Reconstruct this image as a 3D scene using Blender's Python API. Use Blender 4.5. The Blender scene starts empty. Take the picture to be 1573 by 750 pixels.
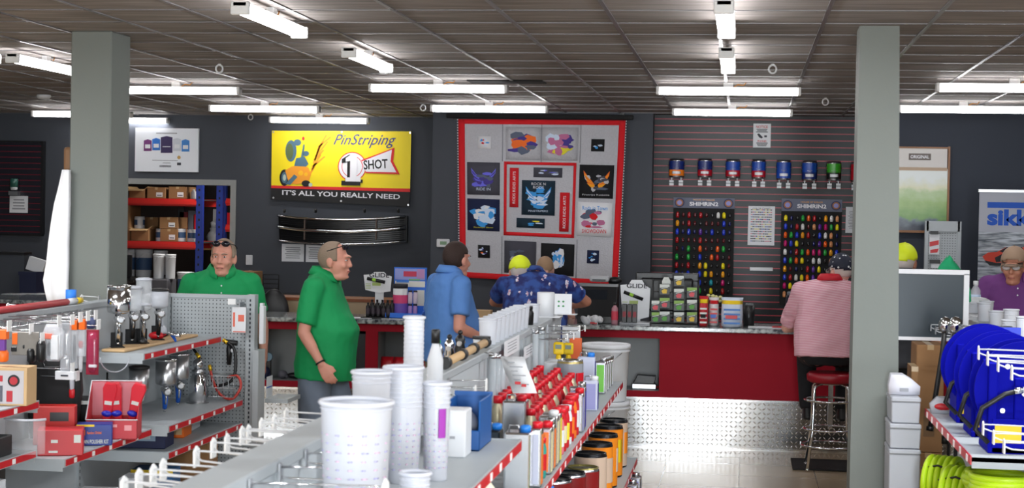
import bpy, bmesh, math, random
from mathutils import Vector, Matrix, Euler
random.seed(7)
S = bpy.context.scene
C = S.collection
PI = math.pi

# ------------------------------------------------------------------ camera
W_, H_ = 1573.0, 750.0
F_, YAW, PIT, ROL = 2542.5, 0.13921, 0.018056, 0.01867
EYE = 2.07
CEIL = EYE + 1.155
def _axes():
    cy, sy = math.cos(YAW), math.sin(YAW)
    f = Vector((-sy*math.cos(PIT), cy*math.cos(PIT), -math.sin(PIT)))
    r = Vector((cy, sy, 0)); u = r.cross(f)
    c, s = math.cos(ROL), math.sin(ROL)
    return c*r + s*u, c*u - s*r, f
CR, CU, CF = _axes()
cam = bpy.data.cameras.new('camera'); cam_o = bpy.data.objects.new('camera', cam); C.objects.link(cam_o)
cam.sensor_width = 36; cam.lens = 36*F_/W_; cam.clip_start = .1; cam.clip_end = 200
cam_o.matrix_world = Matrix((( CR.x, CU.x, -CF.x, 0), (CR.y, CU.y, -CF.y, 0), (CR.z, CU.z, -CF.z, EYE), (0, 0, 0, 1)))
cam.dof.use_dof = True; cam.dof.focus_distance = 14.0; cam.dof.aperture_fstop = 7.0
S.camera = cam_o
# ------------------------------------------------------------------ world, exposure, daylight through the shop windows
S.view_settings.view_transform = 'Standard'; S.view_settings.look = 'None'
S.view_settings.gamma = 1; S.view_settings.use_curve_mapping = False
S.view_settings.exposure = 0.8
S.cycles.use_denoising = True
S.cycles.max_bounces = 7; S.cycles.diffuse_bounces = 4; S.cycles.glossy_bounces = 4
S.cycles.transparent_max_bounces = 12; S.cycles.sample_clamp_indirect = 6; S.cycles.caustics_reflective = False; S.cycles.caustics_refractive = False
wd = bpy.data.worlds.new('sky'); S.world = wd; wd.use_nodes = True
wb = wd.node_tree.nodes['Background']; wb.inputs[0].default_value = (.80, .90, 1, 1); wb.inputs[1].default_value = 3.2
WINS = [(-9.5, -6.5, 2.5, 3.1), (-6.2, -3.2, 2.5, 3.1), (-2.9, 0, 2.5, 3.1), (.35, 1.35, .02, 2.4), (2.6, 5.8, 2.5, 3.1)]
FY = -4.0
for (a, b, c, d) in WINS:      # the daylight that falls in through each pane of the shop front
    l = bpy.data.lights.new('daylight', 'AREA'); l.shape = 'RECTANGLE'; l.size = b-a; l.size_y = d-c
    l.energy = (150 if c < 1 else 28)*(b-a)*(d-c); l.color = (.88, .95, 1)
    o = bpy.data.objects.new('daylight', l); C.objects.link(o); o.location = ((a+b)/2, FY-.12, (c+d)/2); o.rotation_euler = (PI/2, 0, 0)
for x in (-8, -4.6, -1.6, 1.4, 4.6):     # area lamps added for ambient light, as ceiling strips going on out of view
    for y in (-2.5, 0, 2.5, 5.0, 8.0):
        if x == -1.6 and y > 0: continue
        l = bpy.data.lights.new('added_strip_light', 'AREA'); l.shape = 'RECTANGLE'; l.size = 1.22; l.size_y = .1; l.energy = 42; l.color = (.95, .98, 1)
        o = bpy.data.objects.new('added_strip_light', l); C.objects.link(o); o.location = (x, y, CEIL-.09)
TUBE = 15.0

# ------------------------------------------------------------------ pixel -> place helpers
def ray(px, py): return (CR*((px-W_/2)/F_) + CF - CU*((py-H_/2)/F_))
def at(px, py, Y): d = ray(px, py); t = Y/d.y; return Vector((d.x*t, Y, EYE + d.z*t))
def onz(px, py, z): d = ray(px, py); t = (z-EYE)/d.z; return Vector((d.x*t, d.y*t, z))
def onx(px, py, X): d = ray(px, py); t = X/d.x; return Vector((X, d.y*t, EYE + d.z*t))
def rect(x0, y0, x1, y1, Y):
    ym, xm = (y0+y1)/2, (x0+x1)/2
    return at(x0, ym, Y).x, at(x1, ym, Y).x, at(xm, y1, Y).z, at(xm, y0, Y).z
# ------------------------------------------------------------------ materials
_M = {}
def mat(name, col=(.5,.5,.5), rough=.5, metal=0, emit=0, alpha=1, trans=0, bump=0, bscale=60, vary=0, vscale=8, coat=0, spec=.5):
    if name in _M: return _M[name]
    m = bpy.data.materials.new(name); m.use_nodes = True; nt = m.node_tree; b = nt.nodes['Principled BSDF']
    c4 = (*col, 1)
    b.inputs['Base Color'].default_value = c4; b.inputs['Roughness'].default_value = rough; b.inputs['Metallic'].default_value = metal
    b.inputs['Specular IOR Level'].default_value = spec
    if emit: b.inputs['Emission Color'].default_value = c4; b.inputs['Emission Strength'].default_value = emit
    if alpha < 1: b.inputs['Alpha'].default_value = alpha
    if trans: b.inputs['Transmission Weight'].default_value = trans
    if coat: b.inputs['Coat Weight'].default_value = coat
    tc = nt.nodes.new('ShaderNodeTexCoord')
    if vary:
        n = nt.nodes.new('ShaderNodeTexNoise'); n.inputs['Scale'].default_value = vscale; n.inputs['Detail'].default_value = 4
        r = nt.nodes.new('ShaderNodeMapRange'); r.inputs['To Min'].default_value = 1-vary; r.inputs['To Max'].default_value = 1+vary
        x = nt.nodes.new('ShaderNodeVectorMath'); x.operation = 'SCALE'; x.inputs[0].default_value = col
        nt.links.new(tc.outputs['Object'], n.inputs['Vector']); nt.links.new(n.outputs['Fac'], r.inputs['Value'])
        nt.links.new(r.outputs[0], x.inputs['Scale']); nt.links.new(x.outputs[0], b.inputs['Base Color'])
    if bump:
        n = nt.nodes.new('ShaderNodeTexNoise'); n.inputs['Scale'].default_value = bscale; n.inputs['Detail'].default_value = 3
        bp = nt.nodes.new('ShaderNodeBump'); bp.inputs['Strength'].default_value = bump; bp.inputs['Distance'].default_value = .01
        nt.links.new(tc.outputs['Object'], n.inputs['Vector']); nt.links.new(n.outputs['Fac'], bp.inputs['Height']); nt.links.new(bp.outputs[0], b.inputs['Normal'])
    _M[name] = m; return m
def nodes_of(m): nt = m.node_tree; return nt, nt.nodes['Principled BSDF'], nt.nodes.new, nt.links.new
def flat(name, r, g, b, rough=.6, **k):   # colour given as sRGB bytes
    f = lambda v: ((v/255+.055)/1.055)**2.4 if v > 10 else v/255/12.92
    return mat(name, (f(r), f(g), f(b)), rough, **k)
WHITE = flat('white_plastic', 214, 216, 220, .4)
PAPER = flat('white_paper', 226, 228, 232, .8)
BLACK = flat('black_plastic', 18, 18, 20, .4)
MATTE_BLACK = flat('matt_black', 14, 14, 16, .8)
RED = flat('red_plastic', 196, 22, 32, .4)
RAILRED = flat('price_rail_red', 200, 20, 36, .35)
DRED = flat('dark_red_cloth', 120, 16, 26, .6)
CHROME = mat('chrome', (.75,.76,.78), .12, 1)
STEEL = mat('brushed_steel', (.55,.56,.58), .3, 1)
TIN = mat('tin', (.62,.63,.66), .25, 1)
GREY = flat('shelf_grey', 172, 178, 182, .5, vary=.04)
GREYPLATE = flat('light_grey_board', 190, 196, 200, .55, vary=.03)
BLUE = flat('blue_plastic', 20, 90, 190, .4)
NAVY = flat('navy', 18, 26, 60, .6)
YELLOW = flat('yellow', 235, 200, 20, .5)
ORANGE = flat('orange', 236, 110, 20, .5)
GREEN = flat('green', 60, 170, 50, .5)
PURPLE = flat('purple', 80, 50, 150, .5)
BROWN = flat('cardboard', 150, 110, 72, .85, vary=.06)
TAN = flat('tan_wood', 205, 170, 125, .6, vary=.08)
CLEAR = mat('clear_plastic', (.85,.88,.92), .15, alpha=.32)
FROST = mat('frosted_plastic', (.62,.64,.70), .35, alpha=.72)
TAG = flat('white_tag', 240, 240, 240, .6)
INK = flat('dark_print', 60, 62, 70, .8)
LINK = flat('light_print', 150, 152, 158, .8)

# ------------------------------------------------------------------ mesh builder
class MB:
    def __init__(s): s.v = []; s.f = []; s.mi = []; s.sm = []; s.m = 0; s.T = None
    def _add(s, vs, fs, smooth=False):
        n = len(s.v)
        for p in vs:
            p = Vector(p)
            if s.T is not None: p = s.T @ p
            s.v.append(p)
        for f in fs: s.f.append([n+i for i in f]); s.mi.append(s.m); s.sm.append(smooth)
        return s
    def box(s, x0, x1, y0, y1, z0, z1):
        if x0 > x1: x0, x1 = x1, x0
        if y0 > y1: y0, y1 = y1, y0
        if z0 > z1: z0, z1 = z1, z0
        return s._add([(x0,y0,z0),(x1,y0,z0),(x1,y1,z0),(x0,y1,z0),(x0,y0,z1),(x1,y0,z1),(x1,y1,z1),(x0,y1,z1)],
            [(0,3,2,1),(4,5,6,7),(0,1,5,4),(1,2,6,5),(2,3,7,6),(3,0,4,7)])
    def cb(s, x, y, z, w, d, h): return s.box(x-w/2, x+w/2, y-d/2, y+d/2, z, z+h)
    def rings(s, rs, smooth=True, cap0=True, cap1=True):
        k = len(rs[0]); vs = [p for r in rs for p in r]; fs = []
        for i in range(len(rs)-1):
            for j in range(k): fs.append((i*k+j, i*k+(j+1)%k, (i+1)*k+(j+1)%k, (i+1)*k+j))
        s._add(vs, fs, smooth); n = len(s.v)-len(vs)
        if cap0: s.f.append([n+j for j in range(k)][::-1]); s.mi.append(s.m); s.sm.append(False)
        if cap1: s.f.append([n+(len(rs)-1)*k+j for j in range(k)]); s.mi.append(s.m); s.sm.append(False)
        return s
    def cyl(s, p0, p1, r0, r1=None, n=16, smooth=True, caps=True):
        p0, p1 = Vector(p0), Vector(p1); r1 = r0 if r1 is None else r1
        a = (p1-p0).normalized(); u = a.orthogonal().normalized(); w = a.cross(u)
        rs = [[p + (u*math.cos(2*PI*j/n) + w*math.sin(2*PI*j/n))*r for j in range(n)] for p, r in ((p0, r0), (p1, r1))]
        return s.rings(rs, smooth, caps, caps)
    def lathe(s, prof, c=(0,0,0), n=20, smooth=True, cap0=True, cap1=True):
        c = Vector(c)
        return s.rings([[c + Vector((r*math.cos(2*PI*j/n), r*math.sin(2*PI*j/n), z)) for j in range(n)] for r, z in prof], smooth, cap0, cap1)
    def tube(s, pts, r, n=8, closed=False):
        pts = [Vector(p) for p in pts]; rs = []; u = None
        for i, p in enumerate(pts):
            a = (pts[(i+1) % len(pts)] if closed or i < len(pts)-1 else p) - (pts[i-1] if closed or i > 0 else p)
            a = a.normalized() if a.length > 1e-9 else Vector((0,0,1))
            if u is None: u = a.orthogonal().normalized()
            u = (u - a*u.dot(a)); u = u.normalized() if u.length > 1e-6 else a.orthogonal().normalized()
            w = a.cross(u); rr = r[i] if isinstance(r, (list, tuple)) else r
            rs.append([p + (u*math.cos(2*PI*j/n) + w*math.sin(2*PI*j/n))*rr for j in range(n)])
        if closed: rs.append(rs[0]); return s.rings(rs, True, False, False)
        return s.rings(rs)
    def ell(s, c, r, n=14, m=9, rot=None):
        c = Vector(c); R = rot.to_matrix() if rot is not None else Matrix.Identity(3); rs = []
        for i in range(m+1):
            t = -PI/2 + PI*i/m; cr = max(math.cos(t), .02)
            rs.append([c + R @ Vector((r[0]*cr*math.cos(2*PI*j/n), r[1]*cr*math.sin(2*PI*j/n), r[2]*math.sin(t))) for j in range(n)])
        return s.rings(rs)
    def prism(s, poly, y0, y1):      # polygon in x,z extruded along y (y0 = front)
        n = len(poly); a = sum(poly[i][0]*poly[(i+1)%n][1]-poly[(i+1)%n][0]*poly[i][1] for i in range(n))
        if a < 0: poly = poly[::-1]
        return s._add([(x, y0, z) for x, z in poly] + [(x, y1, z) for x, z in poly],
            [tuple(range(n)), tuple(range(2*n-1, n-1, -1))] + [(i+n, (i+1)%n+n, (i+1)%n, i) for i in range(n)])
    def quad(s, a, b, c, d): return s._add([a,b,c,d], [(0,1,2,3)])
    def build(s, name, mats, parent=None, bevel=0, seg=1, local=False):
        me = bpy.data.meshes.new(name)
        off = Vector((0,0,0))
        if parent is not None and not local and parent.get('_w'): off = Vector(parent['_w'])
        me.from_pydata([tuple(p-off) for p in s.v], [], s.f)
        mats = mats if isinstance(mats, (list, tuple)) else [mats]
        for m in mats: me.materials.append(m)
        me.polygons.foreach_set('material_index', s.mi); me.polygons.foreach_set('use_smooth', s.sm); me.update()
        o = bpy.data.objects.new(name, me); C.objects.link(o)
        if parent is not None: o.parent = parent
        if bevel:
            b = o.modifiers.new('bevel', 'BEVEL'); b.width = bevel; b.segments = seg; b.limit_method = 'ANGLE'; b.angle_limit = .9
        return o
LABELS = {}
def tag(o, label, cat, group=None):
    if label in LABELS: print('DUPLICATE LABEL', label)
    n = len(label.split())
    if n < 4 or n > 16: print('LABEL LENGTH', n, label)
    LABELS[label] = 1
    o['label'] = label; o['category'] = cat
    if group: o['group'] = group
    return o
def thing(name, label, cat, loc=(0,0,0), rz=0, group=None, world=False):
    """world=True: parts will be given in world coordinates"""
    o = bpy.data.objects.new(name, None); C.objects.link(o); o.empty_display_size = .1
    o.location = loc; o.rotation_euler = (0, 0, rz)
    if world: o['_w'] = tuple(loc)
    return tag(o, label, cat, group)
def struct(o): o['kind'] = 'structure'; return o
def plabel(o, l): o['label'] = l; return o
_font = None
def text(s, size, pos, m, parent=None, width=None, name='lettering', rot=(PI/2,0,0), bold=0, ext=.0008, shear=0, local=False):
    """lettering as a mesh, centred on pos, facing -y by default; size = letter height"""
    cu = bpy.data.curves.new('t', 'FONT'); cu.body = s; cu.size = 1; cu.extrude = 0; cu.offset = bold; cu.shear = shear; cu.resolution_u = 3
    o = bpy.data.objects.new('t', cu); C.objects.link(o); dg = bpy.context.evaluated_depsgraph_get()
    me = bpy.data.meshes.new_from_object(o.evaluated_get(dg)); bpy.data.objects.remove(o); bpy.data.curves.remove(cu)
    if not me.vertices: return None
    xs = [v.co.x for v in me.vertices]; ys = [v.co.y for v in me.vertices]
    cx, cy, w, h = (min(xs)+max(xs))/2, (min(ys)+max(ys))/2, max(xs)-min(xs), max(ys)-min(ys)
    sy = size/max(h, 1e-6); sx = (width/w) if width else sy
    R = Euler(rot).to_matrix(); pos = Vector(pos)
    if parent is not None and not local and parent.get('_w'): pos = pos - Vector(parent['_w'])
    for v in me.vertices: v.co = R @ Vector(((v.co.x-cx)*sx, (v.co.y-cy)*sy, .0)) + pos
    me.materials.clear(); me.materials.append(m)
    me.name = name
    o = bpy.data.objects.new(name, me); C.objects.link(o)
    if parent is not None: o.parent = parent
    return o
def lines(mb, x0, x1, z0, z1, y, n, fill=.45, rag=.3):
    """rows of small print on a sheet"""
    st = (z1-z0)/n
    for i in range(n):
        z = z1-(i+.5)*st; k = random.random()*rag*(x1-x0)/2
        mb.box(x0+k, x1-k, y-.0006, y, z-st*fill/2, z+st*fill/2)
# ================================================================== THE ROOM
def wallpaint(name, r, g, b, k=.06):
    return flat(name, r, g, b, .75, vary=k, vscale=1.5, bump=.08, bscale=90)
DARKWALL = wallpaint('slate_wall_paint', 66, 70, 78)
DARKWALL2 = wallpaint('charcoal_wall_paint', 52, 58, 70)
# floor: glossy sealed tile
fm = flat('floor_tile', 168, 156, 142, .12, spec=.7)
nt, b, N, L = nodes_of(fm)
tc = N('ShaderNodeTexCoord'); bk = N('ShaderNodeTexBrick'); bk.offset = 0
bk.inputs['Scale'].default_value = 1; bk.inputs['Brick Width'].default_value = .61; bk.inputs['Row Height'].default_value = .61
bk.inputs['Mortar Size'].default_value = .006
bk.inputs['Color1'].default_value = (.40,.30,.19,1); bk.inputs['Color2'].default_value = (.37,.28,.18,1); bk.inputs['Mortar'].default_value = (.27,.22,.16,1)
nz = N('ShaderNodeTexNoise'); nz.inputs['Scale'].default_value = 5; rr = N('ShaderNodeMapRange'); rr.inputs['To Min'].default_value = .05; rr.inputs['To Max'].default_value = .12
L(tc.outputs['Object'], bk.inputs['Vector']); L(bk.outputs['Color'], b.inputs['Base Color']); L(tc.outputs['Object'], nz.inputs['Vector'])
L(nz.outputs['Fac'], rr.inputs['Value']); L(rr.outputs[0], b.inputs['Roughness'])
YL, YB, YS, YR = 19.8, 18.45, 18.75, 17.7        # wall planes: left, bump-out, slat panel, right
XB0 = at(663, 300, YB).x; XB1 = at(1001, 300, YB).x; XR = at(1345, 300, YR).x
struct(MB().box(-11, 7, -4.2, 26, -.1, 0).build('floor', fm))
# ceiling with a 2 ft grid of lay-in tiles
cm = flat('ceiling_tile', 122, 112, 108, .9)
nt, b, N, L = nodes_of(cm)
tc = N('ShaderNodeTexCoord'); mp = N('ShaderNodeMapping'); mp.inputs['Scale'].default_value = (1.2, 9, 1)
nz = N('ShaderNodeTexNoise'); nz.inputs['Scale'].default_value = 1.6; nz.inputs['Detail'].default_value = 6
cr = N('ShaderNodeValToRGB'); cr.color_ramp.elements[0].position = .3; cr.color_ramp.elements[1].position = .75
cr.color_ramp.elements[0].color = (.17,.152,.145,1); cr.color_ramp.elements[1].color = (.34,.305,.285,1)
bp = N('ShaderNodeBump'); bp.inputs['Strength'].default_value = .15
L(tc.outputs['Object'], mp.inputs['Vector']); L(mp.outputs[0], nz.inputs['Vector']); L(nz.outputs['Fac'], cr.inputs['Fac']); L(cr.outputs[0], b.inputs['Base Color'])
L(nz.outputs['Fac'], bp.inputs['Height']); L(bp.outputs[0], b.inputs['Normal'])
struct(MB().box(-11, 7, -4.2, 26, CEIL, CEIL+.1).build('ceiling', cm))
BAR = mat('ceiling_grid_metal', (.16,.15,.155), .35, .2)
mb = MB()
for k in range(-16, 17):
    x = -2.007+.61*k
    if -11 < x < 7: mb.box(x-.012, x+.012, -4, 20.5, CEIL-.008, CEIL+.001)
for k in range(-24, 17):
    y = 10.5+.61*k
    mb.box(-11, 7, y-.008, y+.008, CEIL-.006, CEIL+.001)
struct(mb.build('trim_1', BAR))
# walls
T = .2
DX1 = at(353, 400, YL).x; DX0 = DX1-1.9; DZ = at(280, 284, YL).z
mb = MB().box(-11, DX0, YL, YL+T, 0, CEIL).box(DX1, XB0+.6, YL, YL+T, 0, CEIL).box(DX0, DX1, YL, YL+T, DZ, CEIL)
struct(mb.build('wall_back_left', DARKWALL))
struct(MB().box(XB0, XB1, YB, YB+1.8, 0, CEIL).build('wall_back_middle', DARKWALL))
struct(MB().box(XB1, XR, YS+.05, YS+.3, 0, CEIL).build('wall_back_slat', DARKWALL))
struct(MB().box(XR, 7, YR, YR+1.5, 0, CEIL).build('wall_back_right', DARKWALL2))
struct(MB().box(-11.2, -11, -4.2, 26, 0, CEIL).build('wall_left', DARKWALL))
struct(MB().box(7, 7.2, -4.2, 20, 0, CEIL).build('wall_right', DARKWALL))
# door frame of the store room
FR = flat('grey_door_frame', 150, 152, 150, .5)
mb = MB().box(DX1-.0, DX1+.07, YL-.02, YL+T+.02, 0, DZ+.07).box(DX0-.07, DX0, YL-.02, YL+T+.02, 0, DZ+.07).box(DX0, DX1, YL-.02, YL+T+.02, DZ, DZ+.07)
struct(mb.build('door_1', FR))
struct(MB().box(-11, -3.6, 24.8, 25, 0, CEIL).build('wall_store_room', flat('store_room_wall', 70, 62, 62, .9)))
struct(MB().box(-3.7, -3.5, YL+T, 24.8, 0, CEIL).build('wall_store_side', flat('store_room_wall', 70, 62, 62, .9)))
# shop front behind the camera: wall with windows
mb = MB(); xs = -11
for (a, b_, c, d) in WINS:
    mb.box(xs, a, FY-.2, FY, 0, CEIL); mb.box(a, b_, FY-.2, FY, d, CEIL); mb.box(a, b_, FY-.2, FY, 0, c) if c > .05 else None; xs = b_
mb.box(xs, 7, FY-.2, FY, 0, CEIL)
struct(mb.build('wall_front', flat('front_wall', 190, 172, 148, .8)))
for i, (a, b_, c, d) in enumerate(WINS):
    struct(MB().box(a, b_, FY-.06, FY-.03, c, c+.05).box(a, b_, FY-.06, FY-.03, d-.05, d).box(a, a+.05, FY-.06, FY-.03, c, d).box(b_-.05, b_, FY-.06, FY-.03, c, d)
        .build('window_%d' % (i+1), STEEL))
# columns
COLM = flat('column_paint', 122, 127, 123, .65, vary=.03, vscale=2, bump=.05)
COLM.node_tree.nodes['Principled BSDF'].inputs['Specular IOR Level'].default_value = .15
struct(MB().box(-4.42, -4.14, 10.42, 10.76, 0, CEIL).build('column_left', COLM, bevel=.008))
x0, x1 = at(1321, 40, 10.02).x, at(1382, 40, 10.02).x; xb = at(1383, 700, 10.02).x; xa = at(1306, 700, 10.02).x
struct(MB().rings([[Vector((xa,10.02,0)),Vector((xb,10.02,0)),Vector((xb,10.3,0)),Vector((xa,10.3,0))],[Vector((x0,10.02,CEIL)),Vector((x1,10.02,CEIL)),Vector((x1,10.3,CEIL)),Vector((x0,10.3,CEIL))]], False).build('column_right', COLM))

# ---- slat panel
def slats(mb, x0, x1, z0, z1, y, pitch, line=.012):
    z = z1; mb.m = 0; mb.box(x0, x1, y, y+.04, z0, z1)
    mb.m = 1; k = z1-pitch*.6
    while k > z0: mb.box(x0, x1, y-.004, y+.01, k-line/2, k+line/2); k -= pitch
SLAT = flat('slat_panel_slate', 24, 28, 32, .36, spec=.3, vary=.1, vscale=.9)
SLATRED = flat('slat_groove_red', 168, 52, 66, .4)
x0, x1, z0, z1 = rect(1003, 178, 1340, 500, YS)
mb = MB(); slats(mb, XB1, XR, .6, z1, YS, .0755, .011)
o = struct(mb.build('wall_slat_panel', [SLAT, SLATRED]))
mb = MB(); x0, x1, z0, z1 = rect(-140, 218, 66, 358, YL-.05)
slats(mb, x0, x1, z0, z1, YL-.06, .072, .009)
mb.m = 2; mb.box(x0, x1, YL-.07, YL, z1, z1+.02).box(x1-.02, x1+.01, YL-.08, YL, z0, z1+.02).box(x0, x1, YL-.07, YL, z0-.02, z0)
o = mb.build('slat_board', [flat('navy_slat_panel', 22, 22, 34, .4), flat('slat_groove_dark_red', 110, 20, 40, .4), BLACK])
tag(o, 'dark navy slat board with red grooves on the wall left of the column', 'display board')

# ================================================================== CEILING LIGHTS
GLOW = mat('lit_tube', (1,.99,1), .4, 0, emit=TUBE)
FIX = flat('fixture_white', 235, 235, 235, .5)
WIRE = flat('orange_wire', 230, 150, 40, .5)
def lamp(cx, cy, along_y, label, grp):
    L2 = .61; t = thing('ceiling_light', label, 'light', (cx, cy, CEIL-.035), PI/2 if along_y else 0, grp)
    MB().box(-L2, L2, -.035, .035, -.03, -.008).build('housing', FIX, t)
    d = MB(); d.rings([[Vector((x, .05*math.cos(a), -.03-.045*math.sin(a))) for a in [PI*j/8 for j in range(9)]] for x in (-L2+.03, L2-.03)], True)
    d.build('diffuser', GLOW, t)
    for s in (-1, 1):
        MB().box(s*(L2-.03), s*L2, -.052, .052, -.077, -.006).build('end_cap', FIX, t, bevel=.006)
    MB().box(-.04, .04, -.02, .02, -.01, .033).build('hanger', FIX, t)
    MB().tube([(.05,0,-.005),(.08,0,.015),(.13,0,.01),(.15,0,.034)], .004).build('wire', WIRE, t)
def lampx(pa, pb, label, which='c'):
    a, b_ = onz(*pa, CEIL-.05), onz(*pb, CEIL-.05); y = (a.y+b_.y)/2
    cx = (a.x+b_.x)/2 if which == 'c' else (b_.x-.61 if which == 'r' else a.x+.61)
    lamp(cx, y, False, label, 'ceiling strip lights')
def lampy(pa, pb, label, which='c'):
    a, b_ = onz(*pa, CEIL-.05), onz(*pb, CEIL-.05); x = (a.x+b_.x)/2
    y = (a.y+b_.y)/2 if which == 'c' else (b_.y-.61)
    lamp(x, y, True, label, 'ceiling strip lights')
lampx((570,131),(778,132),'lit strip light above and left of the quilt, front one of the two')
lampx((664,163),(840,164),'lit strip light just above the black quilt rod')
lampx((1010,134),(1228,137),'longest lit strip light in front of the slat wall')
lampx((1035,168),(1215,170),'lit strip light closest above the NOTICE sign')
lampx((327,163),(487,164),'lit strip light between the column and the yellow banner, nearer one')
lampx((417,181),(565,182),'lit strip light directly over the yellow banner')
lampx((150,134),(368,135),'lit strip light running behind the left column, nearer one','r')
lampx((100,181),(257,182),'lit strip light directly over the white paint poster','r')
lampx((1438,129),(1640,131),'lit strip light cut by the right picture edge','l')
lampx((1390,163),(1570,165),'lit strip light over the dark wall above the sikkens banner')
lampx((55,172),(190,172),'lit strip light over the dark slat board, left of the column','l')
lampx((-170,80),(14,88),'lit strip light whose tip shows at the upper left picture edge','r')
lampy((348,0),(470,44),'slanted lit strip light at the top, left of centre','f')
lampy((525,72),(603,102),'slanted lit strip light behind the one at the top')
lampy((20,84),(118,106),'slanted lit strip light just left of the left column')
lampy((1112,-30),(1114,44),'lit strip light pointing away at the top edge over the counter','f')
lampy((1116,68),(1119,106),'short looking lit strip light next behind the one at the top edge over the counter')
# hooks, detector
def hook_ring(px, py, label, r=.028):
    p = onz(px, py-8, CEIL-.008); t = thing('sign_hook', label, 'hook', p, 0, 'white ceiling hooks')
    MB().box(-.012, .012, -.004, .004, -.012, .0).build('clip', WHITE, t)
    MB().tube([(r*math.cos(a), 0, -.04+r*1.1*math.sin(a)) for a in [2*PI*j/14 for j in range(14)]], .0075, 6, True).build('ring', WHITE, t)
for px, py, s, k in ((337,106,'white ceiling hook right of the left column',1),(1187,106,'white ceiling hook right of the lights over the counter',1),(1268,158,'white ceiling hook near the right column',1),(650,168,'white ceiling hook left of the quilt rod',1),(385,183,'small white ceiling hook above the doorway corner',1)):
    hook_ring(px, py, s)
p = onz(67, 150, CEIL-.03); t = thing('smoke_detector', 'round white detector on the ceiling left of the column', 'detector', p)
MB().lathe([(.07,.03),(.075,.01),(.06,-.01),(.03,-.018)][::-1]).build('shell', WHITE, t); MB().lathe([(.025,-.022),(.025,-.014)]).build('sensor', GREY, t)
p = onz(770, 125, CEIL-.012)
struct(MB().box(p.x-.3, p.x+.36, p.y-.02, p.y+.28, CEIL-.011, CEIL-.0005).build('ceiling_gap_sheet', MATTE_BLACK))  # black sheet under the tiles, painted darkness for the gap of a missing tile
# ================================================================== THINGS ON THE BACK WALLS
def prect(mb, x0, y0, x1, y1, Y, d=.004, back=0):
    a, b, c, e = rect(x0, y0, x1, y1, Y); mb.box(a, b, Y-d, Y+back, c, e); return a, b, c, e
def ppoly(mb, pts, Y, d=.002):
    mb.prism([(at(x, y, Y).x, at(x, y, Y).z) for x, y in pts], Y-d, Y)
def sheet(name, label, px, Y, cat='sign', m=None, n=6, group=None, th=.004):
    t = thing(name, label, cat, at((px[0]+px[2])/2, px[3], Y), 0, group, True)
    mb = MB(); a, b, c, d = prect(mb, *px, Y, th); mb.build('sheet', m or PAPER, t)
    if n: q = MB(); w = b-a; h = d-c; lines(q, a+w*.14, b-w*.14, c+h*.15, d-h*.15, Y-th, n); q.build('print', LINK, t)
    return t, a, b, c, d
# white poster with cans
Y = YL-.03
t = thing('poster', 'white poster of five small paint cans above the store room doorway', 'poster', at(256, 262, Y), 0, None, True)
mb = MB(); a,b,c,d = prect(mb, 208,197,305,264, Y, .012, .03); mb.build('board', flat('poster_white', 232, 236, 242, .5), t)
q = MB(); Yp = Y-.013
cols = [flat('poster_plum', 110, 40, 110), flat('poster_blue', 30, 110, 200), flat('poster_violet', 45, 25, 80), flat('poster_pale', 205, 210, 218), flat('poster_sky', 60, 130, 205), flat('poster_gold', 200, 160, 90), PAPER, LINK, INK]
for k, (x0,y0,x1,y1) in enumerate([(221,215,233,232),(234,213,246,231),(247,210,265,235),(266,213,278,232),(279,215,291,233)]):
    q.m = k; ppoly(q, [(x0,y1),(x1,y1),(x1,y0+1),(x0+2,y0),(x1-2,y0),(x0,y0+1)][:2]+[(x1,y0+1),((x0+x1)/2,y0-1),(x0,y0+1)], Yp)
    q.m = 6; ppoly(q, [(x0+2,y1-4),(x1-2,y1-4),(x1-2,y1-10),(x0+2,y1-10)] if k != 2 else [(250,226),(262,226),(262,225),(250,225)], Yp-.001)
q.m = 5; q.cyl(at(275,242,Yp), at(275,242,Yp)+Vector((0,-.002,0)), .022)
q.m = 7; prect(q, 234,246,273,247, Yp, .001); prect(q, 250,250,262,251, Yp, .001); prect(q, 245,254,263,257, Yp, .001); prect(q, 240,204,272,205.5, Yp, .001)
q.m = 8; prect(q, 272,250,278,254, Yp, .001)
q.build('printed_cans', cols, t)
text('premium', .018, at(254,255,Yp-.002), INK, t, name='small_lettering')
# ---- yellow banner
Y = YL-.03
YEL = flat('banner_yellow', 250, 225, 10, .5); BR = flat('banner_red', 225, 40, 40); BW = flat('banner_white', 240, 240, 245); BK = flat('banner_black', 12, 12, 14)
BG = flat('banner_slate', 75, 110, 130); BO = flat('banner_orange', 240, 120, 20); BP = flat('banner_indigo', 70, 75, 130); PAL = flat('banner_amber', 250, 190, 20)
t = thing('vinyl_banner', 'yellow 1 SHOT vinyl banner with black bottom strip on the dark wall', 'banner', at(525, 310, Y), 0, None, True)
mb = MB(); ppoly(mb, [(418,201),(632,202),(630,290),(417,285)], Y, .008); mb.build('yellow_field', YEL, t)
mb = MB(); ppoly(mb, [(417,286),(630,291),(629,318),(416,307)], Y, .008); mb.m = 1; ppoly(mb, [(417,285),(630,290),(630,295),(417,289)], Y, .010)
mb.build('bottom_strip', [BK, BR], t)
mb = MB()
for x, y in ((420,203),(525,203),(630,204),(420,304),(524,309),(627,315)): mb.cyl(at(x,y,Y-.008), at(x,y,Y-.008)+Vector((0,-.004,0)), .012, n=10)
mb.build('grommet', STEEL, t)
o = text("IT'S ALL YOU REALLY NEED", .062, at(523.5,299,Y-.012), BW, t, width=rect(433,290,614,305,Y)[1]-rect(433,290,614,305,Y)[0], name='slogan', bold=.016, rot=(PI/2, .02, 0))
text('PinStriping', .17, at(560,217,Y-.012), BP, t, width=.78, name='script_lettering', rot=(PI/2, -.01, 0), shear=.45, bold=.004)
q = MB(); Yq = Y-.009
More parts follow.
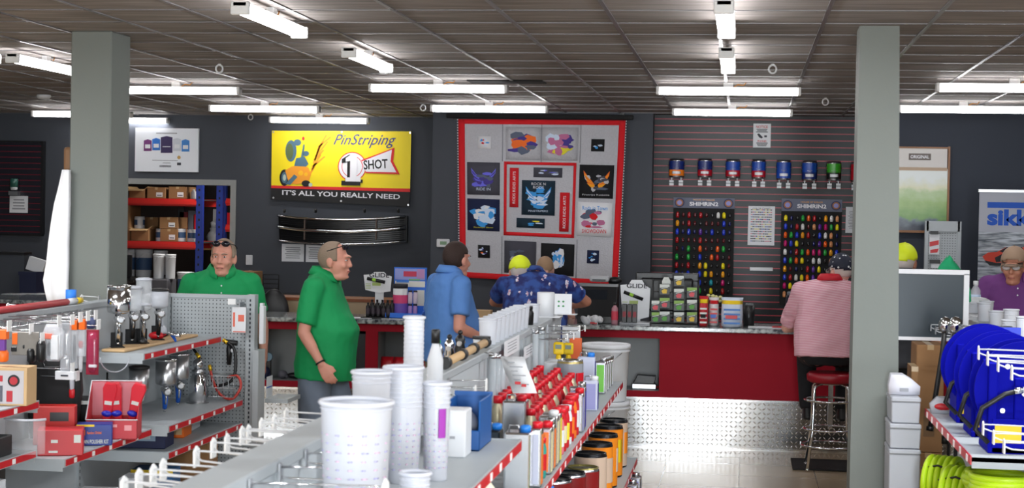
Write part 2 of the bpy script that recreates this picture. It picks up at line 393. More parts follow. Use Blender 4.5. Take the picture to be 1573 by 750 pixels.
def pdisc(q, x, y, r, Yd, d=.002, sq=1): 
    p = at(x,y,Yd); q.prism([(p.x+r*math.cos(2*PI*k/28), p.z+r*sq*math.sin(2*PI*k/28)) for k in range(28)], Yd-d, Yd)
k_ = 2542.5/YL; k1 = 1/128.4
q.m = 1; pdisc(q, 541,256, 23*k1, Yq); q.m = 0; pdisc(q, 541,256, 21.5*k1, Yq-.0015); q.m = 1; pdisc(q, 541,256, 17*k1, Yq-.003); q.m = 0; pdisc(q, 541,256, 16*k1, Yq-.0045)
q.m = 1; ppoly(q, [(555,246),(606,227),(604,248),(614,268),(562,266)], Yq-.006); q.m = 0; ppoly(q, [(556,248),(602,230),(600,248),(609,265),(562,264)], Yq-.008)
q.m = 2; ppoly(q, [(530,281),(557,281),(557,276),(530,276)], Yq-.0095)
q.build('badge', [BW, BR, BK], t)
o = q1_ = MB()
for m_, g, dd in ((2, .03, .012), (0, 0, .015)):
    c0 = at(543,258,Yq); q1_.m = m_ and 1; P_ = [(x_*1.12, z_*1.12) for x_, z_ in [(-.085,-.15),(.085,-.15),(.085,-.105),(.04,-.105),(.04,.15),(-.02,.15),(-.085,.105),(-.085,.065),(-.035,.075),(-.035,-.105),(-.085,-.105)]]
    q1_.prism([(c0.x+x*(1+g*8)-g*.9, c0.z+z*(1+g*4)-g*.9) for x, z in P_], Yq-dd-.001, Yq-dd+.001)
q1_.build('badge_numeral', [BW, BK], t)
text('SHOT', .115, at(577,252.5,Yq-.012), BK, t, width=.30, name='badge_lettering', bold=.02, rot=(PI/2,-.07,0))
q = MB()      # plain hot-rod artwork in flat shapes
def pe(x, y, rx, ry, Yd=Yq, d=.002):
    p = at(x,y,Yd); q.prism([(p.x+rx*k1*math.cos(2*PI*k/20), p.z+ry*k1*math.sin(2*PI*k/20)) for k in range(20)], Yd-d, Yd)
q.m = 2
for k in range(9):
    x = 476+k*1.5; y = 262-k*5
    ppoly(q, [(x,y+3),(x+9+k%3*5,y-12-k%2*8),(x+11+k%3*5,y-11-k%2*8),(x+2,y+5)], Yq, .0015)
q.m = 0; pe(437,273,8,13); q.m = 1; pe(437,273,5,9, Yq-.002); q.m = 3; pe(437,273,2.5,5, Yq-.004)
q.m = 2; ppoly(q, [(438,262),(448,256),(462,253),(474,258),(478,268),(474,280),(455,283),(444,282)], Yq-.005)
q.m = 4; pe(462,266,4,4, Yq-.008); pe(470,268,3,3, Yq-.008)
q.m = 1; ppoly(q, [(452,255),(455,243),(468,241),(474,252),(470,256)], Yq-.007); ppoly(q, [(438,283),(452,268),(457,272),(446,284)], Yq-.009)
q.m = 0; pe(470,282,7,5, Yq-.008); q.m = 3; pe(477,284,3,3, Yq-.010)
q.m = 1; pe(447,232,9,17, Yq); q.m = 5; pe(445,233,6,13, Yq-.002); q.m = 1; pe(457,219,6,5,Yq-.002); ppoly(q, [(462,243),(466,222),(468,222),(466,244)], Yq-.004)
q.m = 1; pe(470,236,5,4, Yq-.004); q.m = 6; pe(466,213,2,3, Yq-.006)
q.build('hot_rod_artwork', [BK, BG, flat('banner_flame', 245, 160, 40), flat('banner_pale', 190, 205, 190), PAL, flat('banner_olive', 90, 105, 60), BR], t)
# ---- chrome truck grille
Y = YL-.05
t = thing('truck_grille', 'black truck grille with three chrome bars hung under the yellow banner', 'grille', at(530, 375, Y), 0, None, True)
def arc(x0, x1, y, sag, n=18, Yc=None, bow=.16):
    out = []
    for k in range(n+1):
        u = k/n; p = at(x0+(x1-x0)*u, y + sag*(1-(2*u-1)**2) + 1.5*u, Y); out.append(Vector((p.x, Y-.05-bow*(1-(2*u-1)**2), p.z)))
    return out
mb = MB()
up, lo = arc(428,626,330,5), arc(430,626,371,6)
rs = [[a_ + Vector((0,.03,.0)), a_ + Vector((0,.10,.0)), b_ + Vector((0,.10,0)), b_ + Vector((0,.03,0))] for a_, b_ in zip(up, lo)]
mb.rings(rs, False)
for px in (437,485,560,612): mb.cyl(at(px,327,Y-.12), at(px,321,Y-.12), .016, n=8)
mb.build('shell', flat('grille_black', 10, 10, 12, .3), t)
def chrome_bar(x0, x1, y, sag, h, nm):
    pts = arc(x0,x1,y,sag,24); m2 = MB()
    m2.rings([[p+Vector((0,0,-h)), p+Vector((0,-.035,-h*.6)), p+Vector((0,-.045,h*.3)), p+Vector((0,0,h))] for p in pts], True); m2.build(nm, CHROME, t, bevel=0)
chrome_bar(428,624,331,6,.016,'chrome_bar'); chrome_bar(428,625,348,7,.028,'chrome_bar'); chrome_bar(429,625,369,5,.014,'chrome_bar')
mb = MB()
for k in range(12):
    pts = arc(432,622,334+k*3,5,16); mb.tube([p+Vector((0,.015,0)) for p in pts], .004, 5)
mb.build('louvres', MATTE_BLACK, t)
for px in (467, 577):
    mb = MB(); p = at(px,352,Y-.19); mb.box(p.x-.008,p.x+.008,Y-.17,Y-.13,p.z-.13,p.z+.13); mb.build('upright', flat('upright_bronze',90,70,60,.4), t)
# ---- papers, switches
sheet('paper_notice', 'white paper notice under the left end of the grille', (433,375,467,402), YL-.004, group=None)
sheet('paper_notice', 'white paper notice partly hidden by the head of the man in profile', (470,375,500,403), YL-.004)
t = thing('light_switch', 'white wall switch right of the store room doorway', 'switch', at(382,407,YL), 0, None, True)
mb = MB(); prect(mb, 378,392,388,407, YL-.001, .012); mb.build('plate', WHITE, t, bevel=.004); mb = MB(); prect(mb, 381.5,397,384.5,402, YL-.012, .01); mb.build('rocker', WHITE, t)
t = thing('thermostat', 'small white thermostat on the wall left of the quilt', 'thermostat', at(680,380,YB), 0, None, True)
mb = MB(); prect(mb, 671,367,691,380, YB-.001, .03); mb.build('housing', WHITE, t, bevel=.012, seg=2); mb = MB(); prect(mb, 676,371,686,376, YB-.031, .003); mb.build('display', flat('lcd_green', 120, 150, 120), t)
t = thing('door_contact', 'tiny white box low on the wall beside the counter display', 'sensor', at(660,432,YB), 0, None, True)
mb = MB(); prect(mb, 658,428,662,433, YB-.001, .02); mb.build('box', WHITE, t, bevel=.004)
# ---- quilt on a rod
Y = YB-.06
t = thing('curtain_rod', 'long black rod along the ceiling carrying the quilt', 'rod', at(825,179,Y), 0, None, True)
mb = MB(); prect(mb, 686,175.5,973,183, Y-.02, .03, .03); mb.build('rod', MATTE_BLACK, t, bevel=.008)
for px in (700, 955): 
    mb = MB(); a,b,c,d = rect(px-4,174,px+4,184,Y); mb.box(a,b,Y+.005,YB-.002,c,d); mb.build('bracket', BLACK, t)
t = thing('quilt', 'grey T-shirt quilt with red border hanging on the wall', 'quilt', at(832, 430, Y), 0, None, True)
GR = flat('quilt_grey', 186, 186, 192, .9, bump=.6, bscale=70, vary=.12, vscale=60); QR = flat('quilt_red', 214, 24, 34, .9, bump=.3, bscale=60)
QL = flat('quilt_lace', 200, 195, 200, .9)
def qx(u, v):    # quilt coordinates 0..1 -> pixel, following its sag and taper
    x = (704+2.5*v)+(961-12.5*v - (704+2.5*v))*u; y = 183+(2.0*u)+(v*(243+12*u)); return x, y
def qpt(u, v, d=0):
    x, y = qx(u, v); w = .012*math.sin(u*19)*v + .008*math.sin(v*15+u*4); return at(x, y, Y-.01-d+w*.6)
def qpatch(mb, u0, v0, u1, v1, d=.004, th=.006, nu=None, nv=None):
    nu = nu or max(2, int((u1-u0)*24)); nv = nv or max(2, int((v1-v0)*20))
    g = [[qpt(u0+(u1-u0)*i/nu, v0+(v1-v0)*j/nv, d) for i in range(nu+1)] for j in range(nv+1)]
    n = len(g[0]); vs = [p for r_ in g for p in r_]; vb = [p+Vector((0,th,0)) for p in vs]; N_ = len(vs)
    fs = [(j*n+i, (j+1)*n+i, (j+1)*n+i+1, j*n+i+1) for j in range(nv) for i in range(nu)]
    fb = [tuple(N_+k for k in f[::-1]) for f in fs]; ed = []
    ring = [i for i in range(n)] + [j*n+n-1 for j in range(1, nv+1)] + [nv*n+i for i in range(n-2, -1, -1)] + [j*n for j in range(nv-1, 0, -1)]
    for a_, b_ in zip(ring, ring[1:]+ring[:1]): ed.append((a_, b_, N_+b_, N_+a_))
    mb._add(vs+vb, fs+fb+ed, True)
mb = MB(); qpatch(mb, 0, 0, 1, 1, 0, .02, 40, 40); mb.build('backing', GR, t)
mb = MB(); qpatch(mb,0,0,1,.03,.004); qpatch(mb,0,.965,1,1,.004); qpatch(mb,0,0,.038,1,.005); qpatch(mb,.962,0,1,1,.005)
qpatch(mb,.275,.262,.715,.28,.006); qpatch(mb,.275,.70,.715,.722,.006); qpatch(mb,.275,.262,.292,.722,.007); qpatch(mb,.698,.262,.715,.722,.007)
mb.build('border', QR, t)
mb = MB()      # lace edge along both sides
for k in range(60):
    for u, s in ((0,-1),(1,1)):
        p = qpt(u, (k+.5)/60, .004); mb.cb(p.x+s*.008, p.y, p.z, .014, .006, .014)
mb.build('lace_edge', QL, t)
mb = MB()
for u in (.265, .5, .735):
    if u == .5: qpatch(mb, u-.002, .03, u+.002, .262, .006)
    else: qpatch(mb, u-.002, .03, u+.002, .262, .006); qpatch(mb, u-.002, .73, u+.002, .965, .006)
mb.build('seams', flat('quilt_seam', 125, 126, 132, .9), t)
QC = {k: flat('quilt_'+k, *c, .9) for k, c in dict(black=(18,18,22), charcoal=(70,70,80), navy=(20,30,66), white=(228,228,232), teal=(18,42,58), redp=(210,24,34), grey=(178,180,190),
    orange=(235,110,40), indigo=(72,60,140), yellow=(225,215,50), pink=(190,110,150), sky=(60,150,220), violet=(110,110,225), pale=(205,220,240), gold=(240,160,30), slate=(90,100,120)).items()}
def blobs(mb, u, v, ru, rv, n, mats, seed, d=.013, size=.3):
    rnd = random.Random(seed)
    for k in range(n):
        mb.m = rnd.choice(mats); a_ = rnd.random()*2*PI; r_ = math.sqrt(rnd.random())
        cu, cv = u+ru*r_*math.cos(a_)*.8, v+rv*r_*math.sin(a_)*.8; s1 = ru*size*(.5+rnd.random()); s2 = rv*size*(.3+rnd.random()*.8); th = rnd.random()*2
        P = []
        for j in range(7):
            b_ = 2*PI*j/7; q1 = s1*math.cos(b_)*(.7+.5*rnd.random()); q2 = s2*math.sin(b_)*(.7+.5*rnd.random()); p = qpt(cu+q1, cv+q2, d); P.append((p.x, p.z))
        p0 = qpt(cu, cv, d).y; mb.prism(P, p0-.0015*(k%4)-.001, p0+.002)
QN = list(QC.keys()); QM = [QC[k] for k in QN]; I = lambda *n: [QN.index(k) for k in n]
def patch(label, u0, v0, u1, v1, ground, mats, n, seed, asp=1, words=(), wings=None, size=.3):
    mb = MB(); mb.m = QN.index(ground); qpatch(mb, u0, v0, u1, v1, .008, .004)
    u, v = (u0+u1)/2, (v0+v1)/2; ru, rv = (u1-u0)*.4, (v1-v0)*.34
    if wings is not None:
        for s in (-1, 1):
            for k in range(6):
                mb.m = QN.index(wings[k % len(wings)]); P = []
                for du, dv in ((.1,.3),(.95-.05*k,-.95+.22*k),(.9-.1*k,-.5+.2*k),(.2,.55)): p = qpt(u+s*ru*du, v+rv*(dv), .013); P.append((p.x,p.z))
                y0 = qpt(u,v,.013).y; mb.prism(P, y0-.001*k-.001, y0+.002)
    blobs(mb, u, v, ru*asp, rv, n, I(*mats), seed, size=size)
    o = mb.build('quilt_patch', QM, t); plabel(o, label)
    for (s, dv, h, w, m_) in words:
        p = qpt(u, v+dv*(v1-v0), .0145); text(s, h, (p.x, p.y-.003, p.z), QC[m_], o, width=w, local=False, name='lettering').location = (0,0,0)
# sub-part lettering is given in the thing's frame (patch sits at the thing's origin)
_txt = text
def text(s, size, pos, m, parent=None, **k):
    if parent is not None and parent.parent is not None and parent.parent.get('_w'): pos = Vector(pos)-Vector(parent.parent['_w'])
    return _txt(s, size, pos, m, parent, **k)
patch('small white patch', .115,.105,.195,.185,'white',('sky','redp','pale'),8,1)
patch('grey patch with orange and purple cars', .285,.045,.495,.25,'grey',('orange','indigo','orange','slate','indigo'),26,2,size=.42)
patch('grey patch with yellow and pink cars', .505,.045,.72,.25,'grey',('pink','yellow','pale','indigo','pink'),24,3,size=.4)
patch('small black patch', .80,.115,.88,.19,'black',('sky','pale'),5,4)
patch('charcoal patch with violet wings', .05,.27,.25,.475,'charcoal',('indigo','slate','violet'),16,5,wings=('violet','indigo'),words=(('RIDE IN',.32,.03,.16,'pale'),))
patch('navy patch with white cloud shape', .05,.50,.25,.70,'navy',('white','pale','sky','pale'),20,6,words=(('Pinstripe Show',.4,.018,.22,'yellow'),),size=.45)
patch('black patch with orange wings', .735,.272,.945,.475,'black',('slate','charcoal','grey'),14,7,wings=('orange','gold'),words=(('Pinstripe Kustoms',.4,.022,.3,'white'),))
patch('white patch with red and blue print', .73,.50,.945,.705,'white',('slate','redp','pink','slate'),16,8,words=(('Rods in Town',-.33,.045,.28,'sky'),('SHOWDOWN',.35,.045,.27,'redp')))
patch('teal patch with blue eagle in the middle', .385,.375,.59,.59,'teal',('sky','pale','white','sky'),16,9,wings=('sky','pale'),words=(('ROCK N',-.4,.03,.16,'white'),('RODS',-.3,.03,.12,'white'),('PINSTRIPERS',.38,.02,.22,'pale')))
patch('grey label patch', .455,.295,.63,.355,'charcoal',('violet','pale','slate'),8,10)
patch('dark label patch', .355,.61,.53,.67,'teal',('pale','yellow','sky'),7,11)
patch('small black patch low left', .115,.79,.19,.87,'black',('orange','pale','indigo'),8,12)
patch('small navy patch low right', .80,.79,.875,.87,'navy',('sky','pale'),6,13)
patch('charcoal patch behind the yellow cap', .28,.755,.48,.955,'charcoal',('slate','grey'),5,14)
patch('black patch with pale blue figure', .51,.76,.72,.955,'black',('sky','pale','white','sky'),26,15,asp=.5,size=.5)
for (u0,v0,u1,v1) in ((.31,.30,.365,.545),(.62,.445,.68,.685)):
    mb = MB(); mb.m = 0; qpatch(mb,u0,v0,u1,v1,.010,.004); mb.m = 1
    o = mb.build('red_stripe_patch', [QC['redp'], QC['white']], t)
    p = qpt((u0+u1)/2,(v0+v1)/2,.016); text('RODS RIDES ARTS', .03, (p.x,p.y-.003,p.z), QC['white'], o, width=.36, rot=(PI/2,-PI/2,0))
# ---- slat wall: cans, notices, chip boards
def canister(r, h, z0, mats, n=24):   # body of a can with bands: [(z fraction, material index)]
    pass
def wall_can(px0, px1, py0, py1, top, low, label, tmat, lmat, patchm):
    Y = YS-.13; a,b,c,d = rect(px0, py0, px1, py1, Y); x = (a+b)/2; r = (b-a)/2; h = d-c
    t = thing('paint_can', label, 'paint can', (x, Y, c), 0, 'gallon paint cans on the slat wall')
    MB().lathe([(r*.97,0),(r,.006),(r,h-.012),(r*.96,h-.004)]).build('body', TIN, t)
    mb = MB(); f = .62
    mb.m = 1; mb.lathe([(r+.002,.02),(r+.002,h*(1-f)+.01)], cap0=False, cap1=False); mb.m = 0; mb.lathe([(r+.002,h*(1-f)+.01),(r+.002,h-.02)], cap0=False, cap1=False)
    mb.m = 2; mb.rings([[Vector(((r+.004)*math.cos(aa), (r+.004)*math.sin(aa), zz)) for aa in [-PI/2-.6+1.2*j/8 for j in range(9)]] for zz in (h*.20, h*.34)], True, False, False)
    mb.build('label_wrap', [tmat, lmat, patchm], t)
    MB().lathe([(r*.96,h-.004),(r*.93,h+.006),(r*.80,h+.006),(r*.78,h)], cap0=False).build('lid', flat('lid_grey', 70, 72, 80, .3, metal=.6), t)
    MB().tube([(-r-.004,0,h*.75),(-r-.01,-.02,h*.6),(-.0,-r-.02,h*.48),(r+.01,-.02,h*.6),(r+.004,0,h*.75)], .0025, 6).build('handle', STEEL, t)
    hk = thing('shelf_bracket', 'white double bracket under the '+label.split(' on ')[0], 'bracket', (x, YS, c), 0, 'can brackets on the slat wall')
    for s in (-1, 1):
        MB().box(s*r*.62-.011, s*r*.62+.011, -.13, -.005, -.008, -.001).box(s*r*.62-.024, s*r*.62+.024, -.20, -.19, -.055, -.03).box(s*r*.62-.004, s*r*.62+.004, -.195, -.12, -.03, -.001)\
            .box(s*r*.62-.024, s*r*.62+.024, -.202, -.188, -.09, -.062).build('arm', WHITE, hk)
Bl = flat('can_blue', 22, 70, 165, .3); Dbl = flat('can_deep_blue', 20, 40, 110, .3); Rd = flat('can_red', 180, 20, 40, .3); Og = flat('can_orange', 240, 130, 30, .3); Gn = flat('can_green', 60, 165, 40, .3); Bk = flat('can_black', 20, 26, 22, .3); Wt = flat('can_white', 230, 230, 235, .3)
for a in [(1028,1051,245,273,Dbl,Og,'blue and orange paint can on the slat wall',Wt),(1072,1094,245,273,Dbl,Rd,'blue over plain red paint can on the slat wall, left of the NOTICE sign',Wt),
          (1115,1137,246,274,Bl,Rd,'red-footed bright blue paint can on the slat wall, left one of two',Wt),(1155,1176,246,275,Bl,Rd,'red-footed bright blue paint can on the slat wall under the NOTICE sign',Wt),
          (1193,1215,247,277,Bl,Bl,'plain blue paint can on the slat wall between a red-footed and a plain one',Wt),(1232,1255,248,278,Bl,Dbl,'plain blue paint can on the slat wall beside the green one',Wt),
          (1270,1292,249,278,Gn,Bk,'green and black paint can on the slat wall',Wt),(1307,1330,250,280,Rd,Rd,'all red paint can half hidden by the right column',Wt)]:
    wall_can(a[0],a[1],a[2],a[3],0,0,a[6],a[4],a[5],a[7])
t = thing('notice_sign', 'white NOTICE sign with a red heading high on the slat wall', 'sign', at(1170,227,YS-.01), 0, None, True)
mb = MB(); prect(mb,1157,190,1184,227,YS-.006,.006); mb.build('plate', WHITE, t, bevel=.002)
NR = flat('sign_red', 190, 40, 50)
text('NOTICE', .03, at(1170.5,195,YS-.013), NR, t, width=.13, bold=.02, name='heading')
q = MB()
for y0, n in ((198,3),(219,3)):
    a,b,c,d = rect(1161,y0,1180,y0+6,YS); lines(q, a, b, c, d, YS-.012, n, .6)
ppoly(q, [(1163,206),(1166,205),(1172,211),(1170,213),(1166,211)], YS-.013); ppoly(q, [(1174,208),(1178,208),(1178,211),(1174,211)], YS-.013)
q.build('print', INK, t); text('PHONES', .022, at(1170.5,217,YS-.013), NR, t, width=.1, bold=.02, name='red_line')
t,a,b,c,d = sheet('chart', 'white colour chart sheet between the two chip boards', (1149,317,1190,377), YS-.01, 'chart', n=0)
q = MB(); rnd = random.Random(3)
MT = [INK, flat('chart_pink', 210, 120, 140), flat('chart_yellow', 225, 215, 130), LINK, flat('chart_blue', 90, 110, 170)]
for r_ in range(14):
    for k in range(12):
        q.m = rnd.choice([0,0,3,1,2,4,0]); x = a+.03+(b-a-.06)*k/12; z = d-.035-(d-c-.06)*r_/14; q.box(x, x+(b-a)*.055, YS-.016, YS-.014, z-.011, z)
q.build('colour_rows', MT, t); text('COLOR CHART', .016, at(1170,320.5,YS-.016), INK, t, width=.2, name='heading')
t,a,b,c,d = sheet('chart', 'white text sheet cut off by the right column', (1299,318,1325,358), YS-.01, 'chart', n=12)
t = thing('slat_shelf_clip', 'short empty white shelf clip on the slat wall between the chip boards', 'clip', at(1169,413,YS), 0, None, True)
mb = MB(); prect(mb,1152,411,1187,414,YS-.08,.004,.08); prect(mb,1152,412,1187,416,YS-.08,.006); mb.build('ledge', WHITE, t)
rnd = random.Random(11)
CH = dict(red=(170,20,30),maroon=(90,16,24),yellow=(245,225,20),amber=(240,160,20),blue=(30,60,200),green=(30,160,60),orange=(245,95,20),white=(235,235,235),magenta=(200,20,110),teal=(20,150,170),violet=(90,40,150),black=(24,24,28),purple=(60,20,60),peach=(220,150,100),navy=(20,26,90))
CHM = {k: flat('chip_'+k, *v, .2, coat=.5) for k, v in CH.items()}
left = ["r.m.m..myd","a.m..mm.bd","b.b.bdb.bd","m.m.m.m.m.","m.g.o.og.m","g.g.b.o.r.","m.m.ay.y.d","b.b.bya.d.","d.d.b.t.m.","w.o.g.y.r."]
key = dict(r='red',m='maroon',y='yellow',a='amber',b='blue',g='green',o='orange',w='white',k='magenta',t='teal',v='violet',d='black',p='peach',n='navy')
L1 = ["rmrmrmdwyd","amrmdmmmbn","bnbnvnbdbn","rmmmrmmmmd","mngdomdogd","gdgdbdordm","rmrdayddym","bnbdbyadad","vdmdbdtdkd","wdodgdydrd"]
L2 = ["yndgordawp","bnrwmpvkgy","ogbardbwpn","kbyddnvopn","wnrgokkgab","bgoydwwdpa","amndrvyddg","brwyovrgdw","kyndapdwdb","pdrwdgydbd"]
for nm, pxs, rows, lab in (('a',(1033,304,1127,470),L1,'black board of small paint chips, left one, mostly dark reds and blues'),('b',(1199,306,1292,470),L2,'black board of brightly mixed paint chips behind the capped man')):
    Y = YS-.03; t = thing('chip_board', lab, 'display board', at((pxs[0]+pxs[2])/2, pxs[3], Y), 0, 'paint chip boards', True)
    mb = MB(); a,b,c,d = prect(mb,*pxs,Y,.0,.028); mb.build('board', MATTE_BLACK, t)
    h = MB(); hz0 = at(1080,320 if nm=='a' else 322,Y).z; h.box(a, b, Y-.012, Y, hz0, d); h.m = 1
    for s in (-1, 1):
        cx = (a+b)/2+s*(b-a)*.40
        for r0, mm in ((.055,1),(.042,2),(.028,3)): h.m = mm; h.lathe([(r0,0),(r0,.004*(mm))], (0,0,0)) if 0 else h.prism([(cx+r0*math.cos(2*PI*k/16), (hz0+d)/2-.0+r0*.95*math.sin(2*PI*k/16)) for k in range(16)], Y-.012-.003*mm, Y-.012)
    h.build('header', [flat('header_slate', 100, 105, 125), flat('header_navy', 40, 44, 90), flat('header_bronze', 170, 110, 60), flat('header_lilac', 150, 150, 210)], t)
    text('SHIMRIN2', .045, ((a+b)/2, Y-.015, (hz0+d)/2-.012), Wt, t, width=.32, bold=.03, name='header_lettering'); text('HOUSE OF KOLOR', .018, ((a+b)/2, Y-.015, (hz0+d)/2+.035), CHM['amber'], t, width=.24, name='header_line')
    for r_ in range(10):
        for k in range(10):
            col = key[rows[r_][k]]; x = a+.05+(b-a-.10)*k/9; z = hz0-.075-r_*.0945
            big = col not in ('black','maroon','navy') ; s = .78 if big else .58
            m2 = MB(); m2.lathe([(.004,-.045*s),(.021*s,-.045*s),(.026*s,-.02*s),(.024*s,.02*s),(.012*s,.038*s),(.003,.042*s)], n=10, cap0=True)
            o = m2.build('paint_chip', CHM[col], t, local=True); o.location = Vector((x, Y-.022, z))-Vector(t['_w']); plabel(o, col+' paint chip')
# ---- framed picture, pegboard stand and roll-up banner on the right
Y = YR-.04
t = thing('framed_picture', 'wood-framed landscape picture right of the right column', 'picture', at(1410,350,Y), 0, None, True)
WF = flat('frame_wood', 150, 105, 70, .5)
mb = MB(); prect(mb,1340,225.5,1457,228,Y,.03,.03); prect(mb,1340,354,1457,357.5,Y,.03,.03); prect(mb,1455,225.5,1458,357,Y,.03,.03); prect(mb,1338,225.5,1341,357,Y,.03,.03); mb.build('frame', WF, t)
pm = flat('landscape_print', 200, 210, 190, .25)
nt, b_, N, L = nodes_of(pm); tc = N('ShaderNodeTexCoord'); sp = N('ShaderNodeSeparateXYZ'); nz = N('ShaderNodeTexNoise'); nz.inputs['Scale'].default_value = 7; nz.inputs['Detail'].default_value = 6
L(tc.outputs['Generated'], sp.inputs[0]); L(tc.outputs['Generated'], nz.inputs['Vector'])
ma = N('ShaderNodeMath'); ma.operation = 'MULTIPLY_ADD'; ma.inputs[1].default_value = .3; L(nz.outputs['Fac'], ma.inputs[0]); L(sp.outputs['Z'], ma.inputs[2])
cr = N('ShaderNodeValToRGB'); el = cr.color_ramp.elements; el[0].position = .2; el[0].color = (.05,.06,.09,1); el[1].position = 1.0; el[1].color = (.75,.80,.78,1)
for p_, c_ in ((.30,(.12,.16,.2,1)),(.36,(.16,.34,.08,1)),(.6,(.32,.5,.16,1)),(.75,(.45,.6,.3,1)),(.84,(.7,.72,.5,1))): e = el.new(p_); e.color = c_
L(ma.outputs[0], cr.inputs['Fac']); L(cr.outputs[0], b_.inputs['Base Color'])
mb = MB(); prect(mb,1341,259,1455,354,Y-.002,.004); mb.build('landscape_print', pm, t)
mb = MB(); prect(mb,1341,228,1455,259,Y-.002,.004); mb.m = 1; prect(mb,1396,236,1430,246,Y-.006,.004); mb.m=2; prect(mb,1341,257,1455,262,Y-.004,.004); mb.build('mat_board', [flat('mat_cream', 205,200,195,.3), flat('plate_bronze', 110,100,95), flat('cream_trim',190,165,140)], t)
text('ORIGINAL', .035, at(1413,241,Y-.013), Wt, t, width=.19, bold=.02, name='plate_lettering')
t = thing('pegboard_stand', 'grey perforated display stand below the framed picture', 'display stand', at(1447,470,YR-.8), 0, None, True); Y = YR-.8
a,b,c,d = rect(1422,340,1473,470,Y)
PEG = flat('pegboard_grey', 176, 182, 186, .5)
def pegmat():
    nt, b_, N, L = nodes_of(PEG); tc = N('ShaderNodeTexCoord'); v = N('ShaderNodeVectorMath'); v.operation = 'SCALE'; v.inputs['Scale'].default_value = 1/.0254
    fr = N('ShaderNodeVectorMath'); fr.operation = 'FRACTION'; sb = N('ShaderNodeVectorMath'); sb.operation = 'SUBTRACT'; sb.inputs[1].default_value = (.5,.5,.5)
    sx = N('ShaderNodeSeparateXYZ'); cx = N('ShaderNodeCombineXYZ'); ln = N('ShaderNodeVectorMath'); ln.operation = 'LENGTH'; lt = N('ShaderNodeMath'); lt.operation = 'LESS_THAN'; lt.inputs[1].default_value = .17
    mx = N('ShaderNodeMix'); mx.data_type = 'RGBA'; mx.inputs['A'].default_value = (.40,.43,.45,1); mx.inputs['B'].default_value = (.06,.06,.07,1)
    L(tc.outputs['Object'], v.inputs[0]); L(v.outputs[0], fr.inputs[0]); L(fr.outputs[0], sb.inputs[0]); L(sb.outputs[0], sx.inputs[0]); L(sx.outputs['X'], cx.inputs['X']); L(sx.outputs['Z'], cx.inputs['Y'])
    L(cx.outputs[0], ln.inputs[0]); L(ln.outputs['Value'], lt.inputs[0]); L(lt.outputs[0], mx.inputs['Factor']); L(mx.outputs['Result'], b_.inputs['Base Color'])
pegmat()
mb = MB().box(a,b,Y,Y+.03,0,d-.10); mb.m = 1; mb.box(a-.015,a+.02,Y-.015,Y+.04,0,d).box(b-.02,b+.015,Y-.015,Y+.04,0,d).box(a,b,Y-.015,Y+.04,d-.10,d); mb.box(a-.05,b+.05,Y-.2,Y+.2,0,.05); mb.build('panel', [PEG, GREY], t)
t2 = thing('hanging_card', 'white card with red print hanging on the perforated stand', 'package', at(1435,390,Y-.03), 0, None, True)
mb = MB(); prect(mb,1427,360,1443,391,Y-.02,.012); mb.m = 1; ppoly(mb,[(1428,372),(1442,369),(1442,376),(1428,379)],Y-.033); ppoly(mb,[(1429,384),(1442,382),(1440,388),(1429,389)],Y-.033); mb.build('card', [WHITE, RED], t2)
mb = MB(); prect(mb,1429,355,1441,360,Y-.02,.03); mb.build('clip', BLACK, t2)
t2 = thing('label_holder', 'small dark price holder under the white card on the stand', 'label holder', at(1436,408,Y-.03), 0, None, True)
mb = MB(); prect(mb,1428,399,1444,405,Y-.02,.02); mb.build('bar', BLACK, t2); mb = MB(); prect(mb,1430,405,1443,412,Y-.03,.004); mb.build('ticket', PAPER, t2)
Y = 16.2
t = thing('rollup_banner', 'tall sikkens roll-up banner with a red race car behind the seated man', 'banner', at(1560,600,Y), 0, None, True)
a,b,c,d = rect(1501,296,1640,620,Y); z = lambda y: at(1550,y,Y).z
SB = flat('sikkens_blue', 20, 90, 205); SG = flat('sikkens_silver', 178, 182, 196, .4)
gm = flat('road_photo', 150, 160, 175, .4); nt, b_, N, L = nodes_of(gm); tc = N('ShaderNodeTexCoord'); wv = N('ShaderNodeTexNoise'); mp = N('ShaderNodeMapping'); mp.inputs['Scale'].default_value = (1.2,1,9); mp.inputs['Rotation'].default_value = (0,.15,0)
cr = N('ShaderNodeValToRGB'); cr.color_ramp.elements[0].color = (.07,.09,.12,1); cr.color_ramp.elements[0].position = .35; cr.color_ramp.elements[1].color = (.55,.6,.68,1); cr.color_ramp.elements[1].position = .65
L(tc.outputs['Object'], mp.inputs[0]); L(mp.outputs[0], wv.inputs['Vector']); L(wv.outputs['Fac'], cr.inputs['Fac']); L(cr.outputs[0], b_.inputs['Base Color'])
mb = MB().box(a,b,Y,Y+.01,z(357),d); mb.m = 1; mb.box(a,b,Y,Y+.01,z(447),z(357)); mb.m = 0; mb.box(a,b,Y,Y+.01,z(460),z(447)); mb.m = 2; mb.box(a,b,Y,Y+.01,.1,z(460)); mb.build('printed_sheet', [SG, gm, SB], t)
mb = MB(); q1 = at(1517,311,Y).x; mb.box(q1, b-.05, Y-.003, Y, z(320), z(311)); mb.build('blue_stripe', SB, t)
text('sikkens', .155, ((q1+q1+.72)/2, Y-.004, z(334.5)), SB, t, width=.72, bold=.045, name='brand_lettering')
q = MB()
for pts, m_ in (([(1509,394),(1518,388),(1532,387),(1545,380),(1575,380),(1600,390),(1600,402),(1525,404),(1513,400)],0),([(1512,400),(1530,404),(1560,404),(1560,409),(1520,408)],1),([(1535,386),(1546,380),(1570,380),(1575,388),(1540,388)],1),([(1528,396),(1540,390),(1548,392),(1538,402),(1530,403)],1)):
    q.m = m_; ppoly(q, pts, Y, .003+.001*m_)
q.build('race_car_print', [flat('car_red', 220, 70, 50), flat('car_dark', 28, 32, 40)], t)
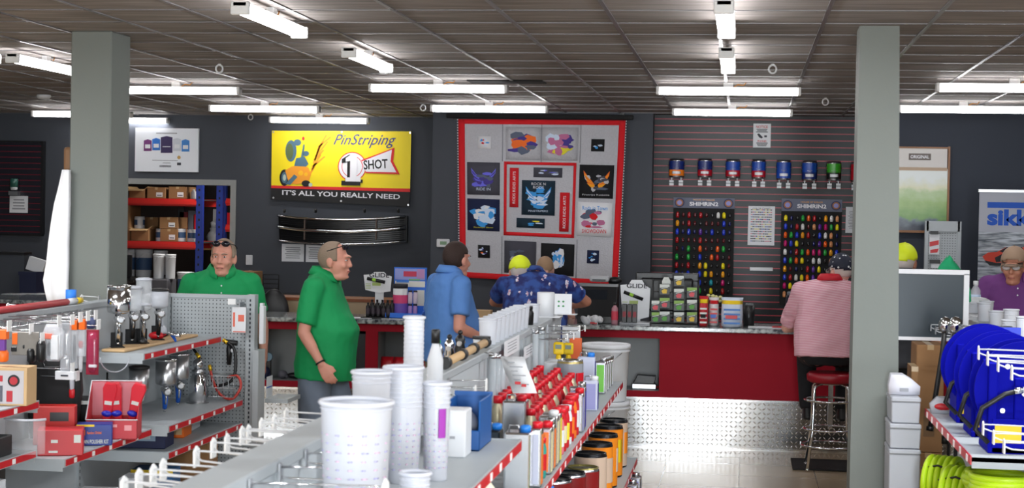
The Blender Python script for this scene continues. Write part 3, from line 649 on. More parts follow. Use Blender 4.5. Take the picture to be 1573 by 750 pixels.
MB().box(a-.01,b+.01,Y-.01,Y+.02,d,d+.025).build('top_rail', STEEL, t); MB().box(a-.02,b+.02,Y-.08,Y+.1,0,.1).build('base', STEEL, t)
# things on the dark slat board at the far left
Y = YL-.12
t = thing('sprayer_cup', 'green topped small jar fitting on the dark slat board', 'fitting', at(22,300,Y), 0, None, True)
p = at(21.5,300,Y); 
MB().lathe([(.05,0.01),(.05,.11),(.04,.12)], (p.x,Y,at(21,289,Y).z)).build('jar', flat('dark_green_jar', 50, 95, 85, .3), t); MB().lathe([(.04,0),(.05,.05)],(p.x,Y,at(21,292,Y).z)).build('collar', WHITE, t); MB().box(p.x-.06,p.x+.06,Y-.03,Y+.05,p.z,p.z+.05).build('bracket', STEEL, t)
sheet('paper_notice', 'white paper sheet on the dark slat board, left of the column', (15,301,43,327), YL-.075, n=4)
# ================================================================== generic product builders (origin at base centre)
def carton(label, cat, loc, w, d, h, m, rz=0, group=None, name='carton', front=(), flaps=False, tape=True, bev=.004):
    t = thing(name, label, cat, loc, rz, group)
    MB().box(-w/2,w/2,-d/2,d/2,0,h).build('body', m, t, bevel=bev)
    if tape and not flaps: MB().box(-.02,.02,-d/2-.001,d/2+.001,h-.03,h+.001).build('tape', flat('tape', 190, 160, 120, .3), t)
    if flaps:
        mb = MB(); e = .004; f = min(w, d)*.38
        mb.quad((-w/2,-d/2,h),(w/2,-d/2,h),(w/2,-d/2-f*.8,h-f*.25),(-w/2,-d/2-f*.8,h-f*.25)); mb.quad((w/2,-d/2,h),(w/2,d/2,h),(w/2+f*.5,d/2,h+f*.4),(w/2+f*.5,-d/2,h+f*.4))
        mb.quad((-w/2,-d/2,h),(-w/2-f*.5,-d/2,h+f*.4),(-w/2-f*.5,d/2,h+f*.4),(-w/2,d/2,h))
        o = mb.build('flaps', TAN if m is BROWN else m, t); s = o.modifiers.new('s', 'SOLIDIFY'); s.thickness = .005
    for i, (kind, *a) in enumerate(front):       # stickers and lettering on the front face
        y = -d/2-.0015
        if kind == 'r': (x0,x1,z0,z1,mm) = a; MB().box(x0*w,x1*w,y-.0004*i,-d/2+.0005,z0*h,z1*h).build('sticker', mm, t)
        if kind == 't': (s,x,z,hh,ww,mm) = a; text(s, hh*h, (x*w,y-.001-.0004*i,z*h), mm, t, width=ww*w, bold=.02, local=True)
    return t
def pail(label, loc, r, h, group, band=None, lidm=None, body=None, name='pail', cat='bucket'):
    t = thing(name, label, cat, loc, random.random()*3, group); body = body or WHITE
    MB().lathe([(r*.88,0),(r*.9,.01),(r*.99,h*.86),(r*1.04,h*.87),(r*1.04,h*.89),(r,h*.90),(r,h*.93)]).build('body', body, t)
    MB().lathe([(r*1.05,h*.92),(r*1.06,h*.95),(r*1.05,h),(r*.97,h),(r*.95,h*.975)], cap1=True).build('lid', lidm or WHITE, t)
    MB().tube([(r*1.03*math.cos(a), r*1.03*math.sin(a)-.01, h*.86-.35*h*math.sin(a) if 0 else h*.86-abs(math.sin(a))*h*.3) for a in [PI*k/10 for k in range(11)]], .003, 6).build('handle', STEEL, t)
    if band:
        MB().lathe([(r*.945,h*.25),(r*.985,h*.7)], n=24, cap0=False, cap1=False).build('label_band', band, t)
    return t
def tincan(label, loc, r, h, body, group, lid=None, band=None, name='paint_can', handle=True, rim=None, cat='paint can', n=20, mat2=None):
    t = thing(name, label, cat, loc, random.random()*6, group)
    MB().lathe([(r*.98,0),(r,.004),(r,h-.01),(r*.97,h-.004)], n=n).build('body', rim or TIN, t)
    mb = MB().lathe([(r+.0015,.012),(r+.0015,h-.016)], n=n, cap0=False, cap1=False)
    if band: mb.m = 1; mb.rings([[Vector(((r+.003)*math.cos(a), (r+.003)*math.sin(a), z)) for a in [k*2*PI/24+s for k in range(9)]] for s in (0,) for z in (h*.3, h*.75)], True, False, False); mb.rings([[Vector(((r+.003)*math.cos(a+PI), (r+.003)*math.sin(a+PI), z)) for a in [k*2*PI/24 for k in range(9)]] for z in (h*.3, h*.75)], True, False, False)
    mb.build('label_wrap', [body, band or body], t)
    MB().lathe([(r*.97,h-.005),(r*.97,h+.003),(r*.85,h+.003),(r*.82,h-.005),(.01,h-.004)], n=n, cap0=False).build('lid', lid or TIN, t)
    if handle: MB().tube([(r+.002,0,h*.8),(r*.8,-r*.75,h*.62),(0,-r-.006,h*.55),(-r*.8,-r*.75,h*.62),(-r-.002,0,h*.8)], .002, 5).build('handle', STEEL, t)
    return t
def ftin(label, loc, w, d, h, cap, labelm, group, rz=0, body=None, stripe=None, handle=True, name='solvent_tin', cat='tin'):
    t = thing(name, label, cat, loc, rz, group)
    MB().box(-w/2,w/2,-d/2,d/2,0,h).build('body', body or TIN, t, bevel=.008, seg=2)
    mb = MB(); mb.box(-w/2+.012,w/2-.012,-d/2-.001,d/2+.001,h*.06,h*.9)
    mb.m = 1; mb.box(w/2-.0008,w/2+.001,-d/2+.006,d/2-.006,h*.06,h*.9)
    if labelm: mb.build('label_wrap', [labelm, stripe or labelm], t)
    mb = MB().lathe([(.022,h),(.022,h+.022),(.014,h+.026)], (w*.25,0,0), n=14); mb.build('cap', cap, t)
    if handle: MB().tube([(-w*.38,0,h),(-w*.36,0,h+.022),(-w*.02,0,h+.024),(w*.02,0,h)], .004, 6).build('handle', TIN, t)
    return t
def bottle(label, loc, r, h, body, cap, group, neck=.4, name='bottle', cat='bottle', band=None):
    t = thing(name, label, cat, loc, 0, group)
    MB().lathe([(r*.9,0),(r,.008),(r,h*.72),(r*neck,h*.86),(r*neck,h*.9)], n=16).build('body', body, t)
    MB().lathe([(r*(neck+.12),h*.87),(r*(neck+.12),h*.99),(r*neck,h)], n=14).build('cap', cap, t)
    if band: MB().lathe([(r+.001,h*.2),(r+.001,h*.6)], n=16, cap0=False, cap1=False).build('label_wrap', band, t)
    return t
# ================================================================== STORE ROOM seen through the doorway
l = bpy.data.lights.new('store_room_lamp', 'AREA'); l.shape = 'RECTANGLE'; l.size = 1.2; l.size_y = .3; l.energy = 42; l.color = (1,.95,.88)
o = bpy.data.objects.new('store_room_lamp', l); C.objects.link(o); o.location = (-6.2, 20.9, CEIL-.12)
YK = 21.4
RB = flat('rack_beam_red', 205, 36, 30, .5); BU = flat('rack_upright_blue', 24, 44, 120, .5); DECK = flat('rack_deck', 60, 56, 56, .7)
def zat(px, py, Y=YK): return at(px, py, Y).z
def rack(label, xa, xb, Y, zs, depth=.9):
    t = thing('pallet_rack', label, 'rack', ((xa+xb)/2, Y, 0), 0, 'pallet racks in the store room', True)
    for z in zs:
        MB().box(xa,xb,Y-.02,Y+.03,z-.10,z).box(xa,xb,Y-.035,Y-.02,z-.075,z-.03).build('beam', RB, t); MB().box(xa,xb,Y+depth-.05,Y+depth,z-.10,z).build('beam', RB, t)
        MB().box(xa,xb,Y+.03,Y+depth-.05,z-.02,z-.005).build('deck', DECK, t)
    for x in (xa-.04, xb+.04):
        for y in (Y, Y+depth-.04):
            mb = MB().box(x-.045,x+.045,y-.03,y+.04,0,3.1); mb.m = 1
            for k in range(28): mb.box(x-.012,x+.012,y-.032,y-.029,.2+k*.1,.23+k*.1)
            mb.build('upright', [BU, MATTE_BLACK], t)
    return t
xa, xb = at(120,300,YK).x, at(303,300,YK).x; zA, zB = zat(250,305), zat(250,371); zC = .95
rack('red and blue pallet rack filling the left of the store room doorway', xa, xb, YK, (zB, zA))
xa2, xb2 = at(332,300,YK+1.4).x, at(420,300,YK+1.4).x
rack('farther red and blue pallet rack at the right of the doorway', xa2+.15, xb2, YK+1.4, (zat(340,305,YK+1.4), zat(340,345,YK+1.4), zat(340,385,YK+1.4)))
def onrack(x0,x1,y0,z,label,flaps=False,lab=True,d=.4,m=BROWN,Y=YK+.06,cat='box',grp='cartons on the store room racks'):
    a,b,c,e = rect(x0,y0,x1,y0+20,Y); h = max(e-z,.05)
    return carton(label,cat,((a+b)/2,Y+d/2,z),b-a,d,h,m,0,grp,flaps=flaps,front=(('r',.0,.35,.15,.55,PAPER),('r',.04,.3,.25,.32,INK)) if lab else ())
onrack(198,222,291,zA,'opened brown carton at the left end of the top rack shelf',True,False)
onrack(226,254,288,zA,'brown carton with white label, middle of the top rack shelf')
onrack(259,286,287,zA,'brown carton with white label, beside the white bottle on the top shelf')
bottle('small white bottle beside the last carton on the top rack shelf', (at(292,300,YK).x, YK+.15, zA), .04, .13, WHITE, WHITE, 'bottles in the store room')
onrack(186,200,315,zB,'tall brown carton cut by the left column on the middle rack shelf',lab=False)
onrack(201,228,352,zB,'open topped brown carton low at the left of the middle rack shelf',True,False,d=.3)
tb = onrack(222,243,334,zB,'plain brown carton behind the open one on the middle rack shelf',d=.3,Y=YK+.45)
onrack(246,273,352,zB,'lower brown carton of the pair on the middle rack shelf')
zz = zat(258,352); onrack(245,273,334,zz+.003,'upper brown carton of the pair on the middle rack shelf')
SBL = flat('slate_label', 60, 90, 130, .5)
def wcan(x0,x1,y0,z,label,band=NAVY,Y=YK+.14):
    a,b,c,e = rect(x0,y0,x1,y0+20,Y); r = (b-a)/2; return tincan(label,((a+b)/2,Y,z),r,e-z,WHITE,'small white cans in the store room',lid=WHITE,band=SBL,rim=WHITE,handle=False)
wcan(240,254,352,zB,'white can with blue band left of the carton pair')
wcan(271,285,352,zB,'white can with blue band right of the carton pair'); wcan(288,301,353,zB,'white can with blue band against the blue upright')
onz_ = at(213,352,YK).z
wcan(207,222,333,onz_+.004,'white can with blue band standing on the open carton',Y=YK+.2)
for i,(x0,x1,y0,zb,s) in enumerate([(194,207,377,.9,'at the left edge'),(208,233,378,.9,'in the middle'),(237,256,380,.9,'with a green patch beside it')]):
    a,b,c,e = rect(x0,y0,x1,y0+20,YK+.2)
    pail('white pail under the middle rack shelf, '+s, ((a+b)/2,YK+.22,zB-.12-(.37 if i<2 else .34)),(b-a)/2,.37 if i<2 else .33,'white pails in the store room',band=SBL if i<2 else None)
t = thing('store_bench', 'dark low bench carrying the white pails in the store room', 'bench', ((xa+xb)/2, YK-.02, 0), 0, None, True)
zt = zB-.12-.37; MB().box(xa+.02,xb-.02,YK+.03,YK+.6,zt-.04,zt-.002).build('top', DECK, t)
for x in (xa+.1, (xa+xb)/2, xb-.1): MB().box(x-.03,x+.03,YK+.1,YK+.5,0,zt-.04).build('leg', DECK, t)
for i,(px,py,r,h,s) in enumerate([(285,412,.105,.30,'lone white pail with blue label, upper of the two by the blue upright'),]):
    zp = at(px,453,YK-.4).z; t = pail(s,(at(px,430,YK-.4).x,YK-.4,zp-.0),r,h,'white pails in the store room',band=SBL)
    zq = zp-.36
    for k in range(3):
        if zp-(k+1)*.36 > -.2: pail(['white pail directly under the lone labelled pail','white pail second from the floor in the pail stack','white pail on the floor at the foot of the pail stack'][k],(at(px,430,YK-.4).x,YK-.4,zp-(k+1)*.355),r,.35,'white pails in the store room')
    zp3 = zp-3*.355
for i,(px,py,w_) in enumerate([(244,404,17),(262,408,15)]):
    a,b,c,e = rect(px-w_/2,py-10,px+w_/2,py+18,YK-.3)
    pail(['white pail stacked in front of the rack, left one','white pail stacked in front of the rack, right one'][i],((a+b)/2,YK-.3,zt),(b-a)/2,.33,'white pails in the store room')
MB_ = MB().box(at(232,430,YK).x,at(275,430,YK).x,YK-.45,YK-.1,0,zt-.003); o = MB_.build('drum_crate', flat('crate_grey', 90,90,96), None, bevel=.01); tag(o,'grey crate under the two front pails in the store room','crate')
# clutter right of the blue upright
onrack(312,325,385-8,zat(340,385,YK+1.4),'small brown carton on the farther rack',lab=False,Y=YK+1.45,d=.3)
p = at(322,375,YK+1.4)
t = thing('wrapped_bundle','pale plastic wrapped bundle standing on the farther rack','bundle',(at(323,370,YK+1.42).x,YK+1.6,zat(340,345+36,YK+1.4)+.02)); MB().lathe([(.08,0),(.11,.03),(.10,.08),(.12,.13),(.09,.19),(.06,.22),(.07,.26)],n=12).build('wrap',FROST,t); MB().lathe([(.05,.25),(.06,.34),(.03,.36)],n=10).build('neck',WHITE,t)
for i,(px,w,c_) in enumerate([(338,14,DRED),(347,10,RED),(330,9,WHITE)]):
    a,b,c,e = rect(px-w/2,300,px+w/2,330,YK+1.5); z0 = zat(340,345,YK+1.4)
    carton(['dark red box on the middle shelf of the farther rack','bright red box on the middle shelf of the farther rack','small white box on the middle shelf of the farther rack'][i],'box',((a+b)/2,YK+1.65,z0),b-a,.2,.12+.05*i,c_,group='coloured boxes on the farther rack',tape=False)
for i,(px,w,c_,m_) in enumerate([(272,13,.10,DRED),(284,10,.12,flat('box_grey',110,110,120)),(293,12,.07,RED),(268,10,.2,BLACK)]):
    a,b,c,e = rect(px-w/2,300,px+w/2,330,YK+.4); carton(['dark red box deep on the middle rack shelf','grey box deep on the middle rack shelf','flat red box deep on the middle rack shelf','black box deep on the middle rack shelf'][i],'box',((a+b)/2+.0,YK+.72,zB+(0 if i<3 else 0)),b-a,.1,.3+c_,m_,tape=False,group='boxes deep in the rack')
t = thing('monitor','dark flat monitor on the store room bench at the left column edge','monitor',at(197,412,YK-.6),0,None,True); a,b,c,e = rect(190,392,202,425,YK-.6); MB().box(a,b,YK-.6,YK-.57,c,e).build('screen',BLACK,t,bevel=.004); MB().box((a+b)/2-.03,(a+b)/2+.03,YK-.58,YK-.55,zt-.0,c).build('stand',BLACK,t); MB().box(a-.02,b+.02,YK-.68,YK-.48,zt-.015,zt).build('foot',BLACK,t)
t = thing('store_desk','dark desk in front of the store room rack','desk',((at(180,430,YK).x+at(225,430,YK).x)/2,YK-.7,0),0,None,True); a,b = at(160,430,YK).x,at(225,430,YK).x
MB().box(a,b,YK-.9,YK-.45,zt-.05,zt-.017).build('top',DECK,t); MB().box(a+.05,a+.1,YK-.85,YK-.5,0,zt-.05).build('leg',DECK,t); MB().box(b-.1,b-.05,YK-.85,YK-.5,0,zt-.05).build('leg',DECK,t)
# ================================================================== SALES COUNTER
KR = flat('counter_red', 146, 14, 34, .7, vary=.05, vscale=3, spec=.2); KD = flat('counter_red_dark', 110, 14, 24, .5)
GRN = flat('granite', 120, 128, 132, .12)
nt, b_, N, L = nodes_of(GRN); tc = N('ShaderNodeTexCoord'); n1 = N('ShaderNodeTexNoise'); n1.inputs['Scale'].default_value = 22; n1.inputs['Detail'].default_value = 8
cr = N('ShaderNodeValToRGB'); cr.color_ramp.elements[0].position=.38; cr.color_ramp.elements[0].color=(.03,.035,.045,1); cr.color_ramp.elements[1].position=.62; cr.color_ramp.elements[1].color=(.42,.46,.46,1)
L(tc.outputs['Object'], n1.inputs['Vector']); L(n1.outputs['Fac'], cr.inputs['Fac']); L(cr.outputs[0], b_.inputs['Base Color'])
PLATE = mat('diamond_plate', (.62,.61,.59), .16, 1)
SH = flat('recess_grey', 132, 136, 138, .5, vary=.06, vscale=2)
KO = Vector((-1, 14.9, 0)); KA = .05
kt = thing('sales_counter', 'long red sales counter with granite top and diamond plate kick panel', 'counter', KO, KA)
def kx(px, py=550):    # pixel column -> counter local x
    d = ray(px, py); ca, sa = math.cos(KA), math.sin(KA)
    # line KO + x*(ca,sa)
    tt = (KO.y*ca - KO.x*sa)/(d.y*ca - d.x*sa); X = d.x*tt; return (X-KO.x)/ca
KL, KRt = kx(300), kx(1480)
ZT = 1.085
r1 = (kx(392), kx(505)); r2 = (kx(541), kx(561)); r3 = (kx(580), kx(640)); r3b = (kx(655), kx(850)); r4 = (kx(862), kx(1013))
ZR0, ZR1 = .50, .975
DEP = .72
def kbox(name, mats, *bx, bevel=0, par=kt):
    mb = MB()
    for b1 in bx: mb.box(*b1)
    return mb.build(name, mats, par, bevel=bevel, local=True)
kbox('granite_top', GRN, (KL-.05, KRt+.05, -.05, DEP+.05, 1.045, ZT), bevel=.006)
bx = [(KL, KRt, 0, .03, ZR1, 1.045), (KL, KRt, 0, .03, .44, ZR0)]
xs = [KL, r1[0], r1[1], r2[0], r2[1], r3[0], r3[1], r3b[0], r3b[1], r4[0], r4[1], KRt]
for i in range(0, len(xs), 2): bx.append((xs[i], xs[i+1], 0, .03, ZR0, ZR1))
kbox('front_panel', KR, *bx); kbox('back_panel', KD, (KL, KRt, DEP-.02, DEP, 0, 1.045)); kbox('end_panel', KD, (KL, KL+.02, .03, DEP-.02, 0, 1.045), (KRt-.02, KRt, .03, DEP-.02, 0, 1.045))
for r_, m_ in ((r1, SH), (r2, BLACK), (r3, SH), (r3b, SH), (r4, SH)):
    o = kbox('display_recess', m_, (r_[0]-.01, r_[1]+.01, .43, .45, ZR0, ZR1), (r_[0]-.02, r_[0]-.0, .03, .45, ZR0, ZR1), (r_[1], r_[1]+.02, .03, .45, ZR0, ZR1), (r_[0]-.01, r_[1]+.01, .03, .45, ZR0-.02, ZR0), (r_[0]-.01, r_[1]+.01, .03, .45, ZR1, ZR1+.02))
kbox('kick_board', KD, (KL, KRt, .012, .03, 0, .44))
mb = MB().box(KL, KRt, .002, .011, .012, .425); mb.m = 1
p_ = .0415; nx = int((KRt-KL)/p_)
for i in range(nx):
    for j in range(10):
        x = KL+.02+i*p_; z = .035+j*p_
        if (i+j) % 2: dx, dz = .017, .007
        else: dx, dz = .007, .017
        sg = 1 if (i+j) % 2 else -1
        # lozenge tilted 45 degrees
        a_, b2 = .018, .0065; c_ = .7071
        e1 = (a_*c_, a_*c_*sg); e2 = (-b2*c_*sg, b2*c_)
        base = [(x+e1[0], z+e1[1]), (x+e2[0], z+e2[1]), (x-e1[0], z-e1[1]), (x-e2[0], z-e2[1])]
        top = [(x+(q[0]-x)*.5, z+(q[1]-z)*.5) for q in base]
        mb._add([(q[0], .002, q[1]) for q in base]+[(q[0], -.0045, q[1]) for q in top], [(0,1,5,4),(1,2,6,5),(2,3,7,6),(3,0,4,7),(4,5,6,7)], True)
mb.build('diamond_plate', [mat('plate_shade_flats', (.34,.335,.33), .13, 1), PLATE], kt, local=True)  # flats coloured darker than the lozenges: reflection contrast put into the colour
kbox('chrome_strip', CHROME, (KL, KRt, -.004, .012, .425, .445), (KL, KRt, -.006, .012, 0, .012))
def kw(x, y, z): v = Matrix.Rotation(KA, 3, 'Z') @ Vector((x, y, z)); return KO + v
def kpx(px, y, z=ZT): return kw(kx(px), y, z)
# far-left counter
Y = 16.3; a,b = -10.98, at(77,460,Y).x; t = thing('side_counter','far left red counter with granite top and loose papers','counter',(-9,Y,0),0,None,True)
MB().box(a,b+.05,Y-.05,Y+.9,1.045,ZT).build('granite_top',GRN,t,bevel=.006); MB().box(a,b,Y,Y+.8,.0,1.045).build('front_panel',KR,t)
for i,(px,w) in enumerate([(25,.25),(52,.3)]):
    p = onz(px,452,ZT); o = MB().box(p.x-w/2,p.x+w/2,p.y-.1,p.y+.12,ZT+.001,ZT+.004+.004*i).build('paper_sheet',PAPER,None); tag(o,['loose white paper sheet on the far left counter, at its left','loose white paper sheet near the right end of the far left counter'][i],'paper')
p = at(97,455,Y+.2)
Y = 17.6; a,b,c,e = rect(-40,391,37,450,Y); t = thing('partition','low dark grey partition behind the far left counter','partition',((a+b)/2,Y,0),0,None,True)
MB().box(a,b,Y,Y+.1,0,e).build('panel',flat('partition_grey',72,76,84,.8),t); MB().box(a,b+.02,Y-.05,Y+.15,e,e+.03).build('cap',BLACK,t)
Y = 17.62; a,b,c,e = rect(40,417,66,452,Y); t = thing('waste_bin','dark blue bin beside the low partition','bin',((a+b)/2,Y,0.0)); w = b-a
MB().rings([[Vector((sx*w*s/2,sy*.18*s,z)) for sx,sy in ((-1,-1),(1,-1),(1,1),(-1,1))] for s,z in ((.8,0),(1,e-.03))],False,True,False).build('body',NAVY,t); MB().rings([[Vector((sx*w*s/2,sy*.18*s,z)) for sx,sy in ((-1,-1),(1,-1),(1,1),(-1,1))] for s,z in ((1.06,e-.04),(1.06,e))],False).build('rim',NAVY,t)
c2 = carton('white box tilted in the top of the dark blue bin','box',((a+b)/2,Y,e-.0),.19,.12,.15,PAPER,.3,tape=False); c2.rotation_euler = (0,.3,.2)
# ------------------------------------------------------------------ things on the counter
def plate_poly(name, pts, Y, m, par, d=.01):
    mb = MB(); ppoly(mb, pts, Y, d); return mb.build(name, m, par)
YC = 15.15
def glide(label, px0, py0, px1, py1, Y, bot):
    t = thing('product_stand', label, 'display stand', (at((px0+px1)/2,py1,Y).x,Y,ZT), 0, 'white product stands on the counter', True); w, h = px1-px0, py1-py0
    P = lambda u, v: (px0+w*u, py0+h*v); zb = (at(px0,py1,Y).z)
    plate_poly('header_card', [P(0,.12),P(.28,.10),P(.38,0),P(.72,0),P(.82,.12),P(1,.2),P(.95,.85),P(.55,.92),P(.06,.78)], Y+.06, flat('stand_white',222,224,228,.4), t)
    text('GLIDE', .042, at(px0+w*.55,py0+h*.14,Y+.047), INK, t, width=.19, bold=.02)
    mb = MB(); a_ = at(px0+w*.12,py0+h*.28,Y+.03); b2 = at(px0+w*.75,py0+h*.45,Y+.03); mb.tube([a_,b2],.016,8); mb.m=1; mb.tube([a_+(b2-a_)*.3+Vector((0,-.003,0)),a_+(b2-a_)*.5+Vector((0,-.003,0))],.0165,8); mb.build('tool_sample',[BLACK,flat('lime',150,200,60)],t)
    q = MB()
    for k in range(4): a_ = at(px0+w*.06,py0+h*(.5+k*.07),Y+.047); q.box(a_.x,a_.x+.05,a_.y-.001,a_.y,a_.z-.005,a_.z)
    a_ = at(px0+w*.3,py0+h*.5,Y+.047); q.box(a_.x,a_.x+.08,a_.y-.001,a_.y,a_.z-.02,a_.z+.01); q.build('print',flat('lime_print',170,190,110),t)
    a_,b2 = at(px0,py1,Y).x, at(px1,py1,Y).x; MB().box(a_,b2,Y-.12,Y+.12,ZT,ZT+.014).build('base',WHITE if bot else BLACK,t,bevel=.003); MB().box((a_+b2)/2-.04,(a_+b2)/2+.04,Y+.06,Y+.075,ZT+.014,at(px0,py1-8,Y).z+.1).build('stem',WHITE,t)
    return t
glide('white GLIDE stand with black bottles on the left stretch of counter', 559,418,602,453, 15.0, False)
k = 0
for px in (568,576,584,592,599):
    for dy in (0,.07):
        k += 1; p = Vector((at(px,470,15).x+dy*.3, 14.93+dy, ZT+.015)); bottle(['first','second','third','fourth','fifth','sixth','seventh','eighth','ninth','tenth'][k-1]+' black bottle from the left under the left GLIDE stand', p, .02, .155 if dy else .13, BLACK, BLACK, 'black bottles under the left GLIDE stand', band=flat('dark_label',60,50,60))
glide('tall white GLIDE stand right of the black register on the counter', 953,430,999,497, 15.25, True)
for k,px in enumerate((959,967,975)):
    p = at(px,480,15.08); carton(['narrow black carton at the left under the right GLIDE stand','narrow black carton in the middle under the right GLIDE stand','narrow black carton at the right under the right GLIDE stand'][k],'box',(p.x,15.09,ZT+.015),.045,.04,.17,BLACK,tape=False,group='narrow black cartons',front=(('r',-.3,.3,.3,.6,flat('dark_red_print',140,40,50)),))
p = at(944,480,15.0); bottle('slim pink and grey tube standing against the black register', (p.x,15.03,ZT), .03,.2, flat('pink_grey',170,120,130), BLACK, None, band=flat('rose_band',200,60,80))
# blue display
t = thing('wipes_display','blue and white cardboard display with printed header on the counter','display',(at(630,485,15.05).x,15.1,ZT),0,None,True)
a,b,c,e = rect(605,411,655,478,15.25); MB().box(a,b,15.25,15.27,ZT,e).build('back_card',flat('display_blue',40,110,215,.5),t)
q = MB(); 
def pr(q,m_,x0,y0,x1,y1,Y): q.m=m_; prect(q,x0,y0,x1,y1,Y,.003)
pr(q,0,607,413,653,430,15.25); pr(q,1,607,432,653,441,15.25); pr(q,2,620,417,640,425,15.247); pr(q,3,641,414,652,428,15.246); pr(q,4,609,431,628,434,15.245); pr(q,1,640,446,652,470,15.25); pr(q,5,628,429,645,431,15.245)
q.build('printed_panels',[flat('p_violet',150,160,220),flat('p_cream',225,225,215),flat('p_red',200,60,90),flat('p_lilac',190,140,190),flat('p_blue',70,130,215),flat('p_green',120,180,110)],t)

a,b = at(591,480,14.98).x, at(652,480,14.98).x; MB().box(a,b,14.92,15.24,ZT,ZT+.012).box(a,b,14.92,14.93,ZT,ZT+.055).box(a,a+.01,14.92,15.24,ZT,ZT+.055).box(b-.01,b,14.92,15.24,ZT,ZT+.075).build('tray',flat('display_blue',40,110,215,.5),t)
p = at(614.5,470,15.05); w_ = .068
t = thing('wipes_tub','white wipes tub with pink and purple label in the blue display','tub',(p.x,15.06,ZT+.013)); h = at(614,437,15.05).z-ZT-.013
MB().lathe([(w_*.95,0),(w_,.008),(w_,h*.88)]).build('body',WHITE,t); MB().lathe([(w_+.002,.02),(w_+.002,h*.42)],cap0=False,cap1=False).build('lower_label',flat('tub_purple',110,80,170),t); MB().lathe([(w_+.002,h*.42),(w_+.002,h*.68)],cap0=False,cap1=False).build('upper_label',flat('tub_pink',215,70,120),t); MB().lathe([(w_*1.02,h*.88),(w_*1.02,h),(w_*.9,h*1.02)]).build('lid',flat('lid_dark',40,40,46),t)
for k,(px,z0) in enumerate(((630,0),(637.5,0),(630,.125),(637.5,.125))):
    p = at(px,470,15.05); bottle('small %s bottle, %s, %s one beside the wipes tub'%('lilac' if not z0 else 'white capped','lower' if not z0 else 'upper','left' if px==630 else 'right'),(p.x,15.05+(k%2)*.01,ZT+.013+z0),.021,.122,flat('lilac',165,130,190,.4) if not z0 else flat('pale_lilac',205,190,205),flat('lid_dark',40,40,46),'small bottles in the blue display',neck=.8)
for i,(px,w,py) in enumerate(((562,.3,485),(617,.3,489),(645,.16,488))):
    p = onz(px,py,ZT); o = MB().box(p.x-w/2,p.x+w/2,14.87,15.0-.02*i,ZT+.001,ZT+.004).build('paper_sheet',PAPER,None); tag(o,['white paper sheet on the counter in front of the left GLIDE stand','white paper sheet in front of the blue display','small white paper at the right corner of the blue display'][i],'paper')
# register + monitors
t = thing('cash_register','black register with angled screen between the Hawaiian shirt and the GLIDE stand','cash register',(at(918,497,15.3).x,15.3,ZT),0,None,True)
a,b,c,e = rect(889,437,948,497,15.25)
MB().rings([[Vector((a,y0,z0)),Vector((b,y0,z0)),Vector((b,y1,z0)),Vector((a,y1,z0))] for y0,y1,z0 in ((15.1,15.5,ZT),(15.1,15.5,ZT+.06),(15.25,15.45,e-.02),(15.27,15.4,e))],False).build('body',flat('register_black',16,17,20,.35),t,bevel=.006)
MB().rings([[Vector((a+.03,15.17-.0+.0,ZT+.10)),Vector((b-.09,15.17,ZT+.10)),Vector((b-.09,15.235,e-.05)),Vector((a+.03,15.235,e-.05))],[Vector((a+.03,15.14,ZT+.10)),Vector((b-.09,15.14,ZT+.10)),Vector((b-.09,15.22,e-.05)),Vector((a+.03,15.22,e-.05))]],False).build('screen',flat('screen_dark',30,34,40,.15),t)
prect(q:=MB(),889,436,950,440,15.3,.05,.08); q.build('top_bezel',flat('bezel_grey',120,122,125,.4),t)
t = thing('receipt_printer','pale grey printer part resting on the black register','printer',(at(920,432,15.35).x,15.37,e+.02),0,None,True); a2,b2,c2_,e2 = rect(906,424,936,436,15.35); MB().box(a2,b2,15.3,15.44,e+.02,e2).build('cover',flat('printer_grey',170,172,176,.5),t,bevel=.02,seg=2); MB().box(a2+.03,b2-.03,15.29,15.3,e+.03,e+.045).build('slot',BLACK,t)
t = thing('headset','dark handheld scanner on top of the register','scanner',(at(942,430,15.4).x,15.4,e+.02),0,None,True); MB().ell(at(944,431,15.42),(.07,.05,.035)).build('head',BLACK,t); MB().tube([at(944,431,15.42),at(936,436,15.42)],.02).build('handle',BLACK,t)
t = thing('crumpled_cloth','crumpled white cloth on the counter in front of the register','cloth',(at(911,496,15.0).x,15.0,ZT)); rnd = random.Random(5); mb = MB()
for k in range(9): mb.ell((rnd.uniform(-.07,.07),rnd.uniform(-.04,.04),rnd.uniform(.02,.05)),(rnd.uniform(.03,.06),.04,rnd.uniform(.015,.035)),10,6,Euler((rnd.random(),rnd.random(),rnd.random())))
mb.build('cloth',WHITE,t); o = MB().box(-.02,.04,-.06,-.05,.004,.02).build('red_print',RED,t)
t = thing('monitor','wide black monitor seen from behind on the counter','monitor',(at(1025,497,15.5).x,15.5,ZT),0,None,True); a,b,c,e = rect(976,419,1073,488,15.5)
MB().box(a,b,15.49,15.53,c,e).build('back_shell',flat('monitor_black',20,22,26,.35),t,bevel=.01,seg=2); MB().box(a+.05,b-.05,15.46,15.49,c+.06,e-.05).build('rear_bulge',BLACK,t,bevel=.02); MB().box((a+b)/2-.05,(a+b)/2+.05,15.5,15.53,ZT,c+.02).build('neck',BLACK,t); MB().box((a+b)/2-.14,(a+b)/2+.14,15.4,15.6,ZT,ZT+.015).build('foot',BLACK,t)
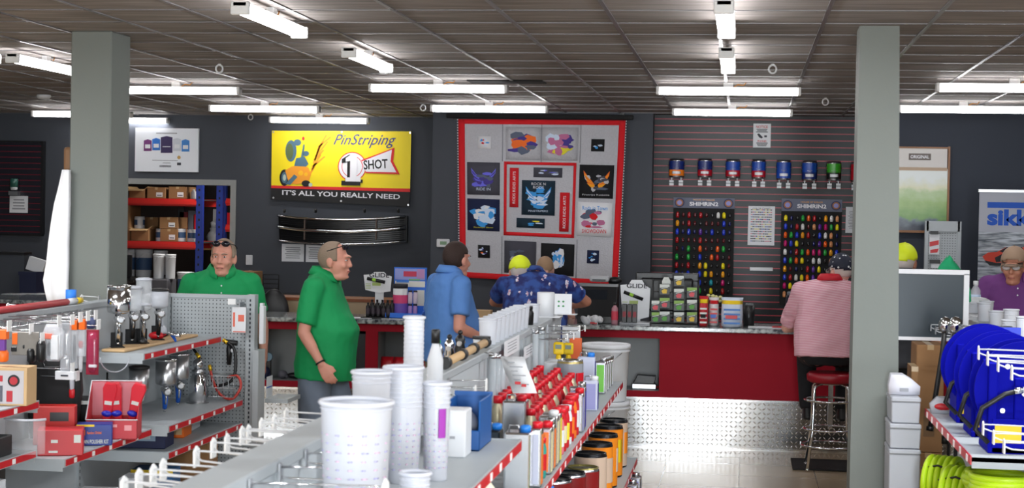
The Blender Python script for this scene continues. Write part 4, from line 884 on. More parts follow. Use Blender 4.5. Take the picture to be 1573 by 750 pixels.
# air freshener rack
LIME = flat('packet_lime',140,180,90); PKW = flat('packet_white',215,220,215); PKD = flat('packet_dark',30,36,34,.4)
t = thing('wire_packet_rack','black wire rack holding hanging freshener packets on the counter','rack',(at(1036,500,15.15).x,15.15,ZT),0,None,True); a,b,c,e = rect(1003,428,1073,497,15.2)
mb = MB()
for x in (a,(a+b)/2,b): mb.tube([(x,15.2,ZT),(x,15.2,e)],.006,6)
for z_ in (ZT+.1,ZT+.2,ZT+.3,e-.02): mb.tube([(a,15.2,z_),(b,15.2,z_)],.004,6)
mb.box(a,b,15.05,15.25,ZT,ZT+.01); mb.build('frame',BLACK,t)
t2 = thing('packet_header','white rounded tag card at the top of the packet rack','card',at(1023.5,449,15.12),0,None,True); plate_poly('card',[(1017,432),(1020,426),(1027,426),(1030,432),(1030,448),(1017,448)],15.15,PKW,t2); MB().tube([at(1023,430,15.14),at(1023,428,15.2)],.003).build('hook',BLACK,t2)
rnd = random.Random(8); n = 0
CN = [('silver',(flat('packet_silver',190,195,195,.25))),('lime green',LIME),('white',PKW)]
for (px, rows) in ((1007,(478,496)),(1021,(453,474,495)),(1043,(440,460,478,496)),(1063,(458,477,496))):
    for yy in rows:
        n += 1; w2, h2 = 7 if px < 1010 else 8.5, 17
        x0_,x1_ = px-w2, px+w2; nm, cm_ = (CN[0] if yy == 440 else CN[n % 2 + 1]); col2 = [flat('pk_yellow',225,190,70), flat('pk_pink',215,90,100), flat('pk_green',90,160,70)][n%3]
        colname = ['yellow','pink','green'][n%3]
        row = {0:'top',1:'upper middle',2:'lower middle',3:'bottom'}[4-len([r_ for r_ in rows if r_>=yy])]
        lab = '%s freshener packet with %s spot, %s row, %s column of the rack' % (nm, colname, row, {1007:'first',1021:'second',1043:'third',1063:'last'}[px])
        tt = thing('freshener_packet', lab, 'packet', at(px, yy, 15.12+.01*(n%3)), 0, 'freshener packets on the counter rack', True); Yq_ = 15.12+.01*(n%3)
        q = MB(); ppoly(q,[(x0_,yy),(x0_,yy-h2),(x1_,yy-h2),(x1_,yy)],Yq_,.012); q.build('pouch',PKD,tt,bevel=.003)
        q = MB(); ppoly(q,[(x0_+1,yy-h2+6),(x0_+1,yy-h2+1),(x1_-1,yy-h2+1),(x1_-1,yy-h2+5)],Yq_-.012,.002); q.m=1; ppoly(q,[(px-3,yy-2),(px-5,yy-6),(px-1,yy-9),(px+4,yy-8),(px+3,yy-2)],Yq_-.012,.002); q.m=2; ppoly(q,[(px-5,yy-9),(px+5,yy-11),(px+5,yy-12),(px-5,yy-10)],Yq_-.012,.003); q.build('print',[cm_,col2,PKW],tt)
def bag(label, x0,x1,y0,y1,Y,cols,words=(),name='snack_bag'):
    t = thing(name,label,'bag',(at((x0+x1)/2,y1,Y).x,Y,ZT),0,None,True); a,b,c,e = rect(x0,y0,x1,y1,Y); w=b-a; h=e-ZT; cx=(a+b)/2
    rs=[]
    for z_,ww,dd in ((0,.80,.05),(.06,.95,.08),(.4,1,.09),(.75,.96,.06),(.9,.98,.02),(1,1.04,.006)):
        rs.append([Vector((cx+ww*w/2*sx,Y+dd*sy,ZT+h*z_)) for sx,sy in ((-1,-.3),(-.6,-1),(0,-1.1),(.6,-1),(1,-.3),(1,.3),(0,1),(-1,.3))])
    MB().rings(rs).build('pouch',cols[0],t)
    q = MB(); q.m=0; q.rings([[Vector((cx+ww*w/2*sx,Y+dd*sy-.002,ZT+h*z_)) for sx,sy in ((-1,-.3),(-.6,-1),(0,-1.1),(.6,-1),(1,-.3))] for z_,ww,dd in ((.78,.97,.056),(.9,.985,.022))],True,False,False)
    q.m=1
    for k in range(4): q.box(cx-w*.38,cx+w*.38,Y-.1,Y-.094,ZT+h*(.12+.15*k),ZT+h*(.18+.15*k))
    q.m=2; q.box(cx-w*.3,cx+w*.25,Y-.104,Y-.098,ZT+h*.3,ZT+h*.42); q.build('print',cols[1:4],t)
    return t
bag('red and white snack bag left of the yellow topped one on the counter',1074,1088,455,499,15.1,(flat('bag_red',190,40,50,.3),YELLOW,PKW,MATTE_BLACK))
bag('white and red snack bag with dark print behind the red one',1089,1104,457,498,15.2,(flat('bag_white',220,215,215,.3),RED,RED,BLUE))
bag('yellow topped blue and white bag on the counter',1108,1141,457,500,15.08,(flat('bag_pale',205,215,230,.3),YELLOW,flat('bag_blue',80,130,200),RED))
p = at(1084,452,15.3); t = thing('posy_jar','black jar of pale flowers peeking over the snack bags','jar',(at(1096,480,15.35).x,15.36,ZT)); MB().lathe([(.04,0),(.05,.05),(.04,.16),(.03,.2)]).build('jar',BLACK,t); mb=MB(); rnd=random.Random(2)
for k in range(7): mb.ell((rnd.uniform(-.06,.06),rnd.uniform(-.03,.03),.245+rnd.uniform(-.03,.04)),(.02,.02,.016),8,5)
mb.build('flowers',flat('pale_yellow',225,220,150),t)
t = thing('black_cup','black cylindrical holder behind the blue and white bag','holder',(at(1150,497,15.3).x,15.3,ZT)); MB().lathe([(.05,0),(.055,.19),(.05,.19),(.046,.02)]).build('cup',BLACK,t); MB().box(-.03,.04,-.01,.01,.15,.21).build('card',BLACK,t)
t = thing('spray_can','tall black can with pale lettering beside the striped shirt man','can',(at(1213,497,15.05).x,15.05,ZT)); h = at(1213,448,15.05).z-ZT; MB().lathe([(.038,0),(.04,.006),(.04,h*.84),(.03,h*.9)]).build('body',flat('can_ink',22,24,40,.3),t); MB().lathe([(.03,h*.9),(.03,h*.97),(.024,h)]).build('cap',flat('cap_grey',110,112,120),t)
q=MB()
for k in range(6): q.box(-.022+.004*(k%2),.02-.005*(k%3),-.0425,-.0405,h*(.15+.11*k),h*(.20+.11*k))
q.build('print',flat('ink_pale',150,155,175),t)
for i,(px,w,dz) in enumerate(((1175,.3,0),(1197,.12,.006))):
    o = MB().box(at(px,495,15.1).x-w/2,at(px,495,15.1).x+w/2,15.05,15.25,ZT+.001+dz,ZT+.005+dz).build('leaflet',[PAPER,RED][i],None); tag(o,['white leaflet lying between black holder and black can','small red leaflet beside the tall black can'][i],'leaflet')
# behind the counter, left
Y=16.4; a,b,c,e = rect(392,457,612,480,Y); t = thing('back_bench','low wooden bench with brown top edge behind the counter','bench',((a+b)/2,Y,0),0,None,True)
z1_ = at(560,460,Y).z; MB().box(a,b,Y,Y+.5,z1_-.03,z1_).build('top',flat('brown_edge',130,70,30,.5),t); MB().box(a,b,Y+.01,Y+.48,0,z1_-.03).build('body',flat('tan_board',170,150,120,.6),t); 
Y=16.2; t = thing('office_chair','black office chair behind the counter beside the seated looking man','chair',at(420,470,Y),0,None,True); p=at(421,462,Y)
MB().ell((p.x,Y,p.z-.13),(.16,.05,.25)).build('backrest',BLACK,t); MB().ell((p.x,Y-.2,p.z-.42),(.22,.22,.05)).build('seat',BLACK,t); MB().tube([(p.x,Y-.15,.1),(p.x,Y-.15,p.z-.45)],.03).build('post',STEEL,t)
mb=MB()
for k in range(5): mb.tube([(p.x,Y-.15,.12),(p.x+.28*math.cos(k*1.257),Y-.15+.28*math.sin(k*1.257),.05)],.02); mb.ell((p.x+.28*math.cos(k*1.257),Y-.15+.28*math.sin(k*1.257),.035),(.03,.03,.035),8,6)
mb.build('star_base',BLACK,t)
Y=19.0; t = thing('wire_file_rack','thin black wire rack against the dark wall behind the office chair','rack',at(415,447,Y),0,None,True); a,b,c,e=rect(404,422,428,450,Y); mb=MB()
for z_ in [c+(e-c)*k/4 for k in range(5)]: mb.tube([(a,Y,z_),(b,Y,z_)],.005,6)
for x in (a,b): mb.tube([(x,Y,c-.02),(x,Y,e)],.008,6)
mb.build('wires',MATTE_BLACK,t); z2_=c-.02
t = thing('back_table','dark table against the left back wall behind the counter','table',at(400,455,Y),0,None,True); a,b=at(352,450,Y).x,at(470,450,Y).x; MB().box(a,b,Y-.3,Y+.5,z2_-.04,z2_).build('top',MATTE_BLACK,t)
for x in (a+.05,b-.05): MB().box(x-.03,x+.03,Y-.2,Y+.4,0,z2_-.04).build('leg',MATTE_BLACK,t)
a,b,c,e=rect(357,417,393,447,Y); carton('brown carton on the dark table behind the green polo man','box',((a+b)/2,Y+.1,z2_),b-a,.35,e-z2_,BROWN)
# in the recesses of the counter
def kthing(name,label,cat,px,y,z=ZR0): return thing(name,label,cat,kpx(px,y,z),KA)
for i,(px,w) in enumerate(((590,.125),(611,.135))):
    t = kthing('product_bag',['red bag with white foot in the counter recess, left of two','red bag with white foot in the counter recess, right of two'][i],'bag',px,.2); t['group']='red bags in the counter recess'; h=.23
    MB().rings([[Vector((sx*w/2*ww,sy*dd,h*z_)) for sx,sy in ((-1,-.6),(-.5,-1),(.5,-1),(1,-.6),(1,.6),(-1,.6))] for z_,ww,dd in ((0,.9,.05),(.1,1,.06),(.8,.95,.04),(1,.9,.008))]).build('pouch',flat('pouch_red',205,30,44,.35),t); q=MB().box(-w*.4,w*.4,-.064,-.06,.01,.06); q.m=1; q.box(-w*.2,w*.2,-.066,-.062,.02,.05); q.build('label',[PAPER,RED],t)
t = kthing('gauge','round dial gauge with pale face in the left counter recess','gauge',405,.2,ZR0+.2); MB().lathe([(.04,-.0),(.04,.03),(.035,.032)],n=20).build('dial',flat('dial_blue',120,150,170),t).rotation_euler=(PI/2,0,0); MB().box(-.02,.02,-.02,.03,-.2,-.03).build('stand',BLACK,t)
for i,(px,w,h,m_,s) in enumerate(((402,.1,.11,NAVY,'small dark blue object in the left counter recess'),(428,.09,.08,flat('grip_grey',90,90,100),'small grey fitting in the left counter recess'),(447,.17,.06,BLACK,'flat black tool in the left counter recess'))):
    t = kthing('small_tool',s,'tool',px,.15+.03*i); MB().ell((0,0,h*.5),(w/2,.05,h*.5)).build('body',m_,t); MB().tube([(w*.2,0,h*.5),(w*.55,-.02,h*.2)],.013).build('nozzle',m_,t)
t = kthing('tool_case','small black and silver case in the right counter recess','case',990,.2); MB().box(-.11,.11,-.06,.06,.0,.05).build('tray',STEEL,t,bevel=.006); MB().rings([[Vector((-.10,y,.05+z_)),Vector((.09,y,.05+z_)),Vector((.11,y,.12+z_)),Vector((-.06,y,.13+z_))] for y,z_ in ((-.05,0),(.05,0))],False).build('lid',BLACK,t,bevel=.005)
t = kthing('small_tool','small dark knob beside the black and silver case','tool',1003,.17); MB().ell((0,0,.03),(.04,.03,.03)).build('body',BLACK,t); MB().cyl((0,0,.02),(.07,0,.02),.01).build('nozzle',DRED,t)
t = kthing('blue_box','black cabinet insert with red shelf line in the counter','cabinet insert',551,.12,ZR0); MB().box(-.07,.07,-.05,.2,.12,.45).build('body',flat('insert_black',24,26,34,.4),t,bevel=.006); MB().box(-.075,.075,-.07,.2,.09,.11).build('shelf',RED,t); MB().box(-.065,.065,-.05,.2,0,.09).build('base',BLACK,t)
# diamond plate: little hanging keys on its left
# small brown box on counter behind blue shirt man
carton('small tan box on the counter behind the blue polo man','box',(at(738,480,15.3).x,15.35,ZT),.2,.12,.08,TAN,tape=False)
# ================================================================== PEOPLE
SK = lambda n, r, g, b: flat(n, r, g, b, .55, vary=.06, vscale=25)
SKIN = SK('skin_ruddy', 214, 150, 130); SKIN2 = SK('skin_tan', 190, 130, 106); SKIN3 = SK('skin_fair', 224, 170, 152)
EYEW = flat('eye_white', 225,222,220,.3); IRIS = flat('iris_dark', 50,55,60,.2); LIP = flat('lip', 170,95,90); 
_cl = bpy.data.textures.new('fabric_folds', 'CLOUDS'); _cl.noise_scale = .13; _cl.noise_depth = 2
def remesh(mb, name, mats, par, voxel, smooth=4, folds=0, classify=None):
    o = mb.build(name+'_raw', mats, None); bm = bmesh.new(); bm.from_mesh(o.data); bmesh.ops.recalc_face_normals(bm, faces=bm.faces); bm.to_mesh(o.data); bm.free()
    r = o.modifiers.new('r', 'REMESH'); r.mode = 'VOXEL'; r.voxel_size = voxel; r.use_smooth_shade = True
    s = o.modifiers.new('s', 'SMOOTH'); s.factor = .5; s.iterations = smooth
    if folds: d = o.modifiers.new('d', 'DISPLACE'); d.texture = _cl; d.strength = folds; d.mid_level = .5
    dg = bpy.context.evaluated_depsgraph_get(); me = bpy.data.meshes.new_from_object(o.evaluated_get(dg)); bpy.data.objects.remove(o)
    me.name = name; me.materials.clear()
    for m in (mats if isinstance(mats, (list, tuple)) else [mats]): me.materials.append(m)
    mi = [0]*len(me.polygons)
    if classify: mi = [classify(p.center) for p in me.polygons]
    me.polygons.foreach_set('material_index', mi); me.polygons.foreach_set('use_smooth', [True]*len(mi)); me.update()
    n = bpy.data.objects.new(name, me); C.objects.link(n)
    if par is not None: n.parent = par
    return n
def sring(c, rx, ry, e=2.4, n=22, M=None):
    out = []
    for k in range(n):
        a = 2*PI*k/n; ca, sa = math.cos(a), math.sin(a)
        v = Vector((c[0]+rx*math.copysign(abs(ca)**(2/e), ca), c[1]+ry*math.copysign(abs(sa)**(2/e), sa), c[2])); out.append(M @ v if M else v)
    return out
def capsule(mb, a, b, ra, rb, e0=True, e1=True, sq=None):
    mb.cyl(a, b, ra, rb, 14)
    if e0: mb.ell(a, (ra,)*3, 12, 8)
    if e1: mb.ell(b, (rb,)*3, 12, 8)
def shell(mb, c, r, pred, M, n=36, m=24):
    pts = {}; 
    def P(i, j):
        t = -PI/2+PI*j/m; a = 2*PI*i/n; return Vector((c[0]+r[0]*math.cos(t)*math.cos(a), c[1]+r[1]*math.cos(t)*math.sin(a), c[2]+r[2]*math.sin(t)))
    vs = []; idx = {}; fs = []
    for j in range(m):
        for i in range(n):
            q = [(i,j),((i+1)%n,j),((i+1)%n,j+1),(i,j+1)]; cc = sum((P(*k) for k in q), Vector())/4
            if pred(cc):
                f = []
                for k in q:
                    if k not in idx: idx[k] = len(vs); vs.append(M @ P(*k))
                    f.append(idx[k])
                fs.append(f)
    mb._add(vs, fs, True)
def person(label, x, y, rz, h, skin, shirt, pants, lean=0, tilt=0, belly=.03, headrot=(0,0,0), headoff=(0,0,0), arms=None, legs=None, shorts=False, sit=None, shirtname='polo_shirt',
           hair=None, cap=None, glasses=None, collar=None, wide=1.0, voxel=.008, sleeve=.72, shoes=None, fine=True, hem=.86, watch=None, stubble=None):
    s = h/1.745; root = thing('person', label, 'person', (x, y, 0), rz); root.scale = (s, s, s)
    pel = Vector((0, 0, .93)); 
    if sit is not None: pel = Vector((0, 0, sit/s+.13))
    UB = Matrix.Translation(pel) @ Euler((lean, tilt, 0)).to_matrix().to_4x4() @ Matrix.Translation(-Vector((0,0,.93)))      # upper body; lean>0 = forwards (towards -y)
    b = belly; w = wide
    neck = UB @ Vector((0, .01, 1.50)); 
    HM = Matrix.Translation(neck) @ Matrix.Translation(Vector(headoff)) @ Euler((lean*.3+headrot[0], tilt*.3+headrot[1], headrot[2])).to_matrix().to_4x4() @ Matrix.Translation(Vector((0, -.035, .118))) @ Matrix.Scale(1.06, 4)
    torso = [(.86,.175,.125,0),(.95,.18+b*.4,.13+b*.7,-b*.5),(1.05,.175+b*.5,.125+b,-b*.8),(1.15,.175+b*.4,.125+b*.9,-b*.7),(1.26,.185+b*.1,.13+b*.4,-b*.3),(1.36,.19,.128,0),(1.44,.175,.11,.01),(1.49,.12,.08,.015),(1.525,.07,.06,.015)]
    if arms is None: arms = {}
    # ---- skin
    mb = MB()
    mb.rings([sring((0, yo, z), rx*w*.9, ry*.9, M=UB) for z, rx, ry, yo in torso])
    capsule(mb, UB @ Vector((0,.02,1.46)), HM @ Vector((0,.02,-.05)), .062, .056)
    def he(c, r, n=16, m=12): mb.rings([[HM @ p for p in rg] for rg in _ellr(c, r, n, m)])
    def _ellr(c, r, n, m):
        c = Vector(c); return [[c+Vector((r[0]*max(math.cos(-PI/2+PI*i/m),.02)*math.cos(2*PI*j/n), r[1]*max(math.cos(-PI/2+PI*i/m),.02)*math.sin(2*PI*j/n), r[2]*math.sin(-PI/2+PI*i/m))) for j in range(n)] for i in range(m+1)]
    he((0,.015,.022),(.077,.096,.096)); he((0,-.022,-.03),(.063,.074,.085)); he((0,-.04,-.088),(.046,.048,.032)); he((0,-.080,-.108),(.02,.018,.014))
    he((0,-.088,.024),(.048,.016,.012)); he((.036,-.068,-.035),(.026,.024,.022)); he((-.036,-.068,-.035),(.026,.024,.022)); he((0,-.03,-.105),(.05,.06,.03))
    capsule(mb, HM @ Vector((0,-.094,.008)), HM @ Vector((0,-.108,-.033)), .009, .0135); he((.012,-.103,-.037),(.008,.009,.007)); he((-.012,-.103,-.037),(.008,.009,.007))
    he((0,-.092,-.066),(.022,.011,.006)); he((0,-.090,-.077),(.02,.011,.007))
    for sx in (-1,1): he((sx*.079,.012,-.015),(.010,.022,.033)); he((sx*.077,.005,-.04),(.008,.012,.012))
    sh = mb2 = MB()        # shirt
    sh.rings([sring((0, yo if z > 1.1 else -b*.62, z if z > .87 else hem), (rx if z > 1.1 else .176+b*.35)*w*1.04+.006, (ry if z > 1.1 else .127+b*.82)*1.05+.006, M=UB) for z, rx, ry, yo in torso])
    for sd in (-1,1): capsule(sh, UB @ Vector((sd*.05,.015,1.49)), UB @ Vector((sd*.17*w,.012,1.44)), .052, .066)
    cuffs = []
    for sd in (-1, 1):
        A = arms.get(sd, {}); S_ = UB @ Vector((sd*.188*w, .01, 1.435))
        E_ = Vector(A['e']) if 'e' in A else UB @ Vector((sd*.27*w, .03, 1.14)); Wr = Vector(A['w']) if 'w' in A else UB @ Vector((sd*.28*w, -.06, .90))
        capsule(mb, S_, E_, .052, .042); capsule(mb, E_, Wr, .043, .027, True, True); capsule(mb, E_+(Wr-E_)*.15, E_+(Wr-E_)*.5, .044, .038)
        sh.ell(S_, (.078,.078,.075)); cu = S_+(E_-S_)*sleeve; sh.cyl(S_, cu, .076, .074, 18)
        # hand
        f = (Wr-E_).normalized(); nrm = Vector(A.get('n', (sd*1.0, 0, 0))); nrm = (nrm - f*nrm.dot(f)).normalized(); sv = f.cross(nrm)
        if sv.dot(Vector(A.get('t', (0,-1,0)))) < 0: sv = -sv       # sv points to the thumb side
        pb = MB(); P0 = Wr+f*.015; P1 = Wr+f*.095
        for k in range(4):
            o1 = sv*(.030-.020*k); capsule(mb, P0+o1*.7, P1+o1+f*(-.004*abs(k-1)), .0145, .0125)
        for k, L_ in enumerate((.070,.079,.073,.056)):
            o1 = sv*(.033-.022*k); q0 = P1+o1+f*(-.004*abs(k-1)); c_ = A.get('curl', .5)
            d1 = (f*math.cos(c_*.5) - nrm*math.sin(c_*.5)); d2 = (f*math.cos(c_*1.3) - nrm*math.sin(c_*1.3)); d3 = (f*math.cos(c_*2.0)-nrm*math.sin(c_*2.0))
            q1 = q0+d1*L_*.45; q2 = q1+d2*L_*.32; q3 = q2+d3*L_*.25; capsule(mb, q0, q1, .0098, .0092); capsule(mb, q1, q2, .0092, .0085); capsule(mb, q2, q3, .0085, .0075)
        t0 = Wr+f*.03+sv*.028; t1 = t0+(f*.8+sv*.7-nrm*.3).normalized()*.04; t2 = t1+(f*1+sv*.1-nrm*.3).normalized()*.032
        capsule(mb, t0, t1, .0145, .0115); capsule(mb, t1, t2, .0115, .009)
        A['_w'] = (Wr, f)
        cuffs.append((cu, (E_-S_).normalized()))
    # ---- legs
    tr = MB(); 
    for sd in (-1, 1):
        G = (legs or {}).get(sd, {}); Hp = pel + Vector((sd*.095, 0, -.02)); K = Vector(G['k']) if 'k' in G else Vector((sd*.105, -.01, .50)); An = Vector(G['a']) if 'a' in G else Vector((sd*.11, .03, .085))
        capsule(mb, Hp, K, .082, .056); capsule(mb, K, An, .055, .036); capsule(mb, K+(An-K)*.12+Vector((0,.015,0)), K+(An-K)*.45+Vector((0,.02,0)), .054, .045)
        dr = Vector(G.get('f', (0,-1,0)))
        capsule(mb, An+Vector((0,0,-.03)), An+dr*.13+Vector((0,0,-.045)), .034, .028)
        if shorts: tr.cyl(Hp+Vector((0,0,.02)), K+(K-Hp)*.02, .125, .105, 18)
        else: tr.cyl(Hp+Vector((0,0,.02)), K, .118, .082, 18); tr.ell(K, (.084,.084,.084)); tr.cyl(K, An+Vector((0,0,.0)), .082, .068, 18)
        sm = MB(); d2 = An+Vector((0,0,-.085)); 
        sm.rings([sring((0,0,0), rr, rr2, 2.2, 14, Matrix.Translation(d2+dr*dd+Vector((0,0,zz)))) for dd, zz, rr, rr2 in ((.035,0,.048,.13),(.035,.025,.05,.132),(.03,.055,.045,.11),(.0,.09,.042,.06),(.0,.11,.04,.05))])
        sm.build('shoe', shoes or flat('shoe_dark', 40,36,34,.5), root)
    tr.rings([sring((0, 0, z), rx, ry, M=Matrix.Translation((0,0,pel.z-.93))) for z, rx, ry in ((.84,.17,.115),(.90,.185*w,.14),(.97,.165*w,.115+b*.2))])
    sk2 = stubble or skin
    def cls(c): 
        return 0
    remesh(mb, 'body', [skin], root, voxel if fine else voxel*1.4, 3)
    remesh(sh, shirtname, [shirt], root, .010, 5, folds=.022)
    remesh(tr, 'shorts' if shorts else 'trousers', [pants], root, .011, 4, folds=.014)
    # ---- collar
    cm_ = collar or shirt; mb = MB(); rs = []
    for k in range(25):
        a = -PI/2+.30+ (2*PI-.60)*k/24; ca, sa = math.cos(a), math.sin(a); fr = max(0, -sa)
        rs.append([UB @ Vector((.072*ca, .068*sa+.014-.012*fr, 1.568-.040*fr)), UB @ Vector((.080*ca, .077*sa+.014-.016*fr, 1.571-.040*fr)), UB @ Vector((.112*ca, .104*sa+.012-.024*fr, 1.520-.055*fr)), UB @ Vector((.100*ca, .094*sa+.012-.024*fr, 1.512-.05*fr))])
    mb.rings(rs); mb.build('collar', cm_, root)
    # ---- eyes, brows, mouth
    mb = MB(); ib = MB(); br = MB(); HT = mb.T = ib.T = br.T = HM
    for sx in (-1,1): mb.ell((sx*.029,-.0835,.002),(.0105,.0085,.0048),10,6); ib.ell((sx*.029,-.0905,.002),(.005,.004,.005),8,6); br.tube([(sx*.013,-.104,.019),(sx*.030,-.101,.024),(sx*.048,-.088,.018)],.0035,6)
    mb.build('eyes', EYEW, root); ib.build('irises', IRIS, root); br.build('eyebrows', hair[0] if hair else flat('brow_grey',120,100,90), root)
    mb = MB(); mb.T = HM; mb.tube([(-.022,-.093,-.0715),(-.008,-.1015,-.070),(.008,-.1015,-.070),(.022,-.093,-.0715)],.0035,6); mb.build('lips', LIP, root)
    if hair:
        hm, kind = hair; mb = MB()
        if kind == 'short': pred = lambda c: c.z > .03 - .0 + max(0, -c.y-.03)*1.0 or (c.y > .01 and c.z > -.065+(.05-c.y)*.4)
        elif kind == 'balding': pred = lambda c: (c.y > .012 and c.z > -.06 and (c.z < .09)) or (c.z > .075 and c.y > -.03) or (c.z>.0 and c.z<.07 and c.y>-.03 and abs(c.x) > .05)
        else: pred = lambda c: c.z > .02 or c.y > -.01
        shell(mb, (0,.015,.022), (.082,.102,.102), pred, HM)
        o = mb.build('hair', hm, root); q = o.modifiers.new('s','SOLIDIFY'); q.thickness = .006; q.offset = -1
        if kind == 'balding': o2 = None
    if cap:
        cm2, bm2, back = cap; mb = MB(); shell(mb, (0,.013,.028), (.089,.109,.104), lambda c: c.z > .024 - .30*c.y, HM); o = mb.build('cap', cm2, root); q = o.modifiers.new('s','SOLIDIFY'); q.thickness = .005
        mb = MB(); sgn = 1 if back else -1; vs = []
        rsb = []
        for k in range(9):
            a = (-1+2*k/8)*1.0; x_, y_ = .08*math.sin(a), sgn*(.095*math.cos(a)); rsb.append([HM @ Vector((x_, y_+.012, .03)), HM @ Vector((x_*1.05, y_+sgn*.065*math.cos(a*1.2)+.012, .018-.01*abs(a))), HM @ Vector((x_*1.05, y_+sgn*.065*math.cos(a*1.2)+.012, .014-.01*abs(a))), HM @ Vector((x_, y_+.012, .025))])
        mb.rings(rsb); mb.build('cap_brim', bm2, root)
        mb = MB(); mb.T = HM; mb.ell((0,.013,.133),(.007,.007,.004),8,5); mb.build('cap_button', bm2, root)
    if glasses:
        mb = MB(); mb.T = HM; mb2 = MB(); mb2.T = HM
        if glasses == 'up': z0, y0, zs = .088, -.070, .05
        else: z0, y0, zs = .002, -.108, 0
        for sx in (-1,1):
            mb2.ell((sx*.032,y0,z0),(.026,.006 if glasses != 'up' else .012,.017),14,8); mb.tube([(sx*.056,y0+.006,z0+.004),(sx*.083,-.03,z0-.008),(sx*.085,.03,z0-.03 if glasses=='up' else z0)],.003,6)
            mb.tube([(sx*.032+.027*math.cos(a),y0-.002,z0+.018*math.sin(a)) for a in [2*PI*k/14 for k in range(14)]],.0022,5,True)
        mb.tube([(-.008,y0-.002,z0+.003),(.008,y0-.002,z0+.003)],.003,6)
        mb.build('glasses_frame', BLACK if glasses!='clear' else flat('wire_frame',120,110,90,.3), root); mb2.build('lenses', flat('dark_lens',18,16,26,.05) if glasses=='up' else CLEAR, root)
    if watch:
        Wr, f = arms[watch]['_w']; u = f.orthogonal().normalized(); v = f.cross(u); mb = MB(); c0 = Wr-f*.012
        mb.tube([c0+(u*math.cos(a)+v*math.sin(a))*.031 for a in [2*PI*k/16 for k in range(16)]],.006,6,True); mb.build('wristband', BLACK, root)
    return root, UB, HM, s
PG = flat('polo_green', 0, 150, 84, .75, vary=.05, bump=.15, bscale=300)
GH = flat('hair_grey_blond', 150, 130, 112, .8, bump=.6, bscale=200); DHR = flat('hair_dark_brown', 52, 34, 28, .7, bump=.6, bscale=200); TH = flat('hair_tan', 176, 142, 112, .8, bump=.6, bscale=200); WH = flat('hair_white', 215, 205, 200, .8)
SHG = flat('shorts_grey_blue', 112, 124, 142, .8, vary=.05); DKP = flat('trousers_black', 16, 16, 20, .9); KHK = flat('trousers_khaki', 140, 128, 108, .85)
def placket(r, UB, col=INK):
    mb = MB(); mb.T = UB
    pb = MB(); pb.T = UB; pb.rings([[Vector((x_,y_,z_)) for x_,y_ in ((-.014,yy),(.014,yy),(.014,yy+.03),(-.014,yy+.03))] for z_,yy in ((1.50,-.108),(1.45,-.135),(1.38,-.152))],False); pb.build('placket', PG_D if 0 else r.get('_pm') or INK, r) if 0 else None
    for k in range(3): mb.cyl((0,-.137-.0*k,1.42-.05*k),(0,-.142,1.42-.05*k),.006,n=8)
    return mb.build('buttons', WHITE, r)
# 1 green polo, looking at the camera over the pegboard wing
Y=11.9; p = at(347,367,Y); h = p.z
r,UB,HM,s = person('man in green polo with sunglasses on his head, looking over the pegboard shelf', p.x-.03, Y, .32, h, SKIN, PG, KHK, belly=.07, wide=1.08, hair=(GH,'balding'), glasses='up', headrot=(0,0,-.25), headoff=(.02,0,0))
placket(r,UB)
# 2 green polo in profile
Y=11.8; p = at(506,371,Y); h = p.z
r,UB,HM,s = person('man in green polo and grey shorts walking past the counter in profile', p.x-.06, Y, PI/2-.06, h, SKIN, PG, SHG, belly=.075, wide=1.05, shorts=True, hair=(GH,'balding'), glasses='up', headoff=(0,-.045,0), lean=.05,
    arms={-1:dict(e=(-.26,.03,1.13), w=(-.27,-.10,.92), n=(-1,0,0), t=(0,-1,0), curl=.55), 1:dict(e=(.27,.06,1.12), w=(.27,.05,.88))}, legs={-1:dict(k=(-.10,-.0,.5), a=(-.1,.10,.085)), 1:dict(k=(.10,-.14,.52), a=(.1,-.10,.085))}, watch=-1, hem=.80, sleeve=.82)
# 3 blue polo from behind
PB = flat('polo_blue', 88, 136, 205, .75, vary=.05, bump=.15, bscale=300)
Y=12.6; p = at(698,371,Y); h = p.z
person('man in light blue polo seen from behind, looking towards the quilt', p.x-.05, Y, math.radians(128), h, SKIN, PB, KHK, belly=.07, hair=(DHR,'short'), headrot=(0,0,.35), headoff=(0,-.03,0), lean=.05,
    arms={-1:dict(e=(-.25,.03,1.13), w=(-.20,-.20,1.05), n=(0,0,1), t=(1,0,0)), 1:dict(e=(.25,.0,1.13), w=(.2,-.22,1.05), n=(0,0,1), t=(-1,0,0))})
# 4 Hawaiian shirt leaning on the counter
HW = flat('hawaiian_navy', 20, 30, 100, .7)
nt, b_, N, L = nodes_of(HW); tc = N('ShaderNodeTexCoord'); v1 = N('ShaderNodeTexVoronoi'); v1.inputs['Scale'].default_value = 9; n1 = N('ShaderNodeTexNoise'); n1.inputs['Scale'].default_value = 14
n2 = N('ShaderNodeTexNoise'); n2.inputs['Scale'].default_value = 60
mpx = N('ShaderNodeMapping'); mpx.inputs['Rotation'].default_value = (0,.5,0); mpx.inputs['Scale'].default_value = (1.7,1,.8)
L(tc.outputs['Object'], mpx.inputs[0]); L(mpx.outputs[0], v1.inputs['Vector']); L(tc.outputs['Object'], n1.inputs['Vector']); L(tc.outputs['Object'], n2.inputs['Vector'])
cr = N('ShaderNodeValToRGB'); e = cr.color_ramp.elements; e[0].color=(.008,.016,.13,1); e[0].position=.42; e[1].color=(.03,.09,.36,1); e[1].position=.62; L(n1.outputs['Fac'], cr.inputs['Fac'])
ad = N('ShaderNodeMath'); ad.operation='MULTIPLY_ADD'; ad.inputs[1].default_value=.35; L(n2.outputs['Fac'], ad.inputs[0]); L(v1.outputs['Distance'], ad.inputs[2])
